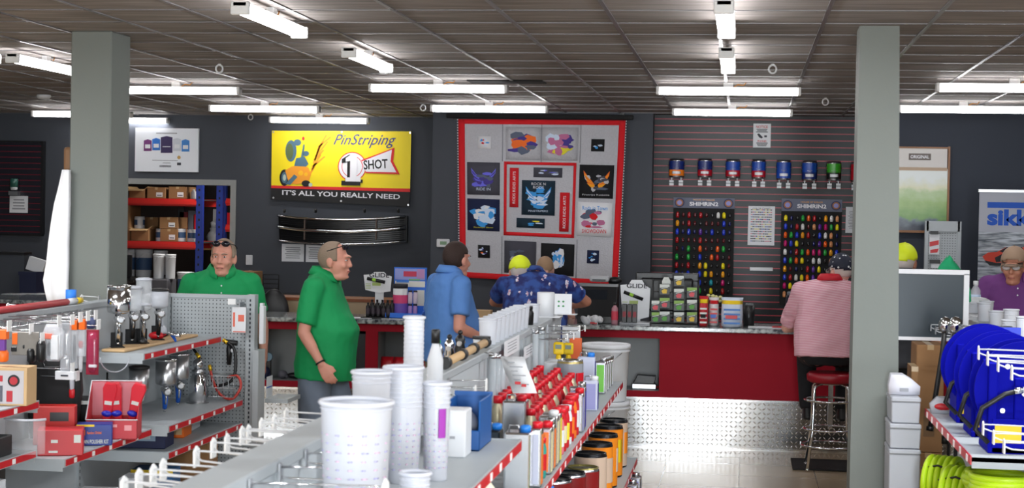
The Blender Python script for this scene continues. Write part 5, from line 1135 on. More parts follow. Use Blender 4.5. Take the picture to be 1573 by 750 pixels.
c2 = N('ShaderNodeValToRGB'); c2.color_ramp.interpolation='CONSTANT'; e = c2.color_ramp.elements; e[0].color=(1,1,1,1); e[0].position=0; e[1].color=(0,0,0,1); e[1].position=.40; L(ad.outputs[0], c2.inputs['Fac'])
c3 = N('ShaderNodeValToRGB'); c3.color_ramp.interpolation='CONSTANT'; e=c3.color_ramp.elements; e[0].color=(.75,.75,.85,1); e[1].color=(.6,.1,.2,1); e[1].position=.5; e2_=e.new(.56); e2_.color=(.65,.6,.75,1); L(n2.outputs['Fac'], c3.inputs['Fac'])
mx = N('ShaderNodeMix'); mx.data_type='RGBA'; L(c2.outputs[0], mx.inputs['Factor']); L(cr.outputs[0], mx.inputs['A']); L(c3.outputs[0], mx.inputs['B']); L(mx.outputs['Result'], b_.inputs['Base Color'])
NEON = flat('neon_yellow', 232, 250, 30, .6); NEON.node_tree.nodes['Principled BSDF'].inputs['Base Color'].default_value = (.85,1.0,.02,1)
Y=14.25; p = at(822,400,Y)
person('man in navy Hawaiian shirt and neon cap bent over the counter', p.x, Y, PI+.08, 1.86, SKIN2, HW, DKP, lean=.55, tilt=.04, belly=.07, wide=1.28, shirtname='hawaiian_shirt', hair=(WH,'balding'), cap=(NEON,flat('cap_band',215,215,170),False), headoff=(.11,.06,-.055), headrot=(.25,0,.1),
    arms={-1:dict(e=(-.42,-.42,1.22), w=(-.30,-.62,1.17), n=(0,0,1), t=(1,0,0)), 1:dict(e=(.36,-.45,1.2), w=(.2,-.66,1.17), n=(0,0,1), t=(-1,0,0))})
# 5 person behind the counter
Y=16.1; p = at(838,394,Y)
person('person with tan hair behind the counter, head bent, hidden by the Hawaiian shirt', p.x, Y, .1, p.z+.03, SKIN3, flat('shirt_grey',120,122,128), DKP, lean=.12, headrot=(.45,0,0), hair=(TH,'full'), fine=False)
# 6 striped shirt on the stool
PS = flat('stripe_pink', 220, 150, 165, .8)
nt, b_, N, L = nodes_of(PS); tc = N('ShaderNodeTexCoord'); wv = N('ShaderNodeTexWave'); wv.bands_direction='Z'; wv.inputs['Scale'].default_value=24; wv.inputs['Distortion'].default_value=.5; wv.inputs['Detail Scale'].default_value=.4
mpx = N('ShaderNodeMapping'); mpx.inputs['Rotation'].default_value=(0,-.14,0); L(tc.outputs['Object'], mpx.inputs[0]); L(mpx.outputs[0], wv.inputs['Vector'])
cr = N('ShaderNodeValToRGB'); e=cr.color_ramp.elements; e[0].color=(.66,.22,.30,1); e[0].position=.25; e[1].color=(.84,.58,.64,1); e[1].position=.6; L(wv.outputs['Fac'], cr.inputs['Fac']); L(cr.outputs[0], b_.inputs['Base Color'])
NC = flat('cap_navy_print', 14, 18, 40, .6)
nt, b_, N, L = nodes_of(NC); tc = N('ShaderNodeTexCoord'); vv = N('ShaderNodeTexVoronoi'); vv.inputs['Scale'].default_value=26; L(tc.outputs['Object'], vv.inputs['Vector'])
cr = N('ShaderNodeValToRGB'); cr.color_ramp.interpolation='CONSTANT'; e=cr.color_ramp.elements; e[0].color=(.7,.72,.75,1); e[1].color=(.006,.01,.03,1); e[1].position=.22; L(vv.outputs['Distance'], cr.inputs['Fac']); L(cr.outputs[0], b_.inputs['Base Color'])
YS6=13.95; p = at(1280,390,YS6); zs = at(1270,572,YS6).z
hh = 1.80
person('man in pink striped shirt and dark cap seated on the bar stool', p.x-.02, YS6, PI-.0, hh, SKIN3, PS, DKP, sit=zs+.02, lean=.10, belly=.10, wide=1.22, hair=(WH,'balding'), cap=(NC,NC,False), glasses='clear', collar=flat('collar_red',200,16,40), headrot=(.1,0,.55), headoff=(-.11,-.02,-.01), shirtname='striped_shirt',
    arms={1:dict(e=(.33,-.36,zs+.30), w=(.15,-.56,1.12), n=(0,0,1), t=(-1,0,0)), -1:dict(e=(-.33,-.36,zs+.32), w=(-.15,-.56,1.12), n=(0,0,1), t=(1,0,0))},
    legs={1:dict(k=(.16,-.42,zs+.08), a=(.14,-.34,zs-.36)), -1:dict(k=(-.16,-.42,zs+.08), a=(-.14,-.34,zs-.36))}, sleeve=.85, hem=.90, shoes=flat('shoe_black',14,14,16,.5))
# 7 neon cap behind the framed board
Y=13.2; p = at(1392,374,Y)
person('man in neon yellow cap behind the white framed board, right of the column', p.x-.02, Y, PI-.5, p.z, SKIN2, flat('shirt_dark',40,42,50), DKP, hair=(WH,'balding'), cap=(NEON,NEON,False), headrot=(.2,0,.2), fine=False)
# 8 purple polo
PP = flat('polo_purple', 108, 52, 122, .75, vary=.06, bump=.2, bscale=300)
Y=13.6; p = at(1557,373,Y)
r,UB,HM,s = person('man in purple polo and tan cap at the right edge of the picture', p.x+.05, Y, -.22, p.z, SKIN2, PP, DKP, belly=.05, wide=1.12, cap=(flat('cap_tan',165,138,116,.8),flat('brim_tan',130,108,92,.8),False), glasses='clear', headrot=(.14,0,-.1), hair=(GH,'short'), headoff=(-.03,-.02,-.03),
    arms={-1:dict(e=(-.33,-.06,1.17), w=(-.10,-.32,1.10), n=(0,0,1), t=(1,0,0)), 1:dict(e=(.33,-.06,1.17), w=(.10,-.32,1.08), n=(0,0,1), t=(-1,0,0))})
placket(r,UB)
# ---- bar stool
t = thing('bar_stool','chrome bar stool with red seat in front of the counter','stool',(p6x:=at(1276,600,YS6).x,YS6,0)); zt_ = zs
MB().lathe([(.17,zt_-.085),(.195,zt_-.07),(.20,zt_-.02),(.18,zt_)],n=28).build('seat',flat('seat_red',150,22,38,.35),t,bevel=0)
mb=MB(); hs=zt_-.09
for k in range(4):
    a=PI/4+k*PI/2; c_,s_=math.cos(a),math.sin(a)
    mb2=MB().tube([(c_*.10,s_*.10,hs),(c_*.17,s_*.17,hs-.01),(c_*.195,s_*.195,hs-.04),(c_*.205,s_*.205,hs-.3),(c_*.21,s_*.21,.32),(c_*.26,s_*.26,.02)],.0125,10); mb2.ell((c_*.26,s_*.26,.015),(.018,.018,.015),8,6); mb2.build('leg',CHROME,t)
for r_,z_ in ((.21,hs-.14),(.215,hs-.38),(.235,.2)):
    MB().tube([(r_*math.cos(2*PI*k/28),r_*math.sin(2*PI*k/28),z_) for k in range(28)],.010,8,True).build('ring',CHROME,t)
MB().lathe([(.1,hs-.01),(.1,hs+.01)]).build('swivel_plate',STEEL,t)
MB().box(-.02,.02,-.02,.02,hs-.38,hs).build('centre_post',CHROME,t)
o = MB().box(p6x-.3,p6x+.5,YS6-.12,YS6+.5,.001,.012).build('floor_mat',MATTE_BLACK,None,bevel=.003); tag(o,'black floor mat under the bar stool','mat')
# ================================================================== GONDOLA SHELVING
def gondola(label, group, x, y0, y1, ztop, th, deck, shelves, postpitch=1.2, side=1):
    """spine along y; shelves = (z, x_front, y0, y1); side = +1 shelves towards +x"""
    t = thing('gondola', label, 'shelving', (x, (y0+y1)/2, 0), 0, group, True)
    MB().box(x-th, x, y0, y1, .0, ztop-.02).build('back_panel', GREYPLATE, t)
    MB().box(x-th-.012, x+.012, y0, y1, ztop-.035, ztop).build('top_cap', GREY, t, bevel=.004)
    y = y0
    while y <= y1+.01:
        mb = MB().box(x-.012, x+.014, y-.02, y+.02, 0, ztop-.03); mb.m = 1; z = .1
        while z < ztop-.08: mb.box(x+.0135*side, x+.0152*side, y-.004, y+.004, z, z+.02) if side > 0 else mb.box(x-th-.015, x-th-.013, y-.004, y+.004, z, z+.02); z += .04
        mb.build('upright_post', [GREY, INK], t); y += postpitch
    for (z, xf, a, b) in shelves:
        mb = MB().box(x+.012, xf-.004, a+.01, b-.01, z-.02, z); mb.box(x+.012, xf-.004, a, a+.01, z-.06, z+.003); mb.box(x+.012, xf-.004, b-.01, b, z-.06, z+.003)
        s = mb.build('shelf', GREY, t)
        MB().box(xf-.004, xf+.004, a, b, z-.038, z+.004).build('front_lip', GREY, t)
        mb = MB().box(xf+.004, xf+.007, a+.02, b-.01, z-.034, z-.002); mb.m = 1; k = a+.12; rr_ = random.Random(int(z*100))
        while k < b-.12: mb.box(xf+.006, xf+.009, k, k+.034, z-.031, z-.006); k += rr_.choice((.2,.24,.3))
        mb.build('price_rail', [RAILRED, TAG], t)
    MB().box(x+.012, deck, y0, y1, .10, .14).box(x+.012, deck-.03, y0, y1, 0, .10).build('base_deck', GREY, t)
    return t
GC = -1.20
gondola('long grey gondola shelving in the foreground facing the right', None, GC, 3.0, 11.0, 1.42, .10, -.62,
    [(1.27,-.77,3.0,5.8),(.97,-.78,4.9,5.84),(.97,-.78,5.86,8.4),(.97,-.78,8.42,10.95),(.47,-.675,5.86,8.4),(.47,-.675,8.42,11.3-.35)])
gondola('grey gondola shelving on the left with spray guns on its shelves', None, -3.95, 6.4, 11.05, 1.48, .07, -3.3,
    [(1.07,-3.55,6.5,8.02),(.84,-3.50,6.5,7.88),(.66,-3.42,6.5,7.75),(.77,-3.42,8.04,9.3),(1.19,-3.55,9.5,10.98),(.76,-3.39,9.5,10.98),(.60,-3.39,9.5,10.98)], postpitch=1.55)
# pegboard wing at the far end
t = thing('pegboard_wing', 'grey pegboard panel facing the camera at the end of the left shelving', 'pegboard', (-3.62, 11.07, 0), 0, None, True)
MB().box(-3.93,-3.36,11.06,11.09,.1,1.45).build('pegboard', PEG, t); MB().box(-3.95,-3.33,11.05,11.10,1.45,1.475).build('top_cap', GREY, t)
mb = MB().box(-3.385,-3.325,11.03,11.11,0,1.48); mb.m=1
for k in range(44): mb.box(-3.362,-3.352,11.028,11.031,.1+k*.031,.1+k*.031+.017)
mb.build('upright_post',[GREY,INK],t); MB().box(-3.325,-3.285,11.0,11.16,0,1.1).build('side_plate',GREY,t); MB().box(-3.39,-3.1,10.9,11.2,0,.08).build('foot',GREY,t)
t = thing('hanging_sheet','thick white plastic sheet hanging on the right side of the pegboard wing','sheet',(-3.27,11.05,.95),0,None,True); a,b,c,e = rect(397,470,406,528,11.05); MB().box(-3.284,b+.01,11.0,11.06,c,e).build('sheet',WHITE,t,bevel=.004); MB().box(-3.284,b,11.01,11.05,e,e+.02).build('clip',WHITE,t)
t = thing('small_carton','white box with blue line on the ledge right of the pegboard wing','box',at(400,610,11.2),0,None,True); a,b,c,e=rect(396,578,408,610,11.25); mb=MB().box(-3.284,b+.02,11.2,11.35,c,e); mb.m=1; mb.box(-3.284,b+.021,11.199,11.35,c+(e-c)*.45,c+(e-c)*.5); mb.build('body',[WHITE,BLUE],t)
t2 = thing('side_shelf','grey shelf arm on the far side of the pegboard wing','shelf',at(405,620,11.2),0,None,True); MB().box(-3.285,-3.12,11.17,11.5,c-.03,c-.002).build('plate',GREY,t2)

# ---- peg hooks
def hook(label, x, y, z, dirx, L, grp, tagw=.05, tagh=.065, tagm=None):
    t = thing('peg_hook', label, 'peg hook', (x, y, z), 0, grp)
    mb = MB(); mb.tube([(0,0,.0),(dirx*.03,0,-.004),(dirx*L*.6,0,-.004),(dirx*L*.93,0,.002),(dirx*L,0,.014)], .0032, 6); mb.tube([(0,0,.025),(dirx*L*.9,0,.03),(dirx*L,0,.03)], .0028, 6); mb.build('wire', CHROME if dirx > 0 else WHITE, t)
    MB().box(dirx*.001,dirx*.006,-.012,.012,-.012,.035).build('back_plate', STEEL, t)
    mb = MB(); h2, w2 = tagh/2, tagw/2
    mb.rings([[Vector((dirx*L+dx, yy, zz+.015)) for yy, zz in ((-w2,-h2),(w2,-h2),(w2,h2*.6),(0,h2),(-w2,h2*.6))] for dx in (-.0025,.0025)], False); mb.build('price_tag', tagm or TAG, t)
    return t
# ordinal labels for hooks standing in a row
ORD = ['first','second','third','fourth','fifth','sixth','seventh','eighth','ninth','tenth','eleventh','twelfth','thirteenth','fourteenth','fifteenth','sixteenth','seventeenth','eighteenth','nineteenth','twentieth']
tp = sorted([(213,728),(235,722),(250,714),(301,712),(327,702),(348,692),(371,683),(381,669),(401,659),(421,651),(439,641),(190,741)])
for i,(px,py) in enumerate(tp):
    p = onx(px,py+6,-1.54); y_ = p.y; hook('white tagged hook on the far side of the long gondola, %s from the camera'%ORD[i], -1.314, y_, 1.345+.004*(i%2), -1, .225, 'white hooks on the far side of the long gondola', .045, .06)
tr_ = [(383,744,585,733),(429,719,518,713),(469,701,562,695)]
for i,(a1,b1,c1,d1) in enumerate(tr_):
    q0 = onx(a1,b1,GC+.014); L = [.34,.20,.22][i]; hook('long chrome hook with white tag over the cups, %s from the bottom edge'%ORD[i], GC+.014, q0.y, 1.375, 1, L, 'chrome hooks on the long gondola', .06, .07)
for i in range(6):
    p = onx(690+i*8,590-i*3.2,GC+.014); hook('chrome hook with white tag behind the blue bin, %s nearest'%ORD[i], GC+.014, 5.95+i*.14, 1.36 if i%2 else 1.30, 1, .16, 'chrome hooks behind the blue bin', .03, .05)
for i,(px,py) in enumerate(((862,500),(872,504),(884,508),(898,497))):
    hook('chrome hook near the far end of the long gondola, %s nearest'%ORD[i], GC+.014, 9.4+.35*i, 1.36-.02*(i%2), 1, .2, 'chrome hooks near the far end', .03, .04)

# ---- mixing cups
def cups(label, loc, r, h, n, grp, cap=None, mark=None, lip=.006, name='mixing_cup_stack', tall=None, m=FROST):
    t = thing(name, label, 'cups', loc, 0, grp); step = .014; hb = h-step*(n-1)
    mb = MB(); mb.lathe([(r*.84,0),(r*.86,.004),(r,hb)], n=28, cap1=False); o = mb.build('bottom_cup', m, t)
    for k in range(1, n): MB().lathe([(r*.985,hb+step*(k-1)),(r*1.0,hb+step*k)], n=28, cap0=False, cap1=False).build('nested_cup', m, t)
    mb = MB()
    for k in range(n): mb.tube([(r*1.012*math.cos(2*PI*j/28), r*1.012*math.sin(2*PI*j/28), hb+step*k) for j in range(28)], lip if k == n-1 else .0016, 6, True)
    mb.build('rims', m if m is not FROST else flat('cup_rim', 205,208,218,.35), t)
    MB().lathe([(r*.96,hb*.98),(r*.84,.02),(.01,.018)][::-1], n=28, cap0=False, cap1=False).build('inner_wall', m, t)
    if mark:
        mb = MB()
        for j in range(7):
            a0 = -PI/2-1.2+j*.4
            for k in range(9):
                z = hb*(.18+.075*k); rr = r*(.86+.14*z/hb)+.0012; w = .13 if k % 3 else .2
                mb.m = (j+k)%2
                mb.rings([[Vector((rr*math.cos(a0+w*q), rr*math.sin(a0+w*q), zz)) for q in (0,.5,1)] for zz in (z, z+.003)], True, False, False)
            rr = r*.93+.0015; 
        mb.build('scale_marks', [flat('mark_lilac',170,165,215),flat('mark_pink',225,185,215)], t)
    return t
def on(px0, px1, pyt, X, z):   # place by pixel columns at plane X, standing on z: location, radius/half width, height
    c_ = (px0+px1)/2; p = onx(c_, pyt, X); w = (px1-px0)*p.y/F_; return (X, p.y, z), w/2, max(p.z-z, .03)
HS = 1.27
l_, r_, h_ = on(492,604,618,-.98,HS); cups('big clear mixing cup stack with printed scale, nearest the camera', l_, r_, h_, 2, 'mixing cup stacks', mark=1, lip=.007)
l_, r_, h_ = on(541,601,572,-1.06,HS); cups('mixing cup stack just behind and above the biggest one', l_, r_, h_, 3, 'mixing cup stacks', mark=1)
l_, r_, h_ = on(590,650,565,-.99,HS); cups('tall mixing cup stack right of centre with many rims', l_, r_, h_, 9, 'mixing cup stacks', mark=1)
l_, r_, h_ = on(640,682,586,-.93,HS); l_ = (l_[0]+.03,l_[1]-.05,HS); cups('slim mixing cup stack with magenta print, left of the white carton', l_, r_, h_, 6, 'mixing cup stacks', mark=1)
t_ = thing('cup_sleeve','magenta and blue printed sleeve on the slim mixing cup stack','sleeve',l_); MB().rings([[Vector(((r_*(.88+.12*zz/h_)+.004)*math.cos(a), (r_*(.88+.12*zz/h_)+.004)*math.sin(a), zz)) for a in [-1.25+.1*k for k in range(7)]] for zz in (h_*.45,h_*.55,h_*.65,h_*.75)],True,False,False).build('print',flat('magenta',150,50,160),t_)
l_, r_, h_ = on(628,672,672,-.86,HS); cups('short mixing cup stack at the bottom, below the slim one', (l_[0],4.35,HS), .040, .10, 5, 'mixing cup stacks', mark=1)
l_, r_, h_ = on(621,652,488,-1.08,HS); cups('very tall narrow white cup stack against the gondola top', l_, r_, h_, 14, 'mixing cup stacks', m=flat('cup_white',205,208,216,.4))
l_, r_, h_ = on(657,682,506,-1.08,HS); bottle('white bottle with black cap behind the mixing cups', l_, r_, h_, WHITE, BLACK, None, neck=.45)
# white carton + blue bin + others
l_, r_, h_ = on(680,721,628,-.93,HS); carton('plain white carton on the upper shelf beside the cups','box',(l_[0],l_[1],HS),r_*2,.12,h_,WHITE,tape=False,front=(('r',-.1,.1,.4,.46,LINK),))
l_, r_, h_ = on(693,745,606,-.93,HS); t = thing('plastic_bin','open blue plastic bin with wrapped goods on the upper shelf end','bin',(l_[0],5.62,HS)); w=.13; BB = flat('bin_blue',18,82,150,.45)
mb = MB().box(-w/2,w/2,-.14,.12,0,.008).box(-w/2,-w/2+.006,-.14,.12,0,.16).box(w/2-.006,w/2,-.14,.12,0,.17).box(-w/2,w/2,.114,.12,0,.17).box(-w/2,w/2,-.14,-.134,0,.07); mb.build('shell',BB,t,bevel=.003); MB().box(-w/2-.002,w/2+.002,.11,.125,.16,.175).build('rim',BB,t)
t2 = thing('wrapped_goods','clear wrapped white goods with red and blue print inside the blue bin','package',(l_[0]-.01,5.6,HS+.01)); MB().ell((0,0,.06),(.05,.09,.055)).build('wrap',FROST,t2); MB().box(-.03,.03,-.09,-.085,.03,.06).build('print',RED,t2)
t2 = thing('card_pack','small blue and red printed card pack leaning above the blue bin','package',(GC+.1,5.35,HS)); MB().box(-.03,.03,-.01,.01,0,.20).build('card',flat('card_slate',90,120,170),t2); MB().box(-.03,.03,-.012,-.009,.12,.16).build('red_band',RED,t2)
# under the upper shelf
for i,(x_,y_,w,d,h,m_,s,c_) in enumerate(((-.86,5.3,.07,.12,.18,flat('carton_blue',20,60,190),'bright blue carton under the upper shelf','box'),(-.88,5.12,.10,.09,.15,PURPLE,'purple patterned carton under the upper shelf','box'))):
    carton(s,c_,(x_,y_,.97),w,d,h,m_,tape=False,front=(('r',-.4,.4,.1,.3,PKW),('r',-.3,.1,.5,.7,YELLOW if i else WHITE)))
bottle('cream bottle under the right end of the upper shelf', (-.85,5.55,.97), .035,.22, flat('cream_bottle',225,220,195,.4), WHITE, None, name='bottle')

# ---- top of the long gondola: rollers, guns, row of cups
t = thing('roller_tool','wooden rod with black bands lying on top of the long gondola','rod',(GC-.05,7.2,1.42),0,None,True); a_,b2 = Vector((GC-.02,6.75,1.445)), Vector((GC-.03,7.95,1.445))
MB().tube([a_,b2],.019,12).build('rod',TAN,t)
for k,u in enumerate((.02,.38,.66,.97)): q0=a_+(b2-a_)*u; MB().tube([q0-Vector((0,.03,0)),q0+Vector((0,.03,0))],.026,12).build('black_band',BLACK,t)
for i,(px,py,s) in enumerate(((690,545,'dark metal gun part with green light on top of the gondola'),(703,540,'silver gun body lying between rod and cups'),(718,537,'black and silver gun on top of the gondola before the cup row'))):
    y_ = 6.95+.28*i; t = thing('gun_body',s,'tool',(GC-.085,y_,1.42)); MB().lathe([(.022,0),(.026,.02),(.02,.05),(.024,.07),(.012,.09)],(0,0,0),n=12).build('body',[STEEL,CHROME,BLACK][i],t); MB().tube([(0,-.03,.05),(.0,.05,.06),(.0,.08,.05)],.012).build('barrel',[BLACK,STEEL,STEEL][i],t); MB().ell((0,0,.1),(.012,.012,.012),8,6).build('knob',[flat('green_knob',40,190,90),BLACK,BLACK][i],t)
t = thing('black_lid_tub','white tub with black lid at the near end of the cup row','tub',(GC-.055,7.95,1.42)); MB().lathe([(.038,0),(.042,.04)]).build('body',WHITE,t); MB().lathe([(.045,.04),(.045,.052)]).build('lid',BLACK,t)
for k in range(9):
    y_ = 8.12+.155*k; s_ = 1+.0*k
    cups('white quart cup in the row along the gondola top, %s from the near end'%ORD[k], (GC-.05,y_,1.42), .046, .128, 2, 'white cups along the gondola top', lip=.004, name='white_cup', m=flat('cup_white',205,208,216,.4))
cups('white cup standing apart beyond the cup row on the gondola top',(GC-.05,9.85,1.42),.045,.11,2,'white cups along the gondola top',lip=.004,name='white_cup',m=flat('cup_white',205,208,216,.4))
t = thing('black_jar','black jar between the cup row and the lone cup','jar',(GC-.05,9.66,1.42)); MB().lathe([(.032,0),(.034,.07),(.025,.09)]).build('body',BLACK,t); MB().lathe([(.028,.09),(.028,.11)]).build('lid',BLACK,t)
t = thing('paper_roll','white paper cylinder standing on a tray at the gondola end','roll',(GC-.04,10.45,1.425)); MB().lathe([(.056,.0),(.056,.15),(.05,.153),(.02,.15)],n=24).build('cylinder',WHITE,t); MB().box(-.10,.10,-.08,.08,-.004,.001).build('tray',WHITE,t)
t = thing('sign_card','white sign card with green marks on top of the gondola end','card',(GC+.04,10.75,1.425)); MB().box(-.07,.055,-.003,.003,0,.13).build('card',PAPER,t); MB().box(-.09,.09,-.05,.05,-.004,.0).build('base',WHITE,t); q=MB()
for k in range(4): q.ell((-.03+.03*(k%2),-.004,.05+.03*(k//2)),(.008,.002,.006),8,4)
q.build('green_marks',flat('mark_green',70,150,90),t)
# ---- labels and long things hanging on the spine
def spinecard(label, px, X, name='price_card', words=0, m=PAPER, cat='card'):
    x0,y0,x1,y1 = px; a_ = onx(x0,(y0+y1)/2,X); b_ = onx(x1,(y0+y1)/2,X); zt2 = onx((x0+x1)/2,y0,X).z; zb2 = onx((x0+x1)/2,y1,X).z
    t = thing(name,label,cat,(X,(a_.y+b_.y)/2,zb2),0,None,True); MB().box(X-.002,X+.002,a_.y,b_.y,zb2,zt2).build('card',m,t)
    q = MB()
    for k in range(words): z = zt2-(k+1)*(zt2-zb2)/(words+1.5); q.box(X+.002,X+.003,a_.y+(b_.y-a_.y)*.2,a_.y+(b_.y-a_.y)*.8,z-.004,z)
    if words: q.build('print',LINK,t)
    return t
spinecard('white price card high on the long gondola panel',(775,520,797,544),GC+.03,words=4)
spinecard('white price card right of the high one on the gondola panel',(805,530,820,548),GC+.03,words=3)
def sheet3(label, pts, m, name, cat, red=None):
    t = thing(name,label,cat,pts[-1],0,None,True); w = Vector((.052,.015,0)); rs = [[p-w+Vector((0,0,0)), p+w, p+w+Vector((.001,0,-.001)), p-w+Vector((.001,0,-.001))] for p in pts]; MB().rings(rs).build('sheet',m,t)
    q=MB(); w2=w*.7
    for k in range(6):
        p = pts[0]+(pts[-1]-pts[0])*(.15+.12*k)+Vector((.003,-.004,0)); q.box(p.x-.03,p.x+.03*(k%2),p.y-.002,p.y,p.z-.004,p.z)
    q.build('print',LINK,t)
    if red: p = pts[0]+(pts[-1]-pts[0])*.75+Vector((.0,-.03,0)); MB().box(p.x-.025,p.x+.0,p.y-.004,p.y,p.z,p.z+.012).box(p.x+.004,p.x+.025,p.y-.004,p.y,p.z-.01,p.z+.002).build('red_print',RED,t)
    return t
yv = onx(800,560,GC+.14).y
sheet3('long white instruction sheet with red letters hanging over the red capped tins',[at(787,548,7.35),at(792,566,7.33),at(801,588,7.28),at(806,604,7.22)],PAPER,'instruction_sheet','sheet',True)
for i,(px,y0_,y1_) in enumerate(((757,545,655),(764,545,650),(771,548,640),(823,508,596),(832,503,600))):
    q0 = onx(px,y0_,GC+.06); zb_=onx(px,y1_,GC+.06).z; t = thing('clear_tube','clear hanging tube on the gondola panel, %s from the left'%ORD[i],'tube',(GC+.06,q0.y,zb_),0,'clear tubes hanging on the gondola panel'); hh2=q0.z-zb_
    MB().lathe([(.018,0),(.018,hh2*.96)],n=14).build('tube',mat('tube_clear',(.6,.66,.7),.1,alpha=.55),t); MB().lathe([(.02,hh2*.95),(.02,hh2)],n=14).build('cap',STEEL,t); MB().tube([(0,0,hh2),(-.04,0,hh2+.01)],.003).build('hook',STEEL,t)
# infra-red gauges
for i,px in enumerate((858,873)):
    q0 = onx(px,545,GC+.12); t = thing('handheld_gauge','yellow handheld gauge hanging near the far gondola end, %s one'%['left','right'][i],'gauge',(q0.x,q0.y,q0.z-.0),0,'yellow handheld gauges'); YG=flat('gauge_yellow',240,200,20,.45)
    MB().lathe([(.008,-.11),(.016,-.10),(.018,-.03),(.016,-.01),(.012,0)],n=12).build('grip',YG,t); MB().box(-.032,.032,-.014,.014,-.0,.075).build('head',YG,t,bevel=.012,seg=2); MB().box(-.018,.018,-.017,-.0135,.035,.06).build('display',flat('lcd_grey',130,140,130),t); MB().lathe([(.008,-.125),(.012,-.11)],n=10).build('tip',BLACK,t); MB().tube([(0,0,.075),(-.05,0,.10)],.003).build('hook',STEEL,t)
t = thing('card_pack','orange and red carded pack beside the yellow gauges','package',at(884,590,10.6),0,None,True); q0=onx(882,515,GC+.14); mb=MB().box(q0.x-.04,q0.x+.04,10.6,10.61,1.02,1.28); mb.build('card',flat('card_orange',240,110,60),t); MB().ell((q0.x,10.59,1.08),(.03,.02,.05)).build('red_part',RED,t)
t = thing('white_sign','small white corner sign at the far end of the gondola','sign',(GC+.1,10.9,1.2),0,None,True); MB().box(GC+.02,GC+.14,10.9,10.905,1.2,1.33).build('card',PAPER,t); MB().box(GC+.04,GC+.11,10.896,10.9,1.28,1.29).build('print',LINK,t)
# ---- shelf of tins and cans (z = .97)
HB = .97
L_ = {k: flat('label_'+k,*v,.4) for k,v in dict(slate=(60,62,84),pale=(195,200,222),cream=(225,215,170),orange=(240,120,40),teal=(40,150,140),red=(200,24,36),white=(226,228,232),sky=(90,150,215),lilac=(150,150,205),indigo=(60,56,150),yellow=(235,215,60),green=(110,190,60),pink=(225,120,130),grey=(150,155,165)).items()}
CAPB = flat('cap_blue',40,130,225,.35); CAPR = flat('cap_red',215,20,40,.35)
DK = flat('tin_dark',50,58,66,.25,metal=.7)
for (x0,x1,pt,X,cap,lm,st,s,body) in [(776,819,655,-.87,CAPB,None,None,'nearest large silver tin with blue cap on the tin shelf',TIN),(741,772,652,-1.05,CAPB,None,None,'large silver tin with blue cap half behind the upper shelf',DK),
    (773,812,608,-1.0,CAPR,None,None,'tall silver tin with red cap under the hanging sheet',TIN),(815,854,606,-.98,CAPR,None,None,'tall silver tin with red cap right of the one under the sheet',TIN)]:
    l_, r_, h_ = on(x0,x1,pt,X,HB); ftin(s,(X,l_[1],HB),r_*2*.95,.11,h_-.02,cap,lm,'large solvent tins',stripe=st,body=body)
o_ = None
# front row, from near to far
front = [('tin','pale','orange',.24),('tube','teal','red',.17),('tube','teal','red',.17),('tin','orange','cream',.2),('tin','cream','orange',.2),('tin','yellow','cream',.22),('tin','sky','yellow',.22),('tube','red','white',.2),('tube','pink','white',.19),('tube','red','cream',.2),('tube','red','yellow',.2),('tube','white','red',.19),('tube','red','orange',.2),('tube','orange','red',.21),('tube','red','white',.21),('tin','white','lilac',.2),('tin','lilac','indigo',.22)]
y_ = 6.62
for i,(k,c1,c2_,h) in enumerate(front):
    lab = '%s with %s label and %s trim, front row of the tin shelf, %s from the near end' % ('slim tin' if k=='tin' else 'round tube can', c1, c2_, ORD[i])
    lab = ' '.join(lab.split()[:16])
    if k == 'tin': ftin('%s %s slim tin in the front row of the tin shelf, %s of its row'%(c1,c2_,ORD[i]),(-.83,y_,HB),.085,.06,h,[CAPR,TIN,L_['white']][i%3],L_[c1],'products in the front row of the tin shelf',stripe=L_[c2_],rz=0,handle=False,name='slim_tin')
    else: bottle('%s %s round can in the front row of the tin shelf, %s of its row'%(c1,c2_,ORD[i]),(-.83,y_,HB),.032,h,L_[c1],CAPR if c1!='white' else L_['white'],'products in the front row of the tin shelf',neck=.8,band=L_[c2_],name='round_can',cat='can')
    y_ += .115
n=0
for X,ya,nn,dz in ((-.93,7.35,13,.23),(-1.02,7.45,13,.245),(-1.11,7.55,12,.26)):
    for k in range(nn):
        n+=1; rw = {-.93:'second',-1.02:'third',-1.11:'back'}[X]
        bottle('red capped tin bottle, %s row of the tin shelf, %s from near end'%(rw,ORD[k]),(X,ya+.145*k,HB),.032,dz,flat('gold_red_can',196,30,40,.3) if (k+int(X*100))%3 else flat('pale_gold',200,190,160,.3,metal=.5),CAPR,'red capped tin bottles',neck=.55,name='tin_bottle')
for (x0,x1,pt,s) in ((815,840,566,'large white paper roll lying behind the red caps, left'),(838,863,564,'large white paper roll lying behind the red caps, right')):
    l_, r_, h_ = on(x0,x1,pt,-1.08,HB); y2_ = 9.55 if x0<830 else 9.8; t = thing('paper_roll',s,'roll',(-1.09,y2_,HB),0,'white paper rolls on the tin shelf'); MB().lathe([(.06,0),(.06,.24),(.05,.245),(.02,.24)],n=20).build('roll',WHITE,t)
l_, r_, h_ = on(866,900,562,-.99,HB)
tincan('silver and red gallon can above the red capped bottles',(-.97,9.42,HB),.075,.27,L_['grey'],None,band=CAPR,rim=flat('gold_rim',190,170,110,.3,metal=.7),handle=False)
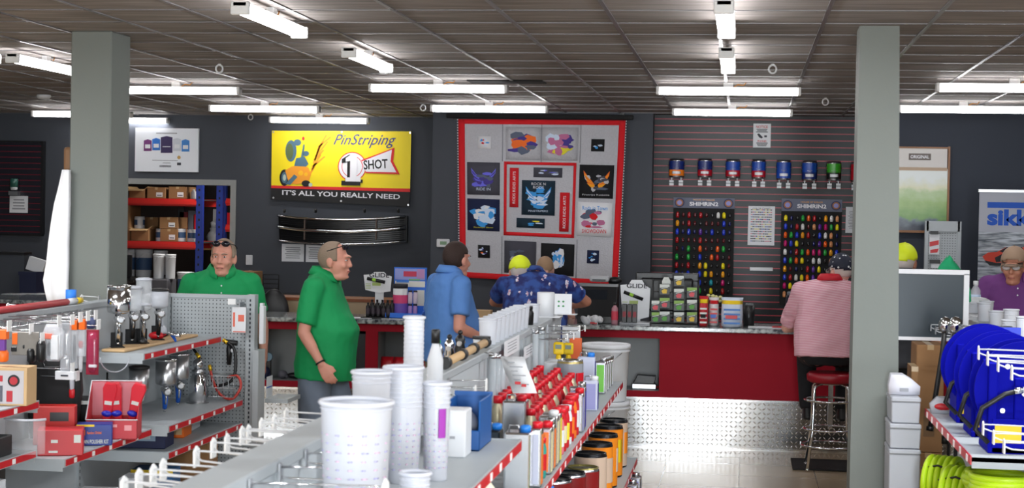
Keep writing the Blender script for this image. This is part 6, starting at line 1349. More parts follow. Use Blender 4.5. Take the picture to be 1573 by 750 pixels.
for (x0,x1,pt,X,c1,c2_,s) in [(888,915,543,-.92,'pale','indigo','big pale violet tin with blue cap near the far end of the tin shelf'),(893,917,575,-.84,'lilac','indigo','smaller lilac tin in front of the big pale violet one')]:
    l_, r_, h_ = on(x0,x1,pt,X,HB); ftin(s,(X,l_[1] if X<-.9 else 9.3,HB),r_*2,.07,h_-.02 if X<-.9 else .17,CAPB if X<-.9 else L_['white'],L_[c1],None,stripe=L_[c2_],body=L_['pale'])
for i,c1 in enumerate(('green','white','sky','grey')):
    ftin('small %s tin at the far end of the tin shelf'%c1,(-.86+.0*i,10.2+.17*i,HB),.07,.06,.2-.01*i,TIN,L_[c1],'small tins at the far end of the tin shelf',handle=False,name='slim_tin',stripe=L_['white'])
# ---- lower shelf (z = .47)
HL = .47; BLID = flat('lid_black_metal',28,30,36,.25,metal=.6)
OL = flat('label_bright_orange',240,140,30,.4); CRM = flat('label_cream_tan',205,180,160,.5)
for i,(y_,c1,b_) in enumerate(((8.95,CRM,None),(9.35,OL,CRM),(9.75,OL,CRM),(10.15,OL,YELLOW),(10.55,CRM,OL))):
    tincan('black lidded gallon can with orange and cream label, lower shelf, %s from the near end'%ORD[i],(-.80,y_,HL),.088,.31 if i<4 else .3,c1,'black lidded gallon cans on the lower shelf',lid=BLID,band=b_,handle=False,rim=BLID)
for i,(y_,c1,lid) in enumerate(((8.5,flat('oxide_red',130,20,24,.4),flat('gold_lid',150,140,80,.3,metal=.7)),(8.3,flat('oxide_red',130,20,24,.4),BLID),(8.1,flat('oxide_red',130,20,24,.4),BLID))):
    tincan('dark red gallon can on the lower shelf, %s from the far end'%ORD[i],(-.80-.05*i,y_,HL),.085,.3,c1,'dark red gallon cans on the lower shelf',lid=lid,handle=False)
for i in range(9):
    y_ = 6.3+.19*i
    ftin('red tin with blue cap in the outer row of the lower shelf, %s nearest'%ORD[i],(-.76,y_,HL),.11,.07,.27,CAPB,L_['red'],'red blue-capped tins on the lower shelf',stripe=L_['white'],handle=True)
    ftin('red tin with blue cap in the inner row of the lower shelf, %s nearest'%ORD[i],(-.93,y_+.08,HL),.11,.07,.27,CAPB,L_['red'],'red blue-capped tins on the lower shelf',stripe=L_['white'],handle=True)
for i,y_ in enumerate((9.9,10.2,10.5)):
    ftin('silver tin with lilac label on the base deck, %s from the near end'%ORD[i],(-.68,y_,.14),.13,.09,.28,TIN,L_['lilac'],'lilac labelled tins on the base deck',stripe=L_['slate'])
for i in range(3): pail('white pail at the far end of the long gondola, %s'%['standing on the floor','middle of the stack','top of the stack'][i],(-.93,11.45,.395*i),.16,.395,'stacked white pails at the gondola end')

# ================================================================== LEFT GONDOLA GOODS
def spray_gun(label, loc, rz, cuph, cupr, cupm, handm, grp, lidm=None, stand=False, tilt=(0,0), s=1.0):
    t = thing('spray_gun', label, 'spray gun', loc, rz, grp); t.scale = (1.18,1.18,1.0) ; b = .175 if stand else .15
    if stand: MB().box(-.035,.035,-.03,.05,0,.005).box(-.03,.03,.03,.045,.005,.09).build('stand_foot',MATTE_BLACK,t,bevel=.002); MB().box(-.008,.008,.04,.05,.005,b+.03).build('stand_post',MATTE_BLACK,t)
    MB().tube([(0,.02,b),(0,-.01,b-.02),(.0,-.02,b-.06),(0,-.01,.035)],[.017,.016,.015,.012]).build('handle',handm,t)
    MB().tube([(0,-.085,b),(0,-.06,b),(0,.05,b)],[.024,.019,.017],10).build('barrel',CHROME,t)
    MB().lathe([(.014,0),(.024,.006),(.022,.02)],(0,0,0),n=14).build('air_cap',STEEL,t).matrix_local = Matrix.Translation((0,-.105,b)) @ Euler((-PI/2,0,0)).to_matrix().to_4x4()
    MB().tube([(0,-.045,b-.005),(0,-.055,b-.04),(0,-.035,b-.085)],[.005,.006,.004],6).build('trigger',CHROME,t)
    MB().ell((0,.065,b),(.013,.013,.013),8,6).build('fluid_knob',CHROME,t); MB().ell((.018,.01,b-.01),(.009,.009,.009),8,6).build('side_knob',handm,t)
    MB().tube([(0,-.01,.035),(0,-.008,.015)],.007).build('air_inlet',CHROME,t)
    z0 = b+.03; MB().tube([(0,-.03,b),(0,-.03,z0)],.011).build('cup_neck',CHROME,t)
    MB().lathe([(.014,z0),(cupr*.55,z0+.004),(cupr*.93,z0+.014),(cupr,z0+.026),(cupr,z0+cuph)],(0,-.03,0),n=22).build('cup',cupm,t)
    MB().lathe([(cupr*1.05,z0+cuph-.005),(cupr*1.05,z0+cuph+.006),(cupr*.7,z0+cuph+.012),(.012,z0+cuph+.014)],(0,-.03,0),n=22).build('cup_lid',lidm or cupm,t)
    return t
ZC1,ZC2,ZC3 = 1.19,.76,.60
t = thing('wooden_board','pale wooden strip under the spray guns on the top shelf','board',(-3.7,10.2,ZC1+.001),0,None); MB().box(-.13,.02,-.66,.7,0,.018).build('strip',TAN,t,bevel=.006)
ZG = ZC1+.019
for (px,X,cuph,cupr,cm2,hm2,lm2,s) in [(181,-3.78,.17,.060,CHROME,CHROME,CHROME,'spray gun with large silver cup at the left end of the wooden strip'),(203,-3.80,.15,.045,CLEAR,BLACK,FROST,'spray gun with tall clear cup second on the wooden strip'),
    (219,-3.76,.20,.042,CLEAR,CHROME,FROST,'spray gun with the tallest clear cup on the wooden strip'),(243,-3.76,.12,.05,FROST,BLACK,BLACK,'spray gun with wide frosted cup at the right of the row')]:
    y_ = onx(px,500,X).y; spray_gun(s,(X,y_,ZG),.5,cuph,cupr,cm2,hm2,'spray guns on the wooden strip',lm2,stand=True)
y_ = onx(214,470,-3.70).y; t = thing('lid_disc','round frosted cup lid held among the clear cups','lid',(-3.74,10.0,ZG+.24)); 
MB().lathe([(.05,0),(.052,.012),(.03,.02),(.01,.022)],n=22).build('disc',FROST,t); MB().tube([(0,0,0),(0,0,-.2)],.008).build('stem',CHROME,t); MB().lathe([(.03,-.24),(.03,-.22),(.01,-.2)]).build('foot',BLACK,t)
y_ = onx(275,505,-3.66).y
t = thing('spray_gun','small blue and silver gun lying with red and white cup on the top shelf','spray gun',(-3.68,y_-.05,ZG)); MB().ell((-.09,0,.055),(.045,.04,.045)).build('white_cup',FROST,t); MB().lathe([(.022,.09),(.02,.13)],(-.09,0,0)).build('spout',FROST,t); MB().ell((-.10,-.04,.026),(.055,.035,.026)).build('red_bulb',RED,t)
MB().tube([(-.05,-.04,.03),(.0,-.05,.04),(.07,-.07,.03)],[.016,.012,.008]).build('body',CHROME,t); MB().tube([(.0,-.05,.04),(.03,-.06,.01),(.05,-.10,.0)],[.010,.01,.008]).build('handle',BLUE,t); MB().tube([(.05,-.05,.04),(.11,-.05,.045)],.004).build('needle',CHROME,t)
for i,(px,X,h,r) in enumerate(((223,-3.66,.15,.052),(244,-3.62,.165,.055),(264,-3.66,.17,.055))):
    y_ = 9.72+.36*i; spray_gun('blue handled spray gun with silver cup on the second shelf, %s from the left'%ORD[i],(-3.70+.08*i if 0 else X,y_,ZC2+.001),.5,h,r,STEEL,BLUE,'blue handled spray guns on the second shelf',CHROME if i else BLACK,stand=False)
t = thing('tool_stand','slim black stand with round base behind the blue handled guns','stand',(-3.82,9.62,ZC2+.001)); MB().box(-.05,.05,-.05,.05,0,.14).build('block',BLACK,t,bevel=.01); MB().tube([(0,0,.14),(0,0,.30)],.006).build('rod',BLACK,t); MB().tube([(0,0,.26),(.06,-.02,.24),(.08,-.02,.17)],.004).build('cable',BLACK,t)
y_ = 10.72; t = thing('pressure_pot','polished silver pressure pot at the right of the second shelf','pot',(-3.62,y_,ZC2+.001)); MB().lathe([(.05,0),(.058,.01),(.06,.10),(.05,.17),(.035,.19),(.035,.20)],n=24).build('pot',CHROME,t); MB().lathe([(.042,.19),(.042,.22),(.03,.225)],n=18).build('ribbed_collar',STEEL,t); MB().lathe([(.02,.225),(.035,.245),(.035,.28),(.012,.30)],n=14).build('gun_head',CHROME,t); MB().lathe([(.075,-.0),(.075,.004)]).build('tray',STEEL,t)
for nm,pts,m_,r,s in (('air_hose',[(-3.62,10.75,1.06),(-3.70,10.8,1.14),(-3.78,10.9,1.16)],BLACK,.010,'short black hose rising from the silver pressure pot'),
    ('air_hose',[(-3.52,10.95,1.17),(-3.44,10.93,1.12),(-3.42,10.92,1.0),(-3.44,10.9,.90),(-3.54,10.9,.86),(-3.58,10.9,.9)],BLACK,.011,'black hose curving down the right side of the pegboard'),
    ('air_hose',[(-3.60,10.9,1.0),(-3.56,10.88,.88),(-3.50,10.86,.80),(-3.42,10.86,.78),(-3.37,10.88,.86),(-3.40,10.9,.93),(-3.47,10.9,.92)],flat('hose_red',190,60,50,.4),.0095,'coiled red hose in the wire basket at the pegboard')):
    P=[Vector(p) for p in pts]; Q=[]
    for i in range(len(P)-1):
        p0,p1,p2,p3 = P[max(i-1,0)],P[i],P[i+1],P[min(i+2,len(P)-1)]
        for k in range(6):
            u=k/6; Q.append(.5*((2*p1)+(p2-p0)*u+(2*p0-5*p1+4*p2-p3)*u*u+(-p0+3*p1-3*p2+p3)*u**3))
    Q.append(P[-1]); t=thing(nm,s,'hose',Q[0],0,None,True); MB().tube(Q,r,8).build('hose',m_,t); MB().tube([Q[0],Q[0]+(Q[1]-Q[0]).normalized()*.04],r*1.3,8).build('brass_end',flat('brass_yellow',220,180,40,.3,metal=.5),t)
t = thing('hanging_gun','black hanging gun and gauge on the pegboard under the card','gun',(-3.48,10.98,1.1)); MB().tube([(0,0,.06),(0,-.02,0),(0,-.02,-.1)],[.02,.022,.015]).build('grip',BLACK,t); MB().tube([(-.03,-.03,.06),(.06,-.03,.05)],.018).build('head',BLACK,t); MB().ell((.03,-.045,.0),(.014,.008,.014),10,6).build('dial',WHITE,t); MB().tube([(0,0,.06),(0,.07,.07)],.004).build('hook',STEEL,t)
t = thing('wire_basket','wire basket hung low on the pegboard wing','basket',(-3.5,10.9,.85)); mb=MB()
for z in (-.06,0,.08): mb.tube([(-.13,-.05,z),(.09,-.05,z),(.09,.12,z),(-.13,.12,z)],.003,5,True)
for k in range(7): mb.tube([(-.13+k*.0365,-.05,-.06),(-.13+k*.0365,-.05,.08)],.0025,5)
mb.build('wires',STEEL,t)
t = thing('carded_pack','white card pack with red print hung on the pegboard wing','package',at(367,512,10.95),0,None,True); mb=MB(); prect(mb,357,472,378,511,10.95,.01); mb.m=1; prect(mb,358,480,361,502,10.94,.002); prect(mb,358,509,377,510.5,10.94,.002); prect(mb,366,484,375,494,10.94,.002); mb.build('card',[PAPER,flat('pack_coral',225,110,90)],t)
MB().box(*(lambda r_: (r_[0],r_[1],10.955,11.05,r_[2],r_[3]))(rect(366,465,368,472,10.95))).build('hook',STEEL,t)
t = thing('price_tag','small white price tag on the pegboard wing','tag',at(355,467,10.9),0,None,True); mb=MB(); prect(mb,350,459,362,468,10.9,.004); mb.build('tag',TAG,t); MB().tube([at(356,462,10.9),at(356,461,11.06)],.003).build('hook',STEEL,t)
# third shelf and below
for (x0,x1,pt,z,X,Y_,h,m_,s,fr) in [(208,262,655,ZC3,-3.62,9.75,.155,flat('box_midnight',22,30,70,.5),'large dark blue carton on the third shelf below the blue guns',(('r',-.1,.3,.3,.62,flat('photo_pale',150,170,190)),('r',-.1,.2,.7,.82,flat('gold_print',200,160,60)),('r',-.45,-.2,.75,.85,LINK))),
    (270,303,658,ZC3,-3.6,10.25,.10,ORANGE,'orange and tan carton on the third shelf',(('r',.02,.42,.2,.8,TAN),('r',-.4,-.1,.2,.8,RED))),(300,328,640,ZC3,-3.66,10.6,.145,WHITE,'white box with curled side on the third shelf',())]:
    carton(s,'box',(X,Y_,z+.001),.30 if x0==208 else .15,.22,h,m_,rz=.1,tape=False,front=fr)
carton('plain brown carton on the base under the third shelf','box',(-3.62,10.6,.141),.3,.3,.40,BROWN,rz=.1)
carton('dark carton with yellow band low under the second shelf','box',(-3.55,9.75,.141),.26,.2,.33,flat('box_steel_blue',40,90,140,.5),rz=.1,tape=False,front=(('r',-.5,.5,.9,1,YELLOW),('r',-.5,.5,0,.08,YELLOW)))
carton('grey white carton low at the left under the shelves','box',(-3.55,8.8,.141),.2,.2,.35,PAPER,rz=.1,tape=False,front=(('r',-.2,.2,.4,.5,LINK),))
carton('second grey white carton low beside the shelf support','box',(-3.5,9.25,.141),.13,.2,.36,flat('carton_silver',180,182,186,.5),rz=.1,tape=False,front=(('r',-.3,.3,.2,.8,INK),))
carton('black carton row end low under the blue display','box',(-3.6,8.2,.141),.35,.5,.3,BLACK,rz=.1,tape=False)
# middle section (z=.77)
ZB_ = .771
def onB(px0,px1,pt,Y_): a,b,c,e = rect(px0,pt,px1,pt+20,Y_); return (a+b)/2, b-a, e
x_,w,e = onB(140,208,585,8.8); t = thing('display_box','red display box of red and blue tools on the middle shelf','display box',(-3.50,8.93,ZB_),.25,None); RDB=flat('display_red',200,50,62,.45)
mb = MB().box(-.14,.14,-.12,-.112,0,.11).box(-.14,.14,.10,.108,0,.30).box(-.14,.14,-.12,.108,0,.006); mb.prism([(0,0),(0,0),(0,0)],0,0) if 0 else None
mb.m=1; mb.box(-.138,.138,.094,.10,.11,.298); mb.build('box',[RDB,flat('display_inner',205,120,130,.5)],t)
for s2 in (-.14,.136): 
    m2=MB(); m2._add([(s2,-.12,0),(s2,.108,0),(s2,.108,.30),(s2,-.12,.11),(s2+.004,-.12,0),(s2+.004,.108,0),(s2+.004,.108,.30),(s2+.004,-.12,.11)],[(0,3,2,1),(4,5,6,7),(0,1,5,4),(1,2,6,5),(2,3,7,6),(3,0,4,7)]); m2.build('side',RDB,t)
m2=MB(); m2.tube([(-.142,-.121,.11),(-.142,.108,.305),(.142,.108,.305)],.004,4); m2.tube([(-.14,-.121,.11),(.142,-.121,.11)],.004,4); m2.build('white_edge',PAPER,t)
q_=MB().box(-.08,.03,-.122,-.1205,.068,.084).box(-.08,.0,-.122,-.1205,.045,.052).box(-.08,-.01,-.122,-.1205,.03,.037).box(.07,.11,-.122,-.1205,.05,.08); q_.build('print',flat('print_rose',235,160,165),t)
for i,(xx,rz_) in enumerate(((-.05,.1),(.035,-.1),(.075,.2))):
    t2=thing('packaged_tool','red wrapped tool with blue grip in the red display box, %s from the left'%ORD[i],'tool',(-3.50+xx*.9,8.91+.03*i,ZB_+.02),.2,'tools in the red display box'); MB().rings([[Vector((sx*w_,sy*.02,z)) for sx,sy in ((-1,-1),(1,-1),(1,1),(-1,1))] for z,w_ in ((.02,.018),(.12,.022),(.26,.04),(.29,.03))],False).build('wrapper',flat('wrapper_red',215,30,50,.4),t2,bevel=.004); MB().ell((0,-.03,.12),(.03,.02,.018)).build('blue_grip',flat('grip_blue',25,40,170,.35),t2); MB().box(-.02,.02,-.026,-.019,.17,.19).build('print',PKW,t2)
    t2.rotation_euler=(.1,rz_*1.2,.2)
carton('blue boxed polisher kit on the middle shelf','box',(-3.49,8.62,ZB_),.19,.13,.115,flat('kit_blue',24,52,140,.45),rz=.35,tape=False,front=(('r',-.5,.0,.9,1,YELLOW),('t','2" MIN POLISHER KIT',0,.2,.2,.8,PKW),('r',-.35,-.25,.5,.75,ORANGE),('t','Random Orbital',.0,.62,.13,.4,ORANGE)))
carton('red tool box with white logo on the middle shelf, left of the blue kit','box',(-3.52,8.24,ZB_),.23,.16,.135,flat('tool_box_red',196,36,44,.45),rz=.35,tape=False,front=(('r',-.2,-.05,.5,.62,PKW),('r',-.25,-.05,.12,.2,PKW),('r',.3,.45,.5,.8,PKW)))
carton('red box with black logo behind and above the red tool box','box',(-3.70,8.58,ZB_),.22,.12,.21,flat('logo_box_red',190,36,30,.45),rz=.3,tape=False,front=(('r',-.1,.35,.62,.85,BLACK),))
t = thing('tool_bag','large black soft tool bag standing open on the middle shelf','bag',(-3.80,8.80,ZB_+.0),.2,None); MB().rings([[Vector((sx*w_,sy*d_,z)) for sx,sy in ((-1,-.8),(-.8,-1),(.8,-1),(1,-.8),(1,.8),(.8,1),(-.8,1),(-1,.8))] for z,w_,d_ in ((.0,.13,.05),(.2,.14,.05),(.26,.15,.05),(.38,.145,.03),(.47,.13,.012))],True).build('shell',MATTE_BLACK,t); MB().tube([(-.06,-.05,.44),(-.04,-.07,.40),(.04,-.07,.40),(.06,-.05,.44)],.008).build('handle',BLACK,t)
t = thing('tool_bag','low black bag with white and blue edge above the blue kit','bag',(-3.72,9.10,ZB_+.0),.3,None); MB().rings([[Vector((sx*w_,sy*d_,z)) for sx,sy in ((-1,-.8),(-.8,-1),(.8,-1),(1,-.8),(1,.8),(.8,1),(-.8,1),(-1,.8))] for z,w_,d_ in ((.0,.12,.08),(.16,.13,.08),(.2,.11,.06))],True).build('shell',MATTE_BLACK,t,bevel=.0); MB().box(-.09,.03,-.084,-.078,.165,.185).build('pale_edge',PKW,t)
# near section
ZA1,ZA2,ZA3 = 1.071,.841,.661
t = thing('boxed_picture','tan carton with red and dark photo print on the near top shelf','box',(-3.62,7.86,ZA1),.12,None); MB().box(-.10,.10,-.08,.08,0,.19).build('body',TAN,t,bevel=.002); q=MB(); q.box(-.085,.085,-.082,-.08,.01,.175); q.m=1; q.box(-.07,-.02,-.083,-.082,.12,.15); q.m=2; q.lathe([(.0,0),(.0,0)]) if 0 else q.cyl((.035,-.082,.125),(.035,-.084,.125),.03,n=20); q.m=1; q.cyl((.035,-.083,.125),(.035,-.086,.125),.02,n=20); q.box(.0,.03,-.084,-.082,.02,.075); q.m=3; q.box(-.07,-.02,-.084,-.082,.02,.10); q.build('photo_print',[flat('print_grey',190,185,188),flat('print_red',180,40,50),BLACK,flat('print_slate',90,90,100)],t)
for i,(x_,y2,w,h,m_,s) in enumerate(((-3.60,7.62,.10,.13,BLACK,'black cased tool on the near middle shelf'),(-3.64,7.35,.10,.1,BLACK,'black carton at the left edge of the near middle shelf'))):
    carton(s,'box',(x_,y2,ZA2),w,.2,h*.75,m_,tape=False,front=(('r',.1,.4,.3,.7,PAPER),))
t = thing('metal_tool','silver cylindrical air tool on the black carton at the left edge','tool',(-3.62,7.48,ZA2+.1)); MB().tube([(-.09,0,.03),(.05,0,.03),(.06,0,.03)],[.026,.03,.02],14).build('barrel',STEEL,t); MB().tube([(.0,0,.03),(.02,-.03,.0)],.012).build('lever',CHROME,t); MB().tube([(.06,0,.03),(.09,0,.03)],.012).build('inlet',BLACK,t)
t = thing('face_shield','clear curved plastic face shield on the near middle shelf','face shield',(-3.51,7.80,ZA2)); mb=MB(); A_=[-PI/2-1.3+2.6*k/14 for k in range(15)]; mb._add([(.11*math.cos(a),.09*math.sin(a),z) for z in (0,.09,.17) for a in A_],[(r_*15+k,r_*15+k+1,r_*15+k+16,r_*15+k+15) for r_ in (0,1) for k in range(14)],True); o=mb.build('visor',mat('visor_clear',(.85,.88,.92),.1,alpha=.16),t); q=o.modifiers.new('s','SOLIDIFY'); q.thickness=.003; MB().tube([(.112*math.cos(a),.092*math.sin(a),.17) for a in [-PI/2-1.3+2.6*k/14 for k in range(15)]],.006).build('frame',FROST,t)
for i in range(4):
    carton('small black carton on the near bottom shelf, %s from the left'%ORD[i],'box',(-3.75+.0*i+.03*i,7.15+.19*i,ZA3),.11,.1,.11,BLACK,tape=False,group='black cartons on the near bottom shelf',front=(('r',.05,.4,.1,.5,PAPER),('r',-.4,-.1,.2,.4,flat('gold_print',200,160,60))))
carton('white papered carton on the near bottom shelf end','box',(-3.62,7.66,ZA3),.10,.08,.06,PAPER,tape=False)
carton('yellow topped item behind the near top shelf rail','box',(-3.72,7.76,ZA2),.07,.07,.12,YELLOW,tape=False)
# goods hanging under the red tube
t = thing('red_tube','long red tube with white and yellow end lying on the left gondola top','tube',(-3.93,8.4,1.48),0,None,True); a_,b2=Vector((-3.94,6.6,1.50)),Vector((-3.97,9.35,1.50)); b3=Vector((-3.97,9.48,1.5)); b4=Vector((-3.97,9.56,1.5)); MB().tube([a_,b2],.0195,12).build('tube',flat('tube_red',205,40,52,.4),t); MB().tube([b2,b3],.019,12).build('white_sleeve',WHITE,t); MB().tube([b3,b4],.018,12).build('yellow_end',YELLOW,t)
for i,(px,py) in enumerate(((25,473),(137,459))):
    p=onx(px,py,-4.1); t = hook('white tagged hook standing over the red tube, %s'%['left one near the picture edge','right one beside the column foot'][i],-4.03,p.y,1.47,-1,.12,'hooks behind the red tube',.04,.05)
t = thing('spray_can','blue and white capped jar behind the red tube','jar',(-4.05,9.6,1.36)); MB().lathe([(.03,0),(.03,.12)]).build('body',CLEAR,t); MB().lathe([(.032,.12),(.032,.2)]).build('lid',flat('lid_bright_blue',40,120,220),t)
sj = thing('bracket_arm','grey bracket under the blue capped jar','bracket',(-4.05,9.6,1.36)); MB().box(-.04,.03,-.04,.04,-.02,-.001).build('plate',GREY,sj)
rnd = random.Random(4)
for i in range(11):
    px = 4+i*12.5; p = onx(px,503-i*1.7,-3.9); hook('small silver hook in the row under the red tube, %s from the left'%ORD[i], -3.938, p.y, 1.415, 1, .09, 'silver hooks under the red tube', .018, .018, STEEL)
def hanging(label, px0, px1, py0, py1, X, parts, name='hanging_pack', cat='package', d=.03, tagpx=None):
    c_=(px0+px1)/2; p=onx(c_,(py0+py1)/2,X); Y_=p.y; a,b,c,e=rect(px0,py0,px1,py1,Y_); t=thing(name,label,cat,(X,Y_,c),0,None,True)
    for (nm,m_,u0,u1,v0,v1,dd,rd) in parts:
        mb=MB(); xa,xb,za,zb2=a+(b-a)*u0,a+(b-a)*u1,e-(e-c)*v1,e-(e-c)*v0
        if rd: mb.rings([sring(((xa+xb)/2,Y_,zz),(xb-xa)/2*k2,dd*k2,2,16) for zz,k2 in ((za,.6),(za+(zb2-za)*.15,.95),(za+(zb2-za)*.8,1),(zb2,.7))])
        else: mb.box(xa,xb,Y_-dd,Y_+dd*.3,za,zb2)
        mb.build(nm,m_,t,bevel=0 if rd else .002)
    MB().tube([Vector((-3.94,Y_,e+.01)),Vector((X,Y_,e+.01)),Vector((X+.03,Y_,e+.012))],.003,6).build('hook',CHROME,t)
    MB().box(X+.03,X+.034,Y_-.025,Y_+.025,e-.01,e+.045).build('price_tag',TAG,t)
    return t
OR = flat('tape_orange',245,110,30,.4); PU=flat('pack_violet',110,60,150,.5); CLR2=mat('blister',(.8,.83,.88),.15,alpha=.38)
hanging('orange and violet tape pack at the left picture edge',-4,13,506,556,-3.66,[('upper_roll',OR,.0,1,0,.3,.03,0),('violet_card',PU,0,.8,.3,.65,.02,0),('lower_roll',OR,.1,1,.65,1,.03,1)])
hanging('grey flat scraper plate with orange label under the red tube',18,60,510,546,-3.72,[('plate',flat('scraper_grey',140,135,128,.4,metal=.3),0,1,0,1,.004,0),('orange_label',OR,.03,.22,.05,.55,.008,0),('dark_foot',BLACK,0,.2,.65,.85,.01,0),('hole',BLACK,.4,.5,.55,.72,.006,1)],name='scraper_plate',cat='tool')
hanging('black goggles pair hanging below the grey plate',42,70,524,558,-3.66,[('lens_left',BLACK,0,.45,.35,1,.03,1),('lens_right',BLACK,.5,1,0,.95,.03,1)],name='goggles',cat='goggles')
hanging('clear bag of goggles with white card, left of the slim tubes',66,98,498,555,-3.60,[('bag',CLR2,0,1,0,1,.02,1),('orange_strip',flat('strip_coral',230,120,100),.1,.5,.25,.4,.025,0),('white_card',PAPER,.45,.8,.3,.95,.024,0),('black_part',BLACK,.2,.6,.5,.85,.012,1)])
hanging('slim blister with silver piece and black cap',95,109,496,571,-3.58,[('blister',CLR2,0,1,0,1,.02,0),('black_head',BLACK,.2,.8,.02,.15,.016,0),('silver_body',CHROME,.25,.75,.15,.7,.012,1),('base',STEEL,.1,.9,.7,.95,.015,1)])
hanging('orange topped clear tube pack, left of two',109,120,492,566,-3.56,[('blister',CLR2,0,1,0,1,.02,0),('orange_head',OR,0,1,0,.2,.022,0),('dark_core',BLACK,.3,.7,.3,.85,.01,1)])
hanging('orange topped clear tube pack with red and white pen',120,132,490,572,-3.56,[('blister',CLR2,0,1,0,.7,.02,0),('orange_head',OR,0,1,0,.2,.022,0),('white_pen',WHITE,.1,.6,.55,1,.012,1),('red_cap',RED,.1,.6,.42,.55,.012,1)])
hanging('dark red blister pack at the right of the hanging goods',133,152,503,576,-3.56,[('back_card',flat('blister_crimson',140,24,50,.4),0,1,.05,1,.006,0),('blister',mat('blister_pink',(.5,.05,.12),.2,alpha=.6),.05,.95,.1,.95,.02,1),('silver_tool',STEEL,.55,.8,.3,.9,.012,1),('white_foot',WHITE,.3,.9,.78,.84,.024,0)])
hanging('blue ringed dark pack behind the orange topped tubes',131,147,488,505,-3.75,[('ring',flat('ring_slate',60,70,110,.4),0,1,0,1,.015,1)])
hanging('white boxed item low under the slim blister',88,117,570,583,-3.58,[('box',PAPER,0,1,0,1,.03,0),('print',INK,.3,.7,.4,.6,.032,0)])
hanging('small red and white pack low beside the black tool bag',105,116,582,612,-3.68,[('white_tube',FROST,.2,.8,0,.6,.015,1),('red_part',RED,.1,.9,.5,1,.012,1)])
t = thing('wire_loop','thin clear tube loop hanging from the gun shelf','tubing',(-3.6,9.45,1.1),0,None,True); P=[]
for k in range(17): a=PI*k/16; q0=onx(176-22*math.cos(a),550+22*math.sin(a),-3.58); P.append(q0)
MB().tube(P,.004,6).build('tubing',FROST,t)
# ================================================================== LEFT COLUMN: white cloth
t = thing('white_cloth','long white cloth hanging from a hook on the left column','cloth',at(95,265,10.4),0,None,True); rs=[]; Yc=10.35
for (xl,xr,y_) in ((97,108,262),(94,108,275),(90,108,292),(84,108,315),(79,107,345),(75,106,375),(72,106,405),(67,105,432),(70,105,450),(74,106,466)):
    a,b,c,e = rect(xl,y_-1,xr,y_+1,Yc); rg=[]
    for k in range(24): 
        a2=2*PI*k/24; rg.append(Vector(((a+b)/2+(b-a)/2*math.cos(a2), Yc+(.035+.01*math.sin(3*a2+y_*.01))*math.sin(a2)+.008*math.sin(5*a2), e)))
    rs.append(rg)
MB().rings(rs).build('cloth',flat('cloth_white',238,238,242,.85),t)
t2 = thing('wall_hook','brown wooden holder above the white cloth on the column side','hook',at(104,262,10.5),0,None,True); a,b,c,e=rect(101,226,109,264,10.5); MB().box(a,b+.03,10.45,10.55,c,e).build('block',flat('holder_brown',120,86,56,.6),t2,bevel=.02,seg=2); MB().tube([at(103,262,10.43),at(101,266,10.36)],.008).build('peg',STEEL,t2)
t2 = thing('hand_tool','black T shaped tool standing behind the gondola at the column','tool',at(172,440,11.0),0,None,True); a_,b_=at(162,420,11.3),at(187,423,11.3); MB().tube([a_,(a_+b_)/2+Vector((0,0,.006)),b_],[.004,.012,.004]).build('bar',MATTE_BLACK,t2); p=(a_+b_)/2; MB().tube([p,Vector((p.x-.03,11.3,.9)),Vector((p.x-.03,11.3,0.03))],.008).build('rod',MATTE_BLACK,t2); MB().lathe([(.12,0),(.12,.02),(.02,.04)],(p.x-.03,11.3,0)).build('foot',MATTE_BLACK,t2)
# ================================================================== RIGHT SIDE
GX = 1.53
t = thing('gondola','grey gondola shelving at the right with blue hose reels','shelving',(GX,8,0),0,None,True)
MB().box(GX,GX+.08,5.2,12.1,0,1.40).build('back_panel',GREYPLATE,t); MB().box(GX-.012,GX+.10,5.2,12.1,1.39,1.42).build('top_cap',GREY,t,bevel=.004)
for y_ in (6.4,7.95,9.5,12.05): MB().box(GX-.014,GX,y_-.02,y_+.02,0,1.4).build('upright_post',GREY,t)
for (z,xf,a,b) in ((1.0,1.05,7.75,9.7),(.52,1.0,6.4,7.7),(.52,1.0,7.75,9.7)):
    MB().box(xf,GX-.014,a,b,z-.02,z).box(xf,GX-.014,a,a+.01,z-.05,z+.002).build('shelf',GREY,t); mb=MB().box(xf-.006,xf,a+.01,b-.01,z-.036,z+.004); mb.m=1; k=a+.1
    while k<b-.1: mb.box(xf-.009,xf-.005,k,k+.045,z-.034,z-.002); k+=.24
    mb.build('price_rail',[RAILRED,TAG],t)
MB().box(1.0,GX-.014,5.2,9.7,0,.14).build('base_deck',GREY,t)
RBL = flat('reel_blue',4,8,150,.7,spec=.1)
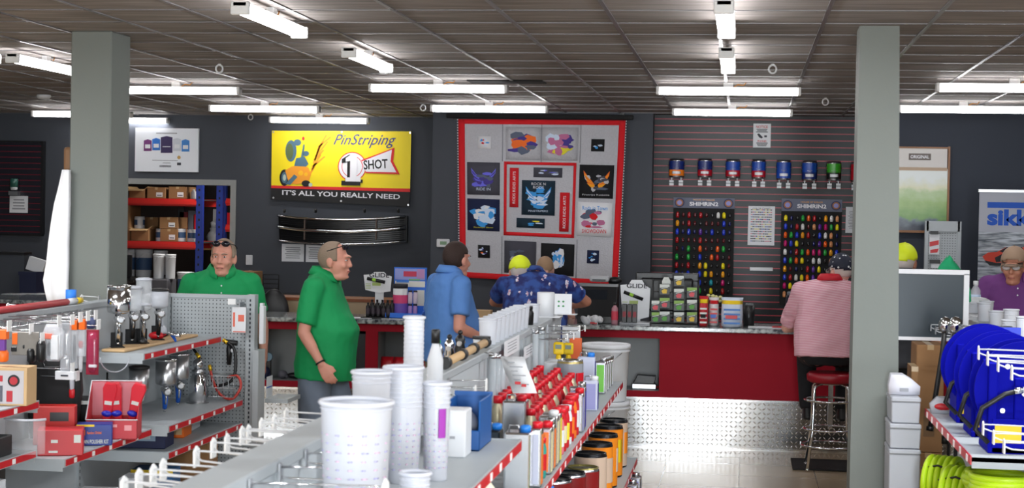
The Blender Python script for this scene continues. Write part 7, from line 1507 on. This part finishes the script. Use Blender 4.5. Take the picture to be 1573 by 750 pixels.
def reel(label, y, x=1.31, z=1.001, r=.23):
    t = thing('hose_reel',label,'hose reel',(x,y,z),0,'blue hose reels'); 
    MB().cyl((0,-.10,r+.06),(0,-.085,r+.06),r,n=36).cyl((0,.085,r+.06),(0,.10,r+.06),r,n=36).build('flange',RBL,t); MB().cyl((0,-.085,r+.06),(0,.085,r+.06),r*.62,n=28).build('wound_hose',BLACK,t)
    MB().box(-.17,-.13,-.14,.14,0,.42).box(-.17,.17,-.15,-.135,0,.03).box(-.17,.17,.135,.15,0,.03).build('frame',RBL,t,bevel=.004)
    MB().box(-.05,.05,-.125,-.102,0,r+.12).build('front_arm',RBL,t,bevel=.004); MB().box(-.14,-.02,-.152,-.15,.05,.13).build('yellow_label',YELLOW,t); MB().box(-.15,.0,-.15,-.136,.0,.16).build('lower_plate',RBL,t)
    MB().cyl((0,-.15,r+.06),(0,-.10,r+.06),.025,n=14).build('hub',STEEL,t)
    for a in (.8,2.2,3.9,5.3): MB().cyl((.6*r*math.cos(a),-.106,r+.06+.6*r*math.sin(a)),(.6*r*math.cos(a),-.10,r+.06+.6*r*math.sin(a)),.012,n=8).build('bolt',STEEL,t)
    MB().tube([(-.02,-.16,r+.07),(-.10,-.17,r+.05),(-.20,-.16,r-.02),(-.23,-.16,r-.12),(-.17,-.16,.05)],.012,8).build('inlet_hose',BLACK,t); MB().tube([(-.02,-.16,r+.07),(-.06,-.165,r+.065)],.018,8).build('coupling',CHROME,t)
    return t
reel('nearest blue hose reel on the right shelf',8.05); reel('middle blue hose reel on the right shelf',8.62); reel('farthest blue hose reel on the right shelf',9.2)
MBx = thing('reel_cover','blue metal cover plate standing over the hose reels','plate',(1.35,8.9,1.30),0,None); MB().box(-.10,.16,.45,.47,-.29,.20).build('plate',RBL,MBx,bevel=.006); MB().box(-.10,.16,.44,.45,.16,.2).build('lip',flat('reel_blue_light',50,70,200,.35),MBx)
for i,(px,py) in enumerate(((1503,547),(1517,556),(1533,565),(1554,578))):
    p=at(px,py,7.5-.22*i); hook('white tagged hook over the blue reels, %s from the left'%ORD[i],GX-.015,p.y,p.z,-1,GX-.015-p.x,'white hooks over the blue reels',.04,.06)
for i,(px,py) in enumerate(((1510,663),(1526,677),(1542,691))):
    p=at(px,py,7.3-.2*i); hook('white tagged hook below the reels, %s from the left'%ORD[i],GX-.015,p.y,p.z,-1,GX-.015-p.x,'white hooks below the blue reels',.04,.06)
for i,(px,py,L) in enumerate(((1430,487,.32),(1437,502,.34),(1449,497,.30),(1462,505,.30))):
    p=at(px,py,10.9-.3*i); t=hook('long silver faceout hook with black end, %s from the left'%ORD[i],GX-.015,p.y,min(p.z,1.38),-1,max(.15,GX-.015-p.x),'silver faceout hooks on the right gondola',.05,.05,STEEL); MB().cyl((-.05,0,-.01),(-.02,0,-.01),.022,n=12).build('black_end',BLACK,t)
for i,(pts,s) in enumerate((([(1452,500),(1448,540),(1440,590),(1432,640),(1428,662)],'long black hose hanging on the right gondola, left one'),([(1468,500),(1462,550),(1458,600),(1453,640),(1452,682)],'long black hose hanging on the right gondola, right one'))):
    P=[at(x,y,9.95-.25*i) for x,y in pts]; t=thing('hanging_hose',s,'hose',P[-1],0,'black hoses hanging on the right gondola',True); MB().tube(P,.015,8).build('hose',BLACK,t); MB().tube([P[-2]*.3+P[-1]*.7,P[-1]],.022,10).build('grip',BLACK,t); MB().ell(P[0],(.04,.04,.05)).build('chrome_head',CHROME,t); MB().tube([P[0],Vector((GX-.01,P[0].y,P[0].z))],.004).build('hook',STEEL,t)
YGR = flat('hose_lime',190,225,30,.4)
def coil(label, x, y, z, R, n, up, grp):
    t = thing('coiled_hose',label,'hose',(x,y,z),1.15 if up else 0,grp); mb=MB(); P=[]
    for k in range(n*24):
        a=2*PI*k/24; u=k/24
        if up: P.append((R*math.cos(a), -.08+.034*u, R+.016+R*math.sin(a)))
        else: P.append(((R+.01*math.sin(u*5))*math.cos(a),(R*.9)*math.sin(a),.012+.024*u))
    mb.tube(P,.0165,8); mb.build('coil',YGR,t); 
    if up:
        for a in (.7,2.4): MB().tube([(R*math.cos(a)*1.0+.0,-.075,R+R*math.sin(a)),(R*math.cos(a)*1.16,.0,R+.012+R*math.sin(a)*1.16),(R*math.cos(a),n*.027-.04,R+R*math.sin(a))],.006).build('tie',BLACK,t)
    return t
coil('upright yellow green hose coil at the bottom right, left one',1.11,9.3,.521,.12,5,True,'yellow green hose coils'); coil('upright yellow green hose coil at the bottom right, second one',1.15,8.85,.521,.125,5,True,'yellow green hose coils')
coil('flat stacked yellow green hose coil at the bottom right corner, near one',1.24,7.98,.521,.16,15,False,'yellow green hose coils'); coil('flat stacked yellow green hose coil behind the near one',1.27,8.42,.521,.15,13,False,'yellow green hose coils')
# red clear bag on shelf corner
t=thing('plastic_bag','clear plastic bag with red print over the right shelf corner','bag',(1.12,9.5,1.001)); MB().rings([[Vector((sx*w_,sy*.05,z)) for sx,sy in ((-1,-.6),(0,-1),(1,-.6),(1,.6),(0,1),(-1,.6))] for z,w_ in ((0,.06),(.05,.07),(.09,.03))]).build('bag',FROST,t); MB().ell((0,-.045,.04),(.05,.01,.02)).build('red_print',RED,t)
# white stacks on top
t=thing('foam_tray','white paper stack on the near top of the right gondola','paper stack',(GX+.08,11.6,1.42)); 
for k in range(4): MB().box(-.12+.01*k,.12,-.25,.25-.03*k,.006*k,.006*k+.005).build('sheet_layer',WHITE,t)
rnd=random.Random(9)
for i in range(9):
    y_=11.75-.26*i; cups('white foam cup stack on the right gondola top, %s from the far end'%ORD[i],(GX+.05+.05*(i%2),y_,1.421 if i>1 else 1.446),.045,.07+.025*((i*7)%3),2+i%2,'white cup stacks on the right gondola top',lip=.005,name='white_cup',m=flat('cup_white',205,208,216,.4))
t=thing('cloth_bundle','rolled white cloth on the right gondola top','cloth',(GX+.06,11.95,1.45)); MB().ell((0,-.02,.035),(.12,.06,.035)).build('roll',WHITE,t); MB().ell((.04,.0,.07),(.09,.05,.03)).build('fold',WHITE,t)
p=at(1499,470,12.0); bottle('clear water bottle behind the white cups on the right',(p.x,12.02,1.42),.035,.24,CLEAR,WHITE,None,band=flat('bottle_label',200,215,240))
# framed board
Yb=10.95; a,b,c,e=rect(1340,415,1488,523,Yb); t=thing('framed_board','dark grey board with white frame standing right of the column','board',((a+b)/2,Yb,0),0,None,True); fw=.034
MB().box(a,b-fw,Yb,Yb+.02,c+.01,e-.02).build('panel',flat('board_slate',52,62,70,.35,spec=.3),t); MB().box(a,b,Yb-.012,Yb+.03,e-.025,e+.005).box(b-fw,b,Yb-.012,Yb+.03,c,e-.02).box(a,b-fw,Yb-.012,Yb+.03,c,c+.022).build('frame',flat('frame_white',232,232,236,.4),t)
for x_ in (a+.05,b-.06): MB().box(x_-.012,x_+.012,Yb,Yb+.02,0,c).build('leg',BLACK,t)
p=at(1462,417,11.5); t=thing('green_cloth','crumpled bright green cloth behind the framed board','cloth',(p.x,11.5,1.65),0,None,True)
a2,b2,c2_,e2=rect(1437,393,1475,430,11.5); rnd=random.Random(12); rs=[]
GCL=flat('cloth_green',30,165,110,.8)
for k,(px0,px1,py) in enumerate(((1480,1492,462),(1462,1491,447),(1440,1486,432),(1438,1480,418),(1442,1470,408),(1452,1465,399),(1455,1459,394))):
    A_=at(px0,py,11.5); B_=at(px1,py,11.5); rs.append([Vector((A_.x+(B_.x-A_.x)*(.5+.5*math.cos(2*PI*j/12)),11.5+(.05+.02*math.sin(j*2.3+k))*math.sin(2*PI*j/12),A_.z+.012*math.sin(j*1.7+k*2))) for j in range(12)])
MB().rings(rs).build('cloth',GCL,t)
t2=thing('coat_stand','thin stand holding the green cloth behind the framed board','stand',(at(1465,420,11.5).x,11.56,0)); MB().tube([(0,0,.02),(0,0,1.60)],.012).build('pole',BLACK,t2); MB().lathe([(.12,0),(.12,.02),(.03,.04)]).build('base',BLACK,t2)
# cartons and crates right of the column
def stackbox(label, px, Y_, z0, m_, cat='box', name='carton', d=.3, fr=()):
    a,b,c,e=rect(*px,Y_); return carton(label,cat,((a+b)/2,Y_+d/2,z0),b-a,d,e-z0,m_,name=name,front=fr,tape=m_ is BROWN)
Y_=10.6
zt1=at(1415,690,Y_).z; 
stackbox('large brown carton standing right of the column',(1408,606,1442,690,),Y_,0.0,BROWN) if 0 else None
a,b,c,e=rect(1407,531,1450,700,Y_); carton('lower tall brown carton right of the column','box',((a+b)/2,Y_+.2,0),b-a,.35,.62,BROWN); carton('upper tall brown carton right of the column','box',((a+b)/2,Y_+.2,.622),b-a,.35,e-.622,BROWN,front=(('r',-.2,.2,.15,.35,flat('shade_print',120,90,60)),))
a,b,c,e=rect(1398,563,1409,680,Y_-.3); carton('narrow brown carton between the grey crates and the tall cartons','box',((a+b)/2,Y_-.2,0),b-a,.25,e,BROWN)
GB=flat('bin_lid_grey',175,178,186,.5); 
a,b,c,e=rect(1368,612,1417,653,9.6); 
zl=[at(1400,y_,9.6).z for y_ in (740,692,653,612)]; zl=[0]+zl[1:]; 
zz=[0,.19,zl[1],zl[2],zl[3]]
for i in range(4):
    h=zz[i+1]-zz[i]
    if h<.03: continue
    t=thing('storage_crate','grey lidded storage crate right of the column, %s'%['on the floor','second from the floor','third from the floor','topmost'][i],'crate',((a+b)/2,9.8,zz[i]+.001*i),0,'stacked grey crates'); w=(b-a)*(1 if i!=3 else .93)
    MB().rings([[Vector((sx*w/2*k,sy*.17*k,z)) for sx,sy in ((-1,-1),(1,-1),(1,1),(-1,1))] for z,k in ((0,.93),(h-.03,.98))],False).build('body',GB,t,bevel=.005); MB().box(-w/2,w/2,-.175,.175,h-.03,h-.002).build('lid',GB,t,bevel=.006)
t=thing('paper_bag','white crumpled bag on the grey crates','bag',((a+b)/2,9.8,zz[4]+.004)); MB().rings([[Vector((sx*w_+ox,sy*.08,z)) for sx,sy in ((-1,-.8),(0,-1),(1,-.8),(1,.8),(0,1),(-1,.8))] for z,w_,ox in ((0,.085,0),(.05,.088,.0),(.09,.06,-.02),(.115,.035,-.04))],True).build('bag',flat('bag_silver',215,215,225,.5),t); MB().box(-.03,.02,-.083,-.078,.02,.04).build('print',LINK,t)
